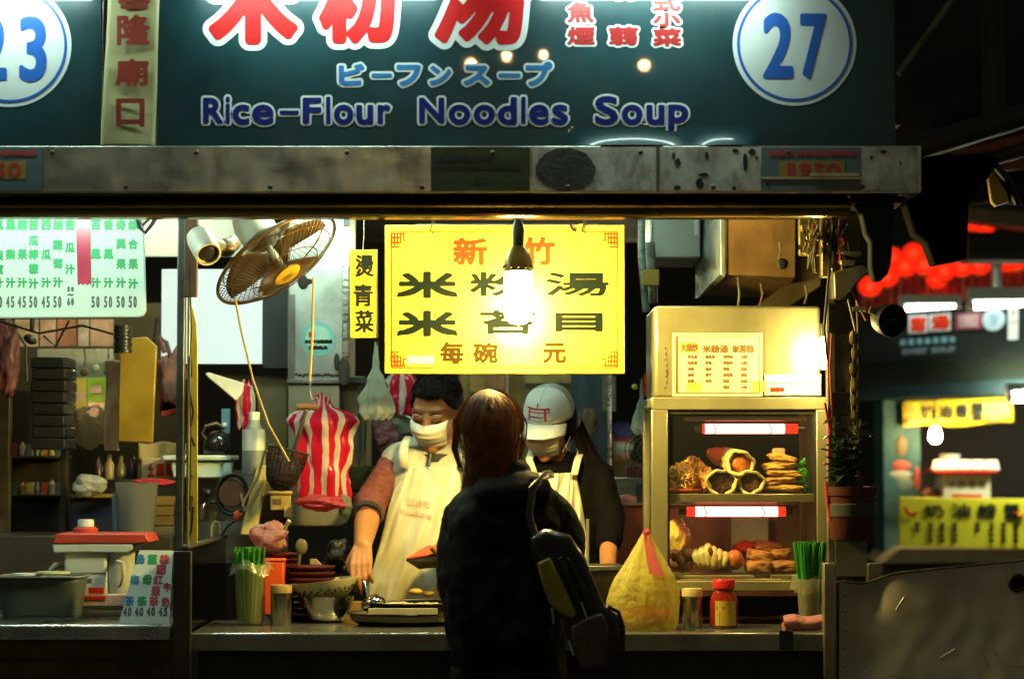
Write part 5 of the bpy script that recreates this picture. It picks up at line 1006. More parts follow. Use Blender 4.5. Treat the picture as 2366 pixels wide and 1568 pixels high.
m = MB(); m.ell(L(0, .018, .030), (.074, .096, .094), m_, 60, 40, lambda d: -.32 * max(0, min(1, (-d.y - .45) * 4)) * (d.z < .55) + .02 * noise.noise(d * 9)); m.build('hair_base', M('hair_shade', (.05, .018, .006), .7, spec=.2), cu)
C0 = P(1132, 987, -.26)
def fall(t, k):
    a = 2 * math.pi * k[0]; el_ = .03 + 1.3 * k[1] ** .8; top = C0 + Vector((.088 * math.sin(a) * math.sin(el_), .100 * math.cos(a) * math.sin(el_), .082 * math.cos(el_) + .004 * k[2]))
    R_ = .086 + .010 * k[2]; e2 = min(1.0, t / .45); g2 = el_ + (1.62 - el_) * e2
    if t < .45: return C0 + Vector((R_ * .86 * math.sin(a) * math.sin(g2), R_ * 1.18 * math.cos(a) * math.sin(g2), .100 * math.cos(g2) + .006 * k[2]))
    w = (t - .45) / .55; sh = 1 - .30 * w + .30 * w * w * (math.sin(a) < 0) ; return C0 + Vector((R_ * .86 * math.sin(a) * sh + .012 * math.sin(5 * w + k[2] * 6) * w + .010 * w, R_ * 1.18 * math.cos(a) * (1 - .25 * w) - .012 * w, -.003 - w * (.128 + .05 * k[2])))
strands(cu, 'hair', 2600, fall, 0, HAIRR, 3, 14, .0016, C0)
def loose(t, k):
    p = fall(t, (k[0], k[1] * .7, .8 + .8 * k[2])); s = 1 if p.x > C0.x else -1; w = math.sin(math.pi * min(1, t * 1.05)); return p + Vector((s * (.010 + .022 * k[2]) * w * w * .6 + .004 * math.sin(9 * t + 20 * k[1]), -.006 * w, .010 * w * k[1] - .012 * t * k[2]))
strands(cu, 'loose_hair', 260, loose, 0, HAIRR, 9, 16, .0007)
def lock(t, k):   # the lock that swings forward past the left cheek
    a = 2 * math.pi * k[0]; q_ = math.sqrt(k[1]) * (12 - 7 * t); w = math.sin(math.pi * t); return P(1084 - 34 * math.sin(min(1, t * 1.35) * 1.57) + 14 * max(0, t - .72) * 3 + q_ * math.cos(a), 935 + 142 * t + q_ * .4 * math.sin(a), -.20 + .02 * w) + Vector((0, .012 * math.sin(a), 0))
strands(cu, 'hair_lock', 420, lock, 0, HAIRR, 11, 14, .0011)
# her bag
r = thing('shoulder_bag', 'black leather bag with painted-sheen olive pocket hanging at the back of the customer', 'bag', P(1340, 1540, -.50))
LEA = M('bag_leather', (.014, .012, .009), .25, var=.4, bump=.2, bscale=50); OLV = M('olive_lit_gloss', (.26, .215, .03), .25, var=.3, scale=12, bump=.1, bscale=12)
m = MB(); m.pprism([(1222, 1238), (1262, 1222), (1318, 1238), (1352, 1290), (1398, 1400), (1434, 1428), (1438, 1500), (1402, 1548), (1340, 1548), (1318, 1500), (1300, 1432), (1262, 1392), (1232, 1300)], -.52, .12); m.build('bag_body', LEA, r, bevel=.018)
m = MB(); m.pprism([(1240, 1300), (1270, 1286), (1292, 1330), (1334, 1418), (1322, 1428), (1292, 1416), (1268, 1390), (1252, 1345)], -.530, .02); m.build('lit_olive_pocket', OLV, r, bevel=.006)  # olive base raised to hold the lane light reflected on the panel
m = MB(); m.pprism([(1286, 1290), (1300, 1284), (1352, 1424), (1340, 1428)], -.531, .02); m.pprism([(1306, 1286), (1318, 1290), (1390, 1420), (1362, 1428)], -.527, .02); m.build('strap_panel', LEA, r, bevel=.005)
m = MB(); m.pprism([(1318, 1446), (1350, 1428), (1390, 1414), (1404, 1440), (1408, 1500), (1392, 1540), (1342, 1546), (1322, 1500)], -.534, .02); m.build('printed_pocket', M('printed_leather', (.07, .042, .035), .35, var=.7, scale=14, stretch=(2, 1, .5), stain=(.02, .012, .01), stamt=.8), r, bevel=.008)
for pts in ([(1342, 1390), (1354, 1424)], [(1274, 1402), (1278, 1440)], [(1312, 1478), (1324, 1512)]): m = MB(); m.tube([P(x, y, -.538) for x, y in pts], .0035, 8); m.build('zip_pull', CHROME, r)
m = MB(); m.tube([P(1240, 1250, -.46), P(1222, 1190, -.43), P(1230, 1130, -.42), P(1262, 1096, -.36), P(1275, 1094, -.28)], .013, 10, True, .4); m.build('shoulder_strap', LEA, r)
m = MB(); m.tube([P(1404, 1400, -.5), P(1428, 1412, -.5), P(1440, 1450, -.5), P(1438, 1500, -.5)], .006, 8); m.build('handle', LEA, r)
m = MB(); m.tube([P(1357, 1198, .2), P(1357, 1310, .2)], .0045, 8); tag(m.build('clear_stick', film('clear_acrylic', (.8, .75, .5), .05, .6, .5, 0)), 'clear upright acrylic rod standing beside the customer on the counter', 'rod')

# ---------------------------------------------------------------- passer-by far behind
FYp = 5.4
fp = thing('person', 'small masked passer-by with a blue cap far behind the stall', 'person', (P(1435, 1100, FYp).x, FYp, 0))
b = Bd(); L, m_ = frame(P(1434, 1018, FYp), 10, 5, 0, .80); head(b, L, m_, .8); b.cap(L(0, .02, -.07), .04, P(1440, 1075, FYp), .05)
b.chain([PX(1440, 1110, FYp, 42), PX(1440, 1180, FYp, 44), PX(1440, 1260, FYp, 46)])
for s in (-1, 1):
    w_ = P(1440 + s * 60, 1230, FYp - .05); b.chain([PX(1440 + s * 42, 1090, FYp, 16), (P(1440 + s * 58, 1160, FYp), .035), (w_, .024)]); hand(b, w_, (0, -.1, -1), (-s, 0, 0), (.3, .3, .2), .85, s)
legs(b, P(1425, 1, FYp).x, P(1458, 1, FYp).x, FYp, .8, .07); b.build('body', SKIN, fp, remesh=.009, smit=3)
v = Bd(); v.chain([PX(1440, 1106, FYp, 50), PX(1440, 1260, FYp, 54)])
for s in (-1, 1): v.chain([PX(1440 + s * 44, 1092, FYp, 22), (P(1440 + s * 58, 1160, FYp), .05), (P(1440 + s * 60, 1215, FYp - .04), .04)])
v.build('jacket', M('olive_coat', (.07, .06, .025), .8), fp, remesh=.012, smit=4)
mask(fp, L, M('blue_mask', (.45, .55, .55), .8), .8)
m = MB(); m.grid(lambda u, v_: L(.088 * math.cos(v_ * 1.57) ** .6 * math.sin(6.283 * u), .01 - .10 * math.cos(v_ * 1.57) ** .6 * math.cos(6.283 * u), .03 + .095 * math.sin(v_ * 1.57)), 30, 10, True); cp = m.build('cap', M('cap_blue', (.02, .03, .14), .7), fp, solid=.002)
m = MB(); m.grid(lambda u, v_: L(.09 * math.sin(-1.1 + 2.2 * u), .01 - .10 * math.cos(-1.1 + 2.2 * u) - .06 * v_, .03 - .01 * v_), 12, 4); m.build('brim', M('brim_red', (.22, .02, .02), .7), cp, solid=.003)
# ================================================================ juice stall on the left
LY = .32
r = thing('juice_menu', 'pale green juice price board with green characters and a pink tape over one column', 'menu board', P(150, 730, LY))
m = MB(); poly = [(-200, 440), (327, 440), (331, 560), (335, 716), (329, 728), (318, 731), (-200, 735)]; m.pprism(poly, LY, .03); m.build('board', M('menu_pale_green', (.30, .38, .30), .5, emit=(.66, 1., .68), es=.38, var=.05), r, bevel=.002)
gx_ = [-4, 24, 51, 77, 106, 133, 161, 193, 221, 250, 279, 307]
cols = [[('鳳', 520), ('梨', 590), ('蜜', 622), ('汁', 653)], [('鳳', 520), ('梨', 588), ('汁', 653)], [('蘋', 520), ('果', 588), ('汁', 653)], [('苦', 520), ('瓜', 556), ('檸', 588), ('檬', 621), ('汁', 655)], [('西', 520), ('瓜', 588), ('汁', 653)], [('胡', 520), ('蘿', 566), ('蔔', 609), ('汁', 652)], [('苦', 520), ('瓜', 572), ('汁', 622)], [], [('百', 520), ('鳳', 587), ('汁', 653)], [('香', 520), ('鳳', 587), ('汁', 653)], [('奇', 520), ('異', 564), ('果', 610), ('汁', 653)], [('綜', 520), ('合', 564), ('果', 610), ('汁', 655)]]
letters('green_characters', [(c_, x - 11, y - 12, x + 12, y + 12) for x, col_ in zip(gx_, cols) for c_, y in col_], LY - .002, GREEN, r, bold=1.3)
pr_ = ['50', '45', '45', '50', '45', '50', '', '', '50', '50', '50', '50']
letters('prices', [(d, x - 10 + 11 * i, 684, x - 2 + 11 * i, 711) for x, t in zip(gx_, pr_) for i, d in enumerate(t)] + [('5', 155, 662, 162, 674), ('0', 164, 662, 171, 674), ('~', 156, 678, 170, 684), ('6', 155, 688, 162, 706), ('0', 164, 688, 171, 706)], LY - .002, M('grey_ink', (.10, .11, .10), .5), r, bold=1.1)
m = MB(); m.grid(lambda u, v: P(176 + 3 * v + 32 * u, 525 + 132 * v + (2 * math.sin(u * 20) if v > .99 else 0), LY - .004 - .003 * math.sin(v * 4)), 14, 12); m.build('pink_tape', M('pink_tape', (.55, .06, .10), .25, var=.3, scale=8, stretch=(1, 1, .4)), r)
m = MB(); m.tube([P(316, 500, LY - .02), P(322, 525, LY - .02), P(335, 538, LY - .02), P(350, 520, LY - .01), P(362, 500, LY)], .006, 8); m.tube([P(318, 505, LY - .02), P(330, 520, LY - .03), P(345, 505, LY - .02)], .005, 8); m.build('cable_coil', BLACKP, r)
# counter
r = thing('juice_counter', 'steel juice stall counter at the left edge with a bright front edge', 'counter', (-1.4, .2, 0)); lz = P(200, 1442, 0).z; xr = P(396, 1442, 0).x
m = MB(); m.box((-2.2, 0, lz - .045), (xr, .62, lz)); m.build('counter_top', M('left_counter_steel', (.50, .52, .48), .28, 1., var=.2, bump=.03), r, bevel=.007)
m = MB(); m.box((-2.2, .03, .02), (xr - .005, .06, lz - .046)); m.build('front_panel', M('brown_steel', (.09, .065, .035), .35, .8, var=.5, scale=4, bump=.05, bscale=6), r)
m = MB(); m.box((-2.2, .024, lz - .11), (xr - .01, .029, lz - .10)); m.build('panel_seam', BLACK, r)
# juicer
JY = .34; r = thing('juicer', 'white kitchen juicer with red lid and white cap on the left counter', 'juicer', P(230, 1400, JY))
def rbox(m, x0, y0, x1, y1, Y, dep): m.pbox(x0, y0, x1, y1, Y, dep)
m = MB(); m.pprism([(147, 1274), (246, 1274), (246, 1386), (150, 1386)], JY, .17); bd = m.build('body', M('juicer_white', (.60, .68, .62), .35, var=.05), r, bevel=.008)
m = MB(); m.pbox(152, 1322, 244, 1324, JY - .0015, .002); m.pbox(188, 1336, 212, 1344, JY - .0015, .002); m.build('seam_line', M('grey_ink', 0), bd)
m = MB(); m.pprism([(120, 1256), (306, 1256), (306, 1268), (296, 1276), (124, 1276)], JY - .01, .19); m.build('rim', M('juicer_white', 0), r, bevel=.004)
m = MB(); m.pprism([(128, 1232), (336, 1232), (346, 1252), (308, 1255.5), (121, 1255.5)], JY - .012, .19); m.build('lid', M('lid_coral', (.55, .07, .045), .4), r, bevel=.004)
m = MB(); c_ = P(198, 1232, JY + .08); s_ = S(JY); m.lathe([(28 * s_, 0), (28 * s_, 12 * s_), (22 * s_, 16 * s_), (0, 16 * s_)], c_, 24); m.build('feed_collar', M('lid_coral', 0), r)
m = MB(); m.lathe([(19 * s_, 16.5 * s_), (19 * s_, 30 * s_), (17 * s_, 33 * s_), (0, 33 * s_)], c_, 24); m.build('cap', OFFW, r)
m = MB(); c_ = P(277, 1385, JY + .05); m.lathe([(0, 0), (22 * s_, 0), (28 * s_, 10 * s_), (33 * s_, 60 * s_), (34 * s_, 112 * s_), (31 * s_, 112 * s_), (28 * s_, 20 * s_), (0, 8 * s_)], c_, 32); m.build('juice_jug', M('jug_milky', (.58, .62, .54), .3, alpha=.92), r)
m = MB(); m.tube([P(270, 1296, JY - .004), P(284, 1300, JY - .022), P(286, 1330, JY - .026), P(280, 1350, JY - .02), P(274, 1354, JY - .004)], [.006, .007, .0065, .006, .005], 10); m.build('jug_handle', M('handle_cream', (.62, .58, .42), .35), r)
m = MB(); m.tube([P(146, 1302, JY + .06), P(128, 1306, JY + .04), P(114, 1318, JY + .03)], [.009, .011, .006], 10); m.build('spout', M('handle_cream', 0), r)
m = MB(); m.pprism([(192, 1372), (296, 1372), (300, 1400), (188, 1400)], JY - .02, .16); m.build('base', M('base_white', (.55, .42, .38), .5), r, bevel=.003)
m = MB(); m.pbox(196, 1376, 245, 1384, JY - .023, .002); m.pbox(204, 1356, 240, 1371, JY - .021, .002); m.build('red_print', REDI, r)
# grey tub
r = thing('grey_tub', 'grey plastic tub with pale lids on top at the left end of the juice counter', 'tub', P(95, 1432, .16))
m = MB(); s_ = S(.2); c_ = P(98, 1430, .24)
def tub(u, v):
    a = 2 * math.pi * u; k = 1 - .14 * (1 - v); e = .35; cx = math.copysign(abs(math.cos(a)) ** e, math.cos(a)); sy = math.copysign(abs(math.sin(a)) ** e, math.sin(a)); return c_ + Vector((96 * s_ * k * cx, .085 * k * sy, 100 * s_ * v))
m.grid(tub, 64, 6, True); m.add([tub(i / 64, 0) for i in range(64)], [tuple(range(64))[::-1]]); m.build('tub_wall', M('tub_grey', (.09, .12, .10), .4, var=.15), r, solid=.004)
m = MB(); m.grid(lambda u, v: tub(u, .98) + (tub(u, .98) - c_ - Vector((0, 0, 98 * s_))) * (.06 * v) + Vector((0, 0, .004 * math.sin(v * 3.1))), 64, 3, True); m.build('rim', M('tub_rim', (.22, .25, .19), .4), r, solid=.005)
for i, (x, y, w) in enumerate(((62, 1326, 34), (122, 1322, 38))): m = MB(); m.lathe([(0, 0), (w * s_, 0), (w * s_ * 1.05, .004), (w * s_, .009), (0, .010)], P(x, y + 4, .26), 28); m.build('plastic_lid', [OFFW, CREAM][i], r)
# price card
def cf_(x, y): 
    p = P(x, y, .10); k = (p.z - lz) / .15; return Vector((p.x, .06 + .05 * k, p.z))
r = thing('tea_price_card', 'white leaning price card with blue, green and red tea names', 'price card', P(338, 1436, .06))
m = MB(); a_ = [cf_(280, 1436), cf_(396, 1438), cf_(396, 1272), cf_(318, 1271)]; m.add(a_ + [p + Vector((0, .004, 0)) for p in a_], [(0, 1, 2, 3), (7, 6, 5, 4), (0, 4, 5, 1), (1, 5, 6, 2), (2, 6, 7, 3), (3, 7, 4, 0)]); m.build('card', M('card_white', (.66, .74, .68), .45, var=.04), r, smooth=False)
cfn = lambda x, y: cf_(x, y) + Vector((0, -.0015, 0))
for nm, mt, its in (('blue_characters', M('ink_blue', (.03, .20, .42), .5), [('烏', 321, 1291), ('梅', 311, 1338), ('茶', 302, 1386)]), ('green_characters', GREEN, [('薑', 350, 1291), ('母', 340, 1338), ('茶', 330, 1386)]), ('red_characters', M('ink_brick', (.48, .06, .07), .5), [('桂', 377, 1291), ('圓', 371, 1315), ('紅', 365, 1338), ('棗', 361, 1363), ('茶', 358, 1386), ('牛', 387, 1355), ('奶', 385, 1388)])):
    letters(nm, [(c, x - 11, y - 11, x + 11, y + 11) if x < 383 else (c, x - 10, y - 11, x + 9, y + 11) for c, x, y in its], 0, mt, r, bold=1.0, fn=cfn)
letters('prices', [(d, x + 11 * i - 10, 1400, x + 11 * i - 1, 1420) for x, t in ((298, '40'), (325, '40'), (352, '40'), (380, '45')) for i, d in enumerate(t)], 0, M('grey_ink', 0), r, bold=.9, fn=cfn)
# jug, boxes and clutter behind the juice counter
r = thing('clear_jug', 'tall clear ribbed plastic jug behind the juicer', 'jug', P(315, 1238, .7)); s_ = S(.7)
m = MB(); m.lathe([(0, 0), (38 * s_, 0), (40 * s_, 6 * s_), (50 * s_, 120 * s_), (53 * s_, 124 * s_), (48 * s_, 122 * s_), (37 * s_, 8 * s_), (0, 6 * s_)], P(315, 1238, .7), 20); m.build('jug_wall', film('smoky_clear', (.34, .36, .33), .1, .45, .4, .2, 8), r)
m = MB(); m.tube([P(268, 1236, .7), P(264, 1150, .7), P(266, 1142, .7), P(280, 1140, .7)], .008, 8); m.build('handle', M('blue_grey_plastic', (.10, .16, .2), .3), r)
def bx(name, label, cat, x0, y0, x1, y1, Y, dep, mat, bev=.003, grp=None, rot=None):
    m = MB(); m.pbox(x0, y0, x1, y1, Y, dep, rot); return tag(m.build(name, mat, bevel=bev), label, cat, grp)
def poly(name, label, cat, pix, Y, dep, mat, bev=.004, grp=None):
    m = MB(); m.pprism(pix, Y, dep); return tag(m.build(name, mat, bevel=bev), label, cat, grp)
POST1 = M('poster_warm', (.42, .22, .10), .6, var=.6, scale=5, stretch=(3, 1, 1))
bx('back_counter', 'dark back counter of the juice stall behind the juicer', 'counter', -60, 1238, 396, 1440, .74, .5, M('dark_shelf', (.035, .028, .02), .6, var=.4))
for i, (x0, x1, y0, mt) in enumerate(((-20, 24, 830, 'dark_frame'), (138, 156, 880, 'dark_frame2'))):
    bx('shelf_upright', ['dark brown upright at the extreme left edge', 'brown upright right of the black crate stack'][i], 'upright', x0, y0, x1, 1236, 1.0, .04, M(mt, (.07, .055, .03), .5, .4, var=.5))
bx('wall_cupboard', 'dark reddish-brown cupboard wall behind the left uprights', 'cupboard', 20, 900, 140, 1240, 1.3, .3, M('cupboard_brown', (.03, .018, .012), .6, var=.7, scale=4, stretch=(4, 1, .6)))
for k in range(8): bx('black_crate', 'black plastic crate in the tall stack at the far left', 'crate', 72 + 4 * wig(k * 2, 1, 4), 824 + 27 * k, 150 + 4 * wig(k * 3, 1, 7), 849 + 27 * k, .95, .2, M('crate_black', (.012, .012, .010), .5), .005, 'black crates stacked behind the juice counter')
bx('white_awning_board', 'off-white board under the lamps behind the juice stall', 'board', 85, 806, 262, 880, 1.5, .03, M('offwhite_board', (.46, .46, .36), .5, var=.15))
for i, (x0, x1, c) in enumerate(((34, 88, (.50, .34, .22)), (92, 128, (.46, .28, .20)), (132, 176, (.36, .14, .07)), (180, 205, (.55, .40, .30)), (208, 262, (.42, .25, .16)))):
    bx('menu_photo', ['peach menu picture at the left of the row under the juice board', 'rosy menu picture second in the row', 'brown-red menu picture in the middle of the row', 'narrow pale menu picture fourth in the row', 'tan menu picture at the right of the row'][i], 'picture', x0, 738, x1, 800, 1.4, .01, M('photo_%d' % i, c, .5, var=.45, scale=12), .001, 'menu pictures under the juice board')
r = thing('shop_poster', 'yellow and green drinks poster at the back of the juice stall', 'poster', P(203, 1000, 1.45))
m = MB(); m.pbox(164, 872, 200, 1000, 1.45, .01); m.build('yellow_half', M('poster_yellow', (.60, .48, .08), .5, var=.3, scale=9), r)
m = MB(); m.pbox(200.5, 872, 246, 1000, 1.45, .01); m.build('green_half', M('poster_green', (.30, .48, .05), .5, var=.4, scale=9), r)
m = MB(); 
for k, (x, y, w, h) in enumerate(((168, 905, 28, 22), (204, 930, 36, 12), (172, 950, 20, 26), (208, 890, 26, 18))): prect(m, x, y, x + w, y + h, 1.4485 - k * .0003)
m.build('poster_print', M('poster_pale', (.66, .42, .30), .5, var=.4, scale=20), r, smooth=False)
m = MB(); m.ell(P(217, 952, 1.42), .018, nu=14, nv=10); tag(m.build('small_lamp', glow('small_warm_light', (1., .62, .3), 9)), 'tiny warm lamp in front of the drinks poster', 'lamp')
r = thing('hanging_banner', 'narrow white and red hanging banner left of the yellow folder', 'banner', P(257, 1040, .9))
m = MB(); m.grid(lambda u, v: P(242 + 34 * u + 3 * math.sin(v * 6), 832 + 208 * v, .9 + .01 * math.sin(v * 7 + u * 3)), 6, 24); m.build('banner_cloth', M('banner_cloth', (.52, .40, .30), .7, var=.6, scale=8, stretch=(1, 1, .5), stain=(.4, .08, .05), stamt=.8, stscale=7), r, solid=.002)
poly('yellow_folder', 'glossy yellow-brown folder board hanging behind the juicer', 'folder', [(277, 784), (338, 778), (362, 800), (352, 1022), (272, 1020)], .85, .02, M('folder_ochre', (.34, .22, .025), .3, var=.45, scale=4, bump=.1, bscale=8))
m = MB()
for k in range(8): z = 752 + k * 8; m.lathe([(.0, 0), (.028 + .003 * (k % 2), 0), (.028 + .003 * (k % 2), -.010), (0, -.010)], P(284, z, .8), 18)
tag(m.build('ribbed_lamp_socket', BLACKP), 'black ribbed cylinder hanging under the juice price board', 'lamp fitting')
m = MB(); m.tube([P(74, 735, .9), P(74, 765, .9)], .008, 8); m.ell(P(70, 784, .9), (.024, .024, .016), Matrix.Rotation(R(30), 3, 'Y')); m.tube([P(100, 775, .92), P(128, 800, .95), P(160, 740, .95)], .004, 6); tag(m.build('spot_lamp', BLACKP), 'small black unlit spotlight under the juice board', 'lamp')
bagblob('maroon_bag', 'dark maroon bag hanging at the extreme left edge', 12, 822, 34, 88, .8, M('maroon_bag', (.11, .03, .035), .5, var=.4), None, 3)
bagblob('mauve_bag', 'drooping mauve cloth bag behind the left post', 398, 872, 34, 66, 1.0, M('mauve_cloth', (.26, .12, .10), .8, var=.35), None, 9)
m = MB(); m.tube([P(380, 815, 1.), P(368, 775, 1.), P(384, 790, 1.), P(396, 830, 1.)], .008, 8); tag(m.build('bag_tie', M('mauve_cloth', 0)), 'twisted tie at the top of the mauve bag', 'cord')
poly('red_scoop', 'red plastic scoop and tan tray hanging under the mauve bag', 'scoop', [(366, 900), (374, 900), (372, 950), (420, 940), (422, 952), (370, 962)], 1.02, .03, M('scoop_red', (.45, .05, .02), .4))
poly('tan_tray', 'tilted tan tray behind the red scoop', 'tray', [(376, 905), (425, 895), (425, 930), (372, 948)], 1.05, .02, M('tray_tan', (.30, .15, .06), .5))
bagblob('grey_bag', 'crumpled grey-tan plastic bag under the drinks poster', 212, 985, 44, 52, 1.0, film('grey_tan_film', (.40, .33, .24), .3, .2, .4, .6, 20), None, 12)
bagblob('white_bag', 'crumpled white plastic bag beside the clear jug', 205, 1120, 40, 24, .9, film('white_film', (.62, .62, .52), .3, .1, .4, .6, 25), None, 14)
bx('blue_black_crate', 'dark blue crate under the crumpled white bag', 'crate', 160, 1150, 262, 1236, .95, .25, M('crate_navy', (.008, .010, .022), .5, var=.4), .006)
bx('yellow_tray', 'ochre tray edge under the crumpled white bag', 'tray', 165, 1142, 262, 1150, .93, .25, OCH)
m = MB(); m.grid(lambda u, v: P(320 + 112 * u, 1022 + 38 * v + 3 * math.sin(u * 9), .95 + .02 * math.sin(u * 4)), 20, 6); tag(m.build('tan_cloth', M('tan_towel', (.34, .28, .14), .9, var=.2), solid=.006), 'tan cloth draped behind the left post', 'cloth')
r = thing('printed_carton', 'pale carton with red characters behind the left post', 'carton', P(370, 1110, .92)); m = MB(); m.pbox(326, 1058, 404, 1112, .92, .14); m.build('carton_body', M('carton_pale', (.46, .38, .22), .6), r, bevel=.003); letters('carton_print', [('土', 340, 1070, 356, 1100), ('鳳', 360, 1070, 380, 1100), ('梨', 384, 1070, 402, 1100)], .918, REDI, r, bold=1.6)
bagblob('red_cloth', 'flat red cloth folded in front of the printed carton', 352, 1114, 46, 10, .8, M('red_cloth', (.42, .015, .02), .7), None, 17, cat='cloth')
for k in range(4): bx('tan_box', 'tan cardboard box in the pile behind the left post', 'box', 352 + 3 * wig(k * 3, 1, 2), 1146 + 23 * k, 402, 1167 + 23 * k, .88, .12, CARD, .002, 'tan boxes piled behind the left post')
for k in range(5):
    x = 226 + 26 * k; m = MB(); m.lathe([(0, 0), (.017, 0), (.017, .05), (.008, .065), (.008, .085), (0, .085)], P(x, 1110 - 4 * (k % 2), .98), 14); tag(m.build('sauce_bottle', [M('bottle_dark', (.05, .02, .03), .2), M('bottle_tan', (.42, .32, .2), .3), M('bottle_olive', (.14, .13, .05), .2)][k % 3]), ['dark bottle at the left of the bottle row behind the jug', 'tan bottle second in the row behind the jug', 'olive bottle in the middle of the row behind the jug', 'dark bottle fourth in the row behind the jug', 'tan bottle at the right of the row behind the jug'][k], 'bottle', 'bottles behind the clear jug')
bx('bottle_shelf', 'narrow dark shelf carrying small bottles behind the clear jug', 'shelf', 205, 1108, 345, 1116, .94, .12, M('dark_shelf', 0))
bx('juice_back_wall', 'dim ochre back wall of the juice stall', 'wall', -260, 700, 420, 1300, 1.75, .05, M('ochre_wall', (.055, .045, .020), .7, var=.6, scale=3), 0)
# small stock on two shelves behind the juice counter
for row, (yy, yd) in enumerate(((1052, 1.35), (1140, 1.30))):
    bx('wall_shelf', ['upper thin wall shelf with small packets at the far left', 'lower thin wall shelf with small packets at the far left'][row], 'shelf', 24, yy, 150, yy + 6, yd - .10, .12, STEELD, .001)
    for k in range(7):
        x0 = 28 + 17 * k; h = 26 + 12 * abs(wig(k * 2.3, 1, row + 2)); ci = [(.30, .05, .04), (.34, .30, .10), (.06, .16, .08), (.40, .38, .30), (.08, .10, .2), (.36, .18, .04), (.20, .20, .16)][(k * 3 + row * 2) % 7]
        m = MB(); q_ = P(x0 + 7, yy - .5, yd - .05); w_ = .009 + .002 * (k % 3)
        if k % 2: m.lathe([(0, 0), (w_, 0), (w_, h * S(yd) * .7), (w_ * .5, h * S(yd) * .85), (w_ * .5, h * S(yd)), (0, h * S(yd))], q_, 12)
        else: m.box((q_.x - w_, q_.y - .01, q_.z), (q_.x + w_, q_.y + .012, q_.z + h * S(yd) * .9))
        cn = ['red', 'ochre', 'green', 'white', 'blue', 'orange', 'grey'][(k * 3 + row * 2) % 7]
        tag(m.build('small_bottle' if k % 2 else 'small_packet', M('stock_' + cn, ci, .45, var=.35, scale=30)), 'small %s %s on the %s wall shelf at the far left' % (cn, 'bottle' if k % 2 else 'packet', ['upper', 'lower'][row]), 'bottle' if k % 2 else 'packet', 'small stock on the wall shelves')
for k in range(7):
    x = 168 + 27 * k; y1 = 842 + 34 * abs(wig(k * 1.7, 1, 6)); m = MB(); m.tube([P(x, 806, 1.25), P(x + 2, y1 - 20, 1.25), P(x - 1, y1, 1.25)], .003, 6); m.ell(P(x - 1, y1 + 9, 1.25), (.014, .006, .016)); tag(m.build('hanging_ladle', [STEELG, RUST, CREAM][k % 3]), 'small utensil hanging in the row under the off-white board', 'utensil', 'utensils hanging in a row behind the juice stall')
for k, pts in enumerate(([(0, 742), (90, 770), (190, 752), (262, 772)], [(20, 735), (60, 800), (62, 880)], [(300, 815), (296, 900), (310, 1010)], [(362, 735), (350, 830), (366, 905)])): m = MB(); m.tube([P(x, y, .78 + .05 * k) for x, y in pts], .0045, 6); tag(m.build('loose_cable', BLACKP), ['black cable sagging under the juice board', 'black cable hanging at the far left under the juice board', 'black cable hanging in front of the yellow folder', 'black cable hanging beside the mauve bag'][k], 'cable')
# narrow yellow board fixed behind the left post
r = thing('side_banner', 'narrow yellow vertical board with black brush strokes fixed behind the left post', 'sign', P(446, 1255, .06))
m = MB(); m.pprism([(438, 700), (446, 716), (453, 745), (456, 800), (456, 1254), (436, 1254), (436, 700)], .06, .008); m.build('board', M('banner_yellow', (.62, .52, .06), .5, var=.08), r, bevel=.001)
m = MB()
for pts in ([(437, 800), (442, 870)], [(437, 900), (446, 950), (441, 985)], [(438, 1000), (450, 1030)], [(437, 1090), (445, 1102)], [(437, 1142), (446, 1148), (440, 1176), (445, 1190)], [(446, 1170), (442, 1220), (437, 1240)]): m.tube([P(x, y, .0585) for x, y in pts], .0028, 6, True, .4)
m.build('brush_strokes', INK, r)
tube_lamp('juice_tube_lamp', 'fluorescent tube above the counter of the juice stall', (-1.80, -.12, 2.20), (-1.10, -.12, 2.20), .013, COOL, 125, group='tubes in the juice stall')
tube_lamp('juice_tube_lamp', 'fluorescent tube at the back of the juice stall', (-1.7, 1.15, 2.27), (-1.1, 1.15, 2.27), .013, (1., .92, .5), 100, group='tubes in the juice stall')

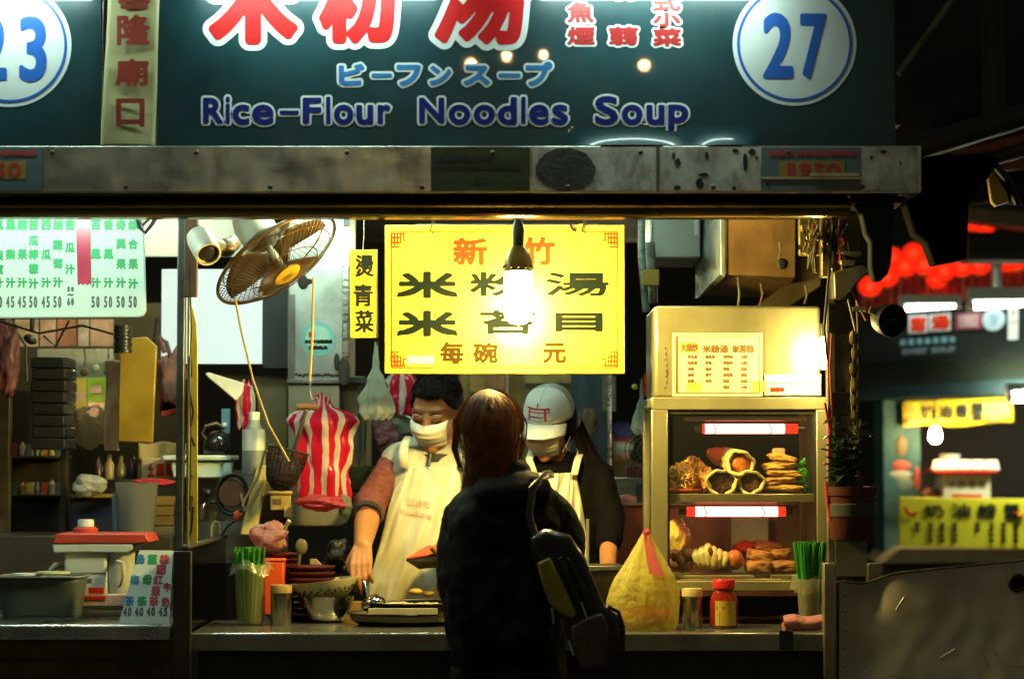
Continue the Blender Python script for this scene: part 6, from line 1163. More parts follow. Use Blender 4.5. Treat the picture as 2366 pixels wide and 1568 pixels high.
# ================================================================ clutter inside the noodle stall, left
def stripes_bag(name, label, prof, cx, ybot, Y, dep, seed, grp, nst=14, cat='plastic bag', mats=None):
    """hanging bag of red and white striped plastic; prof = (height px from the bottom, half width px)"""
    c_ = P(cx, ybot, Y); s_ = S(Y); H = prof[-1][0]; m = MB(); nu, nv = 112, 46
    def f(u, v):
        a = 2 * math.pi * u; h = v * H
        for i in range(len(prof) - 1):
            if prof[i][0] <= h <= prof[i + 1][0] + 1e-6: t = (h - prof[i][0]) / (prof[i + 1][0] - prof[i][0]); t = t * t * (3 - 2 * t); w = prof[i][1] * (1 - t) + prof[i + 1][1] * t; break
        k = 1 + .09 * math.sin(a * 5 + seed + v * 4 + 2 * noise.noise(Vector((math.cos(a), math.sin(a), v * 3)))) + .05 * math.sin(a * 11 + 5 * v + seed * 2) + .06 * noise.noise(Vector((math.cos(a) * 5, math.sin(a) * 5 + seed, v * 11))) + .13 * noise.noise(Vector((math.cos(a) * 2, math.sin(a) * 2 + seed, v * 5)))
        return c_ + Vector((w * math.cos(a) * k * s_, w * dep * math.sin(a) * k * s_, (h + 7 * math.sin(a * 3 + seed) * (v > .93) - 5 * math.sin(a * 7) * (v < .05)) * s_))
    m.grid(f, nu, nv, True); o = m.build(name, mats or striped_film('stripe_film_%d' % nst, nst / 2, .62)); ul = o.data.uv_layers.new(name='UVMap'); k_ = 0
    for p in o.data.polygons:
        edge = any(q % nu == nu - 1 for q in p.vertices)
        for q in p.vertices: i_ = q % nu; ul.data[k_].uv = ((nu if edge and i_ == 0 else i_) / nu, q // nu / nv); k_ += 1
    return tag(o, label, cat, grp)
RS = film('red_stripe_film', (.62, .02, .05), .22, .05, .35, .5, 22); WS = film('white_stripe_film', (.70, .62, .52), .22, .08, .4, .5, 22)
stripes_bag('striped_bag', 'large red and white striped plastic bag hanging from a hook under the duct', [(0, 54), (20, 58), (90, 58), (150, 62), (190, 78), (208, 66), (226, 26), (240, 15), (252, 19)], 745, 1165, .70, .5, 1, None, 22)
m = MB(); m.tube([P(718, 882, .66), P(716, 905, .62), P(720, 922, .62), P(730, 918, .63)], .0025, 6); tag(m.build('wire_hook', STEEL), 'thin wire hook holding the striped bag under the duct', 'hook')
bagblob('pink_bag', 'shiny pink plastic bundle at the bottom of the striped bag', 742, 1160, 56, 18, .66, film('pink_film2', (.60, .10, .16), .22, .15, .45, .5, 25), None, 21)
bagblob('mesh_bag', 'pale grey-green netting below the right side of the striped bag', 798, 1168, 16, 26, .68, film('mesh_film', (.25, .30, .24), .3, .4, .4, .7, 60), None, 23)
r = thing('strainer', 'dark noodle strainer with a long black handle hanging in front of the striped bag', 'strainer', P(660, 1130, .55))
m = MB(); m.tube([P(688, 940, .56), P(708, 938, .55), P(736, 941, .56)], .011, 10); m.build('grip', RUST, r)
m = MB(); m.tube([P(706, 948, .55), P(692, 1000, .55), P(672, 1062, .55), P(660, 1085, .55)], [.006, .007, .007, .006], 10); m.build('handle', M('handle_black', (.025, .02, .014), .5), r)
m = MB(); c_ = P(662, 1058, .57); s_ = S(.57); rt_ = Matrix.Rotation(R(14), 3, 'Y')
for k in range(26): a = 2 * math.pi * k / 26; m.tube([c_ + rt_ @ Vector((46 * s_ * q_ * math.cos(a), 34 * s_ * q_ * math.sin(a), z * s_)) for q_, z in ((1, 20), (.96, -10), (.8, -45), (.45, -70), (.1, -76))], .0018, 4, caps=False)
for z, q_ in ((20, 1), (5, .99), (-10, .96), (-28, .9), (-45, .8), (-60, .6), (-70, .45)): m.tube([c_ + rt_ @ Vector((46 * s_ * q_ * math.cos(t), 34 * s_ * q_ * math.sin(t), z * s_)) for t in [6.2832 * i / 28 for i in range(29)]], .0016 + .002 * (z == 20), 5, caps=False)
m.build('wire_basket', M('basket_dark', (.03, .022, .014), .5, .5), r)
m = MB(); m.ell(c_ + rt_ @ Vector((0, .01, -32 * s_)), (40 * s_, 28 * s_, 42 * s_), rt_, 24, 16, lambda d: .12 * noise.noise(d * 4)); m.build('basket_cloth', M('basket_cloth', (.03, .018, .02), .8), r)
def hangbag(name, label, cx, yt, yb, w, Y, mat, grp=None, seed=0):
    H = yb - yt; return stripes_bag(name, label, [(0, w * .7), (H * .08, w), (H * .25, w * .95), (H * .5, w * .5), (H * .7, w * .2), (H, w * .12)], cx, yb, Y, .6, seed, grp, 2, mats=mat)
hangbag('clear_bag', 'translucent pale plastic bag hanging below the vegetable sign', 868, 795, 966, 40, .62, film('pale_film', (.50, .56, .46), .18, .3, .45, .5, 25), None, 2)
stripes_bag('striped_bag', 'pink and white striped bag bundle behind the head of the male cook', [(0, 30), (30, 40), (70, 36), (100, 16)], 926, 952, 1.15, .6, 4, None, 12)
bagblob('bag_bundle', 'bundle of dull clear bags hanging beside the neck of the male cook', 915, 985, 48, 32, 1.2, film('dull_film', (.26, .28, .22), .25, .2, .4, .6, 25), None, 31)
bagblob('pink_bundle', 'dull pink bundle among the clear bags left of the male cook', 890, 1005, 30, 32, 1.15, film('dull_pink_film', (.34, .14, .15), .25, .2, .4, .6, 25), None, 33)
stripes_bag('striped_pouch', 'narrow red and white bag standing beside the bottle on the left', [(0, 16), (10, 20), (60, 22), (95, 18), (108, 8)], 566, 990, .85, .7, 7, None, 8)
poly('paper_cone', 'white folded paper cone lampshade left of the steel cabinet', 'lampshade', [(474, 862), (482, 860), (562, 884), (560, 905), (545, 926), (480, 872)], .80, .07, M('shade_white', (.66, .64, .52), .6))
poly('tan_board', 'dull tan panel behind the paper lampshade', 'panel', [(500, 862), (664, 870), (664, 1090), (610, 1080), (590, 900), (520, 880)], 1.25, .02, M('tan_panel', (.22, .17, .07), .6, var=.5, scale=4))
bx('blue_strip', 'small light blue strip hanging between post and striped pouch', 'strip', 511, 944, 531, 1002, 1.0, .01, M('light_blue', (.20, .36, .44), .5))
r = thing('kettle', 'black kettle with white lid knob standing on the white basin', 'kettle', P(500, 1050, .85)); s_ = S(.85)
m = MB(); m.lathe([(0, 0), (30 * s_, 0), (34 * s_, 12 * s_), (28 * s_, 40 * s_), (14 * s_, 52 * s_), (0, 54 * s_)], P(502, 1048, .85), 28); m.build('kettle_body', M('kettle_black', (.012, .012, .012), .15), r)
m = MB(); m.ell(P(518, 983, .85), .011); m.build('knob', OFFW, r); m = MB(); m.tube([P(480, 1020, .83), P(466, 1002, .83), P(474, 985, .83), P(500, 978, .84), P(518, 990, .85)], .006, 8); m.build('handle', BLACKP, r)
r = thing('white_basin', 'pale mint plastic basin shelf behind the left post', 'basin', P(455, 1105, .82))
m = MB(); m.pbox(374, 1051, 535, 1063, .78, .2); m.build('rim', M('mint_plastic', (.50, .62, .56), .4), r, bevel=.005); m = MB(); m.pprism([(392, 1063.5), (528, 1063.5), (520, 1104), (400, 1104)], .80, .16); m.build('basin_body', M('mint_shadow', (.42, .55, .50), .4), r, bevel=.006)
m = MB(); m.pbox(517, 1068, 534, 1100, .788, .008); m.build('bracket', M('mint_plastic', 0), r)
r = thing('white_bottle', 'grey-white plastic bottle with a blank pale label beside the strainer', 'bottle', P(586, 1098, .75)); s_ = S(.75)
m = MB(); m.lathe([(0, 0), (24 * s_, 0), (27 * s_, 4 * s_), (27 * s_, 96 * s_), (14 * s_, 118 * s_), (12 * s_, 132 * s_), (0, 132 * s_)], P(586, 1098, .75), 24); m.build('bottle_body', M('bottle_grey', (.22, .25, .22), .35), r)
m = MB(); m.lathe([(13 * s_, 128 * s_), (14 * s_, 146 * s_), (0, 147 * s_)], P(586, 1098, .75), 20); m.build('cap', OFFW, r)
m = MB(); m.grid(lambda u, v: P(586, 1098, .75) + Vector((27.6 * s_ * math.sin(-1.2 + 2.4 * u), -27.6 * s_ * math.cos(-1.2 + 2.4 * u), (58 + 48 * v) * s_)), 16, 2); m.build('bottle_label', M('label_pale', (.60, .62, .52), .6), r)
r = thing('cream_board', 'long cream board leaning beside the hose reel', 'board', P(580, 1236, .72)); m = MB(); m.pprism([(554, 1234), (594, 1074), (618, 1076), (604, 1150), (590, 1236)], .70, .05); m.build('board', M('cream_plank', (.56, .46, .16), .5, var=.15, scale=5), r, bevel=.003)
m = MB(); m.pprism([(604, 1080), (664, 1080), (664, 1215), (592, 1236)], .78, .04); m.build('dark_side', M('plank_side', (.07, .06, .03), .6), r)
m = MB(); m.tube([P(668, 1064, .6), P(640, 1050, .62), P(612, 1040, .66), P(596, 1100, .68), P(568, 1150, .68), P(560, 1170, .66), P(566, 1180, .66), P(556, 1140, .68)], .0045, 8); tag(m.build('tan_rope', M('tan_cord', 0)), 'tan rope looped over the top of the cream board', 'rope')
r = thing('hose_reel', 'black hose coiled round a rusty wheel behind the counter', 'hose reel', P(535, 1190, .80)); c_ = P(536, 1140, .80); s_ = S(.8)
m = MB()
for k in range(4): m.tube([c_ + Vector(((36 - k) * s_ * math.cos(t), -.012 + .008 * k, (46 - k) * s_ * math.sin(t))) for t in [6.2832 * i / 36 for i in range(37)]], .006, 8, caps=False)
m.build('hose', BLACKP, r); m = MB(); m.lathe([(9 * s_, -.012), (30 * s_, -.012), (32 * s_, 0), (30 * s_, .012), (9 * s_, .012)], c_, 28, Matrix.Rotation(R(90), 3, 'X')); m.build('wheel', M('rust_wheel', (.17, .06, .025), .6, var=.4), r)
m = MB(); m.ell(P(548, 1190, .77), (.013, .012, .018)); m.tube([P(540, 1195, .77), P(560, 1188, .77)], .007, 8); m.build('orange_valve', ORANGE, r); m = MB(); m.tube([P(545, 1200, .78), P(525, 1215, .78), P(505, 1245, .78), P(500, 1275, .78)], .004, 8); m.build('loose_hose', BLACKP, r)
r = thing('tap', 'chrome tap with black lever behind the yellow side board', 'tap', P(475, 1200, .80)); m = MB(); m.tube([P(500, 1160, .85), P(478, 1158, .82), P(468, 1168, .8), P(466, 1200, .8)], .009, 10); m.build('spout', CHROME, r); m = MB(); m.tube([P(476, 1150, .8), P(480, 1135, .8), P(468, 1132, .8)], .008, 10); m.ell(P(480, 1138, .8), .014); m.build('lever', BLACKP, r)
r = thing('grey_wall_panel', 'grey splash panel behind the tap and hose reel', 'panel', P(510, 1280, .95)); m = MB(); m.pbox(440, 1085, 664, 1300, .95, .03); m.build('panel_sheet', M('splash_grey', (.27, .25, .18), .45, .3, var=.25, scale=4, stain=(.12, .10, .05), stamt=.5), r)
m = MB(); m.tube([P(488, 1240, .945), P(488, 1215, .945), P(496, 1204, .945), P(506, 1206, .945), P(510, 1240, .945)], .004, 6); m.build('wire_arch', CREAM, r)
r = thing('small_wooden_box', 'small ochre wooden box below the strainer', 'box', P(650, 1192, .72)); m = MB(); m.pbox(624, 1142, 672, 1178, .70, .08); m.pbox(620, 1134, 676, 1141.5, .695, .09); m.build('box_body', M('ochre_wood', (.36, .25, .06), .5, var=.3), r, bevel=.003); m = MB(); m.pbox(656, 1168, 674, 1194, .69, .01); m.build('tag', M('tag_yellow', (.5, .36, .08), .6), r)
m = MB(); m.pbox(630, 1152, 650, 1164, .697, .004); m.build('latch', RUST, r)
for k in range(9): m = MB(); m.lathe([(0, 0), (.05, 0), (.062, .009), (.060, .009), (0, .003)], P(838, 1134 - 6.5 * k, 1.05), 28); tag(m.build('green_plate', M('green_plate_%d' % (k % 2), [(.16, .20, .12), (.24, .24, .15)][k % 2], .4)), 'pale green plate in the stack left of the male cook', 'plate', 'green plates stacked left of the male cook')
bx('plate_shelf', 'dark shelf under the pale green plates', 'shelf', 790, 1138, 900, 1148, 1.0, .2, BLACK)
bagblob('black_bag', 'shiny black plastic bag behind the maroon plates', 782, 1284, 36, 36, .62, film('black_film', (.02, .022, .025), .2, .0, .1, .7, 25), None, 41)
m = MB(); m.ell(P(696, 1262, .60), (.020, .008, .026)); m.tube([P(692, 1280, .60), P(688, 1320, .60)], .006, 8); tag(m.build('small_spoon_rest', M('olive_plastic', (.14, .12, .05), .4)), 'small olive ladle rest standing behind the maroon plates', 'ladle rest')
poly('cardboard_flap', 'grey-tan cardboard flap behind the maroon plates', 'cardboard', [(715, 1290), (730, 1290), (752, 1312), (715, 1312)], .61, .01, CARD)
# ================================================================ behind the cooks
bx('yellow_backboard', 'dull yellow-brown notice wall behind the cooks under the menu board', 'wall', 1060, 780, 1330, 1120, 2.4, .05, M('notice_wall', (.17, .12, .03), .6, var=.6, scale=3), 0)
for i, (x0, y0, x1, y1, c) in enumerate(((1085, 870, 1120, 905, (.26, .16, .05)), (1128, 868, 1165, 900, (.30, .14, .07)), (1210, 860, 1330, 885, (.22, .18, .06)))): bx('wall_notice', ['tan notice left on the wall behind the cooks', 'reddish notice in the middle of the wall behind the cooks', 'long olive notice above the white cap'][i], 'notice', x0, y0, x1, y1, 2.38, .005, M('notice_%d' % i, c, .6, var=.5, scale=15), 0, 'notices behind the cooks')
m = MB(); m.tube([P(1172, 780, 2.3), P(1172, 1050, 2.3)], .012, 10); tag(m.build('brass_pole', BRASSY), 'thin brassy pole behind the customer under the menu board', 'pole')
bx('blue_curtain', 'dull blue-green plastic curtain behind the woman cook', 'curtain', 1318, 790, 1408, 1080, 1.9, .01, M('curtain_blue', (.035, .07, .09), .4, var=.6, scale=6, stretch=(3, 1, .6), bump=.3, bscale=10), 0)
bx('pale_notice', 'pale sheet pinned on the blue-green curtain', 'notice', 1392, 868, 1422, 950, 1.88, .005, M('sheet_grey', (.20, .20, .13), .6), 0)
bagblob('tan_bundle', 'tan bundle hanging on the blue-green curtain', 1362, 975, 22, 34, 1.7, M('tan_bundle', (.14, .09, .05), .7, var=.5), None, 50)
c_ = P(1395, 838, 4.2); m = MB(); m.ell(c_, .035, nu=12, nv=8); r = thing('alley_fill_bulb', 'warm fill bulb added in the alley, hidden behind the menu board, lighting the far passer-by', 'light bulb', c_); m.build('bulb', glow('alley_fill_light', (1., .85, .5), 230), r); m = MB(); m.tube([c_ + Vector((0, 0, .035)), c_ + Vector((0, 0, .7))], .006, 6); m.build('cord', BLACKP, r)  # fill bulb added out of sight to brighten the passer-by
m = MB(); m.tube([P(1407, 800, 1.6), P(1407, 1085, 1.6)], .007, 10); tag(m.build('steel_pole', STEEL), 'thin bright pole between the woman cook and the far passer-by', 'pole')
hangbag('clear_bag', 'small bluish clear bag hanging left of the display case', 1482, 880, 1000, 22, .75, film('bluish_film', (.34, .44, .44), .18, .3, .45, .5, 25), None, 5)
m = MB(); m.ell(P(1466, 893, .74), .010); tag(m.build('lime_tag', M('lime', (.34, .42, .05), .5)), 'small lime knob above the bluish bag', 'knob')
bx('red_tag', 'small red tag hanging beside the display case hood', 'tag', 1487, 862, 1497, 912, .74, .004, REDI, .0)
r = thing('round_grille', 'round wire grille of a fan behind the display case', 'fan', P(1490, 1095, 1.2)); c_ = P(1492, 1040, 1.2); s_ = S(1.2); m = MB()
for q_ in (1, .8, .6, .4, .2): m.tube([c_ + Vector((48 * s_ * q_ * math.cos(t), 0, 56 * s_ * q_ * math.sin(t))) for t in [6.2832 * i / 32 for i in range(33)]], .0022, 5, caps=False)
for k in range(16): a = 6.2832 * k / 16; m.tube([c_, c_ + Vector((48 * s_ * math.cos(a), 0, 56 * s_ * math.sin(a)))], .0015, 4)
m.build('guard', M('grille_grey', (.12, .12, .09), .4, .5), r); m = MB(); m.lathe([(0, 0), (.03, 0), (.03, .06), (0, .06)], c_, 18, Matrix.Rotation(R(-90), 3, 'X')); m.build('motor', BLACKP, r)
for k in range(6): bx('steamer_tray', 'ribbed grey-green tray in the stack beyond the woman cook', 'tray', 1412, 1104 + 6.5 * k, 1520, 1109.5 + 6.5 * k, 1.45, .2, M('tray_greygreen', (.18, .19, .13), .4, .4), .001, 'grey-green trays stacked beyond the woman cook')
for k in range(6): bx('striped_pack', 'dark red pack standing on the grey-green trays', 'pack', 1448 + 7 * k, 1078, 1453 + 7 * k, 1102, 1.5, .05, M('pack_red', (.16, .02, .025), .5), .001, 'dark red packs on the grey-green trays')
m = MB(); m.tube([P(1424, 1154, 1.35), P(1448, 1152, 1.35), P(1470, 1156, 1.35)], [.014, .018, .015], 12); tag(m.build('pink_cloth', M('pink_terry', 0)), 'small rolled pink cloth beyond the shoulder of the woman cook', 'cloth')
r = thing('rear_counter', 'reddish steel rear counter between the woman cook and the display case', 'counter', P(1470, 1330, 1.3)); m = MB(); m.pbox(1300, 1168, 1900, 1500, 1.30, .5); m.build('counter_body', M('reddish_steel', (.24, .10, .07), .32, .6, var=.35, scale=3, bump=.05), r, bevel=.004); m = MB(); m.pbox(1296, 1160, 1904, 1167, 1.27, .55); m.build('counter_top', STEELD, r)
bx('dark_block', 'dark small box at the right end of the rear counter', 'box', 1472, 1118, 1502, 1160, 1.32, .1, BLACK)
bx('back_screen', 'dull grey-brown panel seen through the lower glass of the display case', 'panel', 1690, 1190, 1775, 1330, 1.25, .03, M('greybrown', (.24, .17, .13), .5, var=.3))
r = thing('front_ledge_box', 'dark steel condiment box behind the customer at the counter', 'box', P(1400, 1440, .3)); m = MB(); m.pbox(1358, 1318, 1436, 1444, .34, .14); m.build('box_body', M('condiment_dark', (.05, .045, .035), .3, .8, var=.5), r, bevel=.003); m = MB(); m.pbox(1354, 1306, 1440, 1317.5, .33, .16); m.build('lid', STEELD, r, bevel=.003)

tube_lamp('rear_fill_tube', 'added fill tube at the rear of the noodle stall, hidden behind the menu board', (-.34, 1.9, 2.18), (.30, 1.9, 2.18), .013, (.9, 1., .55), 60)  # unseen tube added to light the notice wall, curtain and passer-by
# ================================================================ right: metal side sheet, hanging pot
r = thing('metal_sheet', 'dented dull metal side sheet at the right edge of the photograph', 'sheet', P(2140, 1560, -.2))
def ms(u, v):
    x = 1932 + 560 * u; yt = 1344 - 52 * min(1, u * 1.25) ** .8 + 14 * math.exp(-((u - .12) / .07) ** 2); y = yt + (1800 - yt) * v; p = P(x, y, -.12 - .10 * u)
    p.y += .004 * noise.noise(Vector((u * 4, v * 3, 0))) + .0012 * noise.noise(Vector((u * 14, v * 9, 2))) + .018 * math.exp(-((u - .14) / .08) ** 2 - ((v - .08) / .10) ** 2); return p
m = MB(); m.grid(ms, 90, 70); m.build('sheet_face', M('dull_sheet', (.44, .39, .32), .5, .3, var=.10, scale=3, bump=.03, bscale=6, stain=(.2, .15, .10), stamt=.4, stscale=3), r, solid=.002)
m = MB(); m.tube([ms(i / 30, 0) for i in range(31)], .004, 8); m.build('rolled_edge', STEELD, r); m = MB(); m.tube([ms(0, i / 10) for i in range(11)], .008, 8); m.build('dark_edge', BLACK, r)
for k in range(7): m = MB(); m.ell(ms(.035, .06 + .09 * k) + Vector((0, -.003, 0)), (.006, .004, .006), None, 10, 7); m.build('rivet', STEELG, r)
m = MB()
for k in range(9):
    g = random.Random(k); u0 = .05 + .7 * g.random(); v0 = .05 + .45 * g.random(); a_ = g.random() * 3; m.tube([ms(min(.99, u0 + .03 * i * math.cos(a_)), min(.99, max(.01, v0 + .02 * i * math.sin(a_)))) + Vector((0, -.0012, 0)) for i in range(4)], .0006, 4)
m.build('scratches', STEELG, r)
m = MB(); q_ = ms(.745, .10); m.tube([q_ + Vector((.022 * math.cos(t), -.006, .022 * math.sin(t))) for t in [6.2832 * i / 24 for i in range(25)]], .006, 8, caps=False); m.lathe([(0, 0), (.02, 0)], q_ + Vector((0, -.004, 0)), 20, Matrix.Rotation(R(90), 3, 'X')); m.build('grommet', BLACK, r)
PYY = -.08; r = thing('hanging_plant_pot', 'brown plastic plant pot with a leafy plant hanging on the right post', 'plant pot', P(1965, 1245, PYY)); s_ = S(PYY); c_ = P(1967, 1246, PYY)
m = MB(); m.lathe([(0, 0), (46 * s_, 0), (50 * s_, 6 * s_), (56 * s_, 100 * s_), (60 * s_, 102 * s_), (61 * s_, 122 * s_), (57 * s_, 122 * s_), (54 * s_, 100 * s_), (0, 96 * s_)], c_, 40); m.build('pot', M('pot_brown', (.085, .022, .014), .4, var=.2), r)
m = MB(); m.lathe([(53.5 * s_, 52 * s_), (55.5 * s_, 54 * s_), (57.5 * s_, 82 * s_), (55 * s_, 84 * s_)], c_, 40); m.build('grey_band', M('band_grey', (.06, .055, .045), .5), r)
LEAF = M('leaf_green', (.030, .065, .018), .4, var=.4, scale=20)
for k in range(9):
    g = random.Random(k + 3); a = g.random() * 6.28; x = 1967 + 26 * math.cos(a); top = P(x + 24 * (g.random() - .5) + (6 if k % 2 else -14), 960 + 90 * g.random(), PYY - .02 + .05 * g.random()); b0 = P(1967 + 10 * math.cos(a), 1142, PYY); mid = (b0 + top) / 2 + Vector((.012 * math.cos(a), .01, 0)); m = MB(); m.tube([b0, mid, top], [.003, .0025, .0015], 6); st_o = m.build('stem', LEAF, r)
    lm = MB()
    for j in range(13):
        t = .15 + .85 * j / 12; p = b0.lerp(mid, min(1, t * 2)) if t < .5 else mid.lerp(top, t * 2 - 1); d = Vector((math.cos(j * 2.4 + k), -.5 + .5 * math.sin(j * 2.4), .25 + .3 * g.random() - .3 * (j % 3 == 0))).normalized(); s2 = d.cross(Vector((0, 0, 1))).normalized(); L_ = .032 + .03 * g.random(); w_ = .009 + .005 * g.random()
        lm.add([p, p + d * L_ * .35 + s2 * w_ + Vector((0, 0, .004)), p + d * L_ * .7 + s2 * w_ * .7, p + d * L_ - Vector((0, 0, .010)), p + d * L_ * .7 - s2 * w_ * .7, p + d * L_ * .35 - s2 * w_ + Vector((0, 0, .004)), p + d * L_ * .5 - Vector((0, 0, .003))], [(0, 1, 6), (1, 2, 6), (2, 3, 6), (3, 4, 6), (4, 5, 6), (5, 0, 6)])
    lm.build('leaves', LEAF, r)
bx('paper_notice', 'grey paper notice below the hanging plant pot', 'notice', 1930, 1250, 2002, 1330, -.02, .004, M('grey_notice', (.26, .25, .18), .6, var=.15), 0)
bx('post_shelf', 'small pale bracket beside the paper notice', 'bracket', 2004, 1300, 2040, 1345, .1, .03, STEELD)
m = MB(); m.tube([P(1908, 1112, -.1), P(1912, 1165, -.1), P(1918, 1200, -.1)], .005, 8); tag(m.build('red_light_strip', M('red_translucent', (.6, .06, .03), .3)), 'thin red plastic strip hanging beside the brown pot', 'strip')
m = MB(); m.tube([P(1905, 930, -.02), P(1918, 1000, -.02), P(1914, 1050, -.02), P(1922, 1080, -.02)], .004, 6); m.ell(P(1906, 1070, -.02), .006); tag(m.build('hanging_cable', M('red_cable', 0)), 'orange-red cord hanging beside the display case', 'cord')

# ================================================================ far stall on the right
FR = 5.0
def far(x, y, d=0): return P(x, y, FR + d)
r = thing('crab_stall', 'far stall with a dark green roof edge selling crab beyond the lane', 'stall', P(2200, 1500, FR))
m = MB(); m.pprism([(1975, 832), (2430, 822), (2430, 880), (1975, 900)], FR - .35, .5); m.build('roof_edge', M('roof_green', (.010, .014, .009), .7, spec=.1, var=.5, scale=3), r)
m = MB(); m.pprism([(1985, 898), (2430, 868), (2430, 908), (1985, 922)], FR - .36, .1); m.build('blue_trim', M('trim_blue', (.012, .03, .036), .7, spec=.15, var=.4), r)
m = MB(); m.pprism([(2078, 1266), (2480, 1268), (2480, 1298), (2040, 1300)], FR - .3, .6); m.build('counter_top', M('pale_counter', (.26, .24, .14), .5), r)
m = MB(); m.pbox(2040, 1301, 2480, 1800, FR - .2, .5); m.build('counter_front', M('far_dark', (.02, .02, .016), .6), r)
m = MB(); m.pbox(2110, 900, 2480, 1270, FR + 1.3, .05); m.build('inner_wall', M('far_inner', (.018, .012, .008), .7, var=.5), r)
r = thing('mural_pillar', 'blue painted pillar with a red and white mural patch beside the crab stall', 'pillar', P(2078, 1260, FR))
m = MB(); m.pbox(2044, 925, 2124, 1300, FR - .05, .3); m.build('pillar_body', M('mural_blue', (.016, .055, .068), .7, spec=.1, var=.5, scale=3.5, stain=(.06, .13, .12), stamt=.8, stscale=3), r)
for nm, x, y, w, h, c in (('red_patch', 2082, 1075, 22, 12, (.20, .03, .02)), ('white_patch', 2080, 1096, 26, 10, (.16, .20, .18)), ('pale_patch', 2090, 1118, 20, 16, (.05, .10, .10)), ('dark_red_patch', 2118, 1105, 8, 28, (.16, .02, .02)), ('ochre_patch', 2082, 1030, 14, 24, (.07, .06, .02))): m = MB(); m.ell(P(x, y, FR - .05), (w * S(FR), .006, h * S(FR)), None, 20, 12, lambda d: .15 * noise.noise(d * 3 + Vector((x, 0, 0)))); m.build(nm, M('mural_' + nm, c, .6), r)
YB_ = M('banner_bright', (.66, .52, .02), .5, var=.08)
r = thing('crab_banner', 'yellow hanging banner with black characters above the bulb of the crab stall', 'banner', P(2212, 980, FR - .1))
bfn = lambda x, y: P(x, y - (x - 2210) * .045, FR - .105)
m = MB(); m.grid(lambda u, v: P(2086 + 254 * u, 927 + 60 * v - 11 * u - 3 * math.sin(u * 9) * v, FR - .1 + .01 * math.sin(u * 8)), 24, 4); m.build('banner_cloth', YB_, r, solid=.003)
letters('black_characters', [('奶', 2124, 932, 2156, 968), ('油', 2160, 932, 2196, 968), ('螃', 2204, 932, 2232, 968), ('蟹', 2240, 930, 2270, 976)], 0, INK, r, bold=1.3, fn=lambda x, y: bfn(x, y) + Vector((0, -.02, 0)))
letters('brown_characters', [('正', 2094, 936, 2118, 956), ('宗', 2094, 960, 2118, 980), ('250', 2276, 962, 2308, 976)], 0, M('brown_stamp', (.28, .14, .01), .5), r, bold=2, fn=lambda x, y: bfn(x, y) + Vector((0, -.02, 0)))
r = thing('crab_sign', 'yellow sign with black characters on the front of the crab stall counter', 'sign', P(2220, 1263, FR - .32))
m = MB(); m.pprism([(2078, 1148), (2480, 1153), (2480, 1268), (2078, 1262)], FR - .36, .03); m.build('board', M('sign_yellow', (.66, .60, .02), .5, var=.06), r, bevel=.003)
letters('black_characters', [('奶', 2134, 1164, 2180, 1196), ('油', 2196, 1162, 2242, 1196), ('螃', 2258, 1162, 2302, 1198), ('蟹', 2318, 1162, 2354, 1200)], FR - .366, INK, r, bold=1.4)
it = []
for x, t in ((2118, '蟹黃'), (2149, '奶油螃蟹'), (2176, '鹽酥螃蟹'), (2205, '清蒸螃蟹'), (2258, '鮮炒'), (2290, '三杯中卷'), (2318, '胡椒鳳螺'), (2346, '避風塘蝦')): it += [(c, x - 6, 1206 + 12 * i, x + 6, 1217 + 12 * i) for i, c in enumerate(t)]
letters('small_columns', it, FR - .366, INK, r, bold=1.2, cell=1.2)
m = MB(); m.tube([P(x, y, FR - .37) for x, y in ((2091, 1170), (2096, 1184), (2108, 1190), (2118, 1182))], .010, 8, True, .3); m.tube([P(x, y, FR - .37) for x, y in ((2344, 1182), (2352, 1190), (2364, 1188))], .010, 8, True, .3); m.build('red_mark', REDI, r)
r = thing('cup_stall_box', 'white box with red rims and faint characters topped with foam cups on the crab counter', 'box', P(2230, 1150, FR - .1))
m = MB(); m.pbox(2176, 1092, 2288, 1152, FR - .2, .3); m.build('box_body', M('box_white', (.56, .52, .36), .5, var=.06), r, bevel=.008); m = MB(); m.pbox(2158, 1083, 2304, 1091, FR - .26, .4); m.pbox(2200, 1141, 2268, 1149, FR - .205, .01); m.build('red_rim', REDP, r)
letters('box_print', [('小', 2190, 1108, 2208, 1128), ('籠', 2212, 1108, 2230, 1128), ('湯', 2236, 1108, 2254, 1128), ('包', 2258, 1108, 2276, 1128)], FR - .203, M('faint_grey', (.20, .20, .15), .6), r, bold=1.4)
for k in range(9): m = MB(); m.lathe([(0, 0), (.030, 0), (.042, -.05), (0, -.05)], P(2170 + 15 * k, 1062 + 3 * (k % 2), FR - .15 + .1 * (k % 2)), 16); tag(m.build('foam_cup', M('foam_white', (.62, .60, .50), .6)), 'upturned white foam cup in the row on the white box', 'cup', 'foam cups on the white box')
m = MB(); m.lathe([(0, 0), (.05, 0), (.055, .03), (0, .03)], P(2194, 1062, FR + .1), 18); tag(m.build('foam_tub', M('foam_blue', (.40, .46, .40), .6)), 'pale bluish tub lid behind the foam cups', 'tub')
for k in range(6): m = MB(); m.ell(P(2136 + 8 * k, 1142 - 5 * (k % 2), FR - .15), .022, nu=12, nv=8); tag(m.build('crab', M('crab_dark', (.09, .022, .012), .5)), 'small dark crab in the pile at the left of the crab counter', 'crab', 'crabs piled on the crab counter')
m = MB(); c_ = P(2160, 1004, FR - .3); m.lathe([(0, -.042), (.020, -.036), (.030, -.012), (.028, .012), (.016, .036), (0, .04)], c_, 16); r = thing('crab_bulb', 'small bare warm bulb hanging under the yellow crab banner', 'light bulb', c_); m.build('bulb', glow('crab_bulb_light', (1., .60, .22), 420), r); m = MB(); m.tube([c_ + Vector((0, 0, .04)), c_ + Vector((0, 0, .34))], .006, 6); m.build('cord', BLACKP, r)
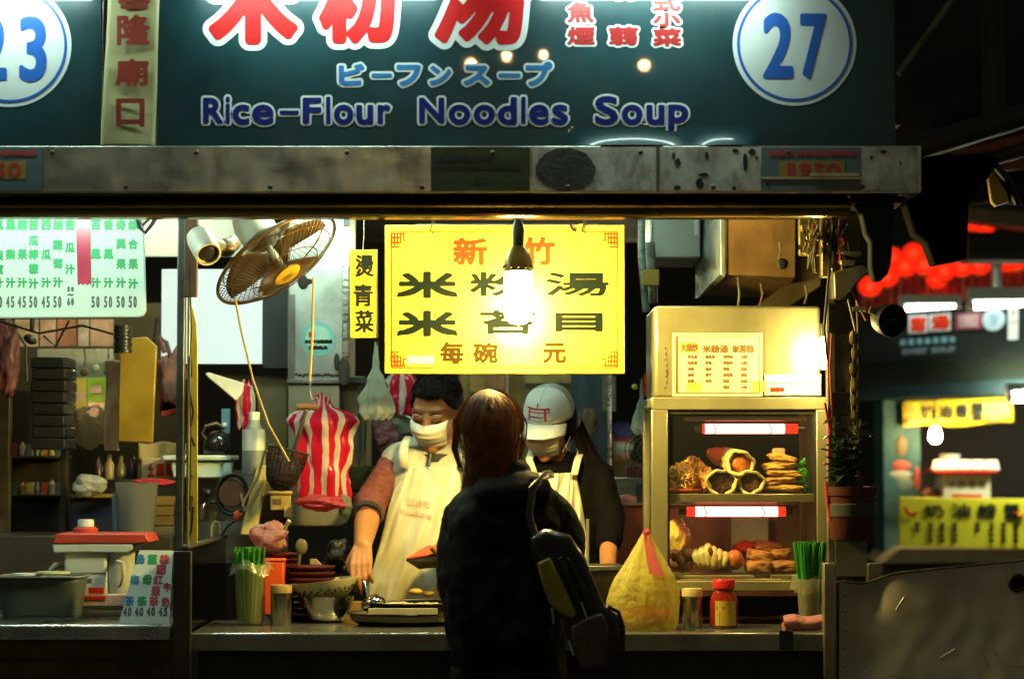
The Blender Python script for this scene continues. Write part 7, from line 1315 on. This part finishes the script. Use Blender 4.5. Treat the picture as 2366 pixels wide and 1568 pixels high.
# second sign board with lit tube
r = thing('dark_signboard', 'dark far signboard with white-backed red characters and a round white emblem', 'signboard', P(2180, 830, FR - .4))
fq = lambda x, y: P(x, y - (x - 2180) * .06, FR - .42)
m = MB(); m.pprism([(1978, 722), (2480, 692), (2480, 826), (1978, 836)], FR - .40, .06); m.build('board', M('far_board', (.012, .016, .014), .6, var=.4, spec=.15), r)
m = MB(); prect(m, 2098, 724, 2142, 766, 0, fq); prect(m, 2146, 724, 2196, 764, 0, fq); m.build('white_backing', M('far_white', (.66, .68, .64), .5), r, smooth=False)
fq2 = lambda x, y: fq(x, y) + Vector((0, -.006, 0)); fq3 = lambda x, y: fq(x, y) + Vector((0, -.012, 0))
letters('red_characters', [('甜', 2102, 728, 2139, 763), ('湯', 2150, 727, 2193, 761)], 0, REDI, r, bold=2.4, fn=fq2)
m = MB(); prect(m, 2206, 726, 2268, 764, 0, fq); m.build('red_backing', M('far_red', (.26, .04, .045), .5), r, smooth=False); letters('white_characters', [('圓', 2214, 731, 2258, 760)], 0, M('far_pink', (.50, .30, .28), .5), r, bold=1.6, fn=fq2)
letters('blue_row', [(c, 2078 + 19 * i, 778, 2092 + 19 * i, 792) for i, c in enumerate('紅豆花生湯圓冰')], 0, M('far_blue', (.20, .42, .48), .5), r, bold=2, fn=fq2)
letters('grey_row', [('SWEET', 2082, 800, 2142, 814), ('SOUP', 2150, 800, 2206, 814)], 0, M('far_greyblue', (.16, .22, .26), .5), r, bold=1.6, fn=fq2)
m = MB(); pdisc(m, 2295, 745, 26, 0, fn=fq); m.build('round_emblem', M('far_round', (.42, .55, .58), .5), r, smooth=False); letters('emblem_number', [('9', 2285, 730, 2305, 760)], 0, M('far_roundtext', (.25, .36, .42), .5), r, bold=2, fn=fq2)
m = MB(); prect(m, 2328, 712, 2352, 794, 0, fq); m.build('white_strip', M('far_white', 0), r, smooth=False)
letters('strip_text', [('廟', 2333, 722, 2347, 738), ('口', 2333, 746, 2347, 760)], 0, M('far_pink', 0), r, bold=1, fn=fq2)
a_ = P(2248, 706, FR - .55); b_ = P(2480, 690, FR - .55); tube_lamp('far_tube_lamp', 'long lit fluorescent tube above the far dark signboard', a_, b_, .022, (.85, 1., .95), 13, OFFW, up=.026)
a_ = P(2090, 712, FR - .55); b_ = P(2205, 704, FR - .55); tube_lamp('far_tube_lamp', 'short lit fluorescent tube above the white-backed red characters', a_, b_, .016, (.85, 1., .95), 13, OFFW, up=.020)
a_ = P(2338, 917, FR - .55); b_ = P(2520, 912, FR - .55); tube_lamp('far_tube_lamp', 'lit fluorescent tube under the crab stall roof at the photo edge', a_, b_, .024, (.95, 1., .70), 230, up=.03)
# red pleated awning and lanterns
r = thing('red_awning', 'red pleated awning with pale stripes below the lanterns', 'awning', P(2180, 700, FR - .2))
m = MB(); nu = 120
m.grid(lambda u, v: P(1985 + 500 * u, 734 - 78 * u - 82 * v, FR + .35 + .45 * v + .03 * math.cos(u * 60 * 3.1416)), nu, 4); m.mi = [1 if (i % nu) % 5 == 2 else 0 for i in range(nu * 4)]
m.build('awning_cloth', [M('awning_red', (.42, .05, .04), .6, var=.2), M('awning_pale', (.60, .42, .34), .6)], r, solid=.004)
LAN = film('lantern_paper', (.85, .07, .025), .5, .04, .8, .2, 10)
def lantern():
    r = thing('red_lantern', 'round glowing red paper lantern hanging over the far awning', 'lantern', (0, 0, 0), 'red lanterns over the far awning')
    m = MB(); m.ell((0, 0, 0), (.062, .062, .054), None, 28, 16, lambda d: .02 * math.cos(14 * math.atan2(d.y, d.x))); m.build('paper_shell', LAN, r)
    m = MB(); m.ell((0, 0, 0), .026, nu=10, nv=6); m.build('bulb', glow('lantern_light', (1., .22, .08), 9), r)
    m = MB(); m.lathe([(.024, .050), (.024, .060), (0, .060)], (0, 0, 0), 16); m.lathe([(0, -.062), (.02, -.062), (.02, -.050)], (0, 0, 0), 16); m.build('cap', M('lantern_cap', (.45, .25, .05), .4), r)
    return r
lan = lantern(); pos = [(2010, 668, .0), (2048, 646, .2), (2090, 622, .3), (2136, 618, -.05), (2180, 632, .25), (2222, 622, .1), (2262, 618, .3), (2350, 606, .2), (2395, 600, .0), (2330, 612, .6), (2300, 598, .9), (2165, 650, .5), (2060, 600, .8), (2110, 590, .9), (2248, 518, .8), (2275, 524, .9)]
for i, (x, y, d) in enumerate(pos):
    p = P(x, y - 6, FR + d); o = lan if i == 0 else dup(lan, p); o.location = p
    o['label'] = ['lowest red lantern nearest the right post', 'second red lantern from the right post', 'third red lantern from the right post', 'brightest red lantern in front of the black roller box edge', 'red lantern below the lower corner of the black roller box', 'red lantern just right of the black roller box corner', 'red lantern left of the grey pole', 'red lantern right of the grey pole at the photo edge', 'red lantern beyond the right edge of the far awning', 'small red lantern just right behind the grey pole', 'small red lantern peeping left behind the grey pole', 'small red lantern tucked low behind the brightest lantern', 'dim red lantern in the upper row beside the awning arm', 'upper red lantern beside the roller box', 'red lantern in the gap above the grey beam, left one', 'red lantern in the gap above the grey beam, right one'][i]
poly('lantern_frame', 'red cloth valance behind the lanterns beside the roller box', 'valance', [(2054, 580), (2130, 560), (2160, 600), (2300, 640), (2300, 680), (2030, 680)], FR + 1.2, .02, M('valance_red', (.22, .02, .02), .6, var=.5, scale=8, stretch=(4, 1, 1)))
m = MB(); m.tube([P(2302, 600, FR - .3), P(2302, 690, FR - .3)], .028, 10); tag(m.build('grey_pole', STEELG), 'grey pole standing among the red lanterns', 'pole')
bx('grey_beam', 'dark grey beam crossing above the red lanterns', 'beam', 2236, 536, 2480, 602, FR - .8, .2, M('beam_grey', (.035, .037, .03), .5, .3))
poly('ochre_beam', 'ochre beam under the dark roofs at the right edge', 'beam', [(2236, 478), (2480, 500), (2480, 540), (2236, 510)], FR - .2, .15, M('beam_ochre', (.12, .08, .025), .6))
DB = M('roof_steel_dark', (.020, .018, .019), .6, .3, var=.5)
for nm, lb, pts, rr in (('roof_pole', 'dark vertical roof pole in the upper right corner', [(2286, -150), (2296, 290)], .045), ('roof_brace', 'thin diagonal brace beside the teal signboard', [(2075, 172), (2215, -20)], .014), ('roof_gutter', 'dark sloping gutter in the upper right', [(2060, 360), (2420, 250)], .05), ('roof_gutter', 'second dark gutter below the first in the upper right', [(2100, 420), (2420, 330)], .03)):
    m = MB(); m.tube([P(x, y, 2.2) for x, y in pts], rr, 10); tag(m.build(nm, DB if nm != 'roof_brace' else STEELD), lb, 'roof beam')
m = MB(); m.add([P(2068, -240, 3.2), P(2500, -240, 3.2), P(2500, 470, 3.2), P(2068, 470, 3.2)], [(3, 2, 1, 0)]); o = m.build('tarpaulin', M('tarp_dark', (.013, .009, .012), .8, var=.6), solid=.01); tag(o, 'nearly black tarpaulin hanging in the upper right corner', 'tarpaulin')
poly('orange_roof', 'dim orange-red roof strip above the lanterns', 'roof', [(2200, 350), (2480, 280), (2480, 380), (2260, 400)], 3.0, .05, M('roof_orange', (.16, .035, .02), .6, var=.4))
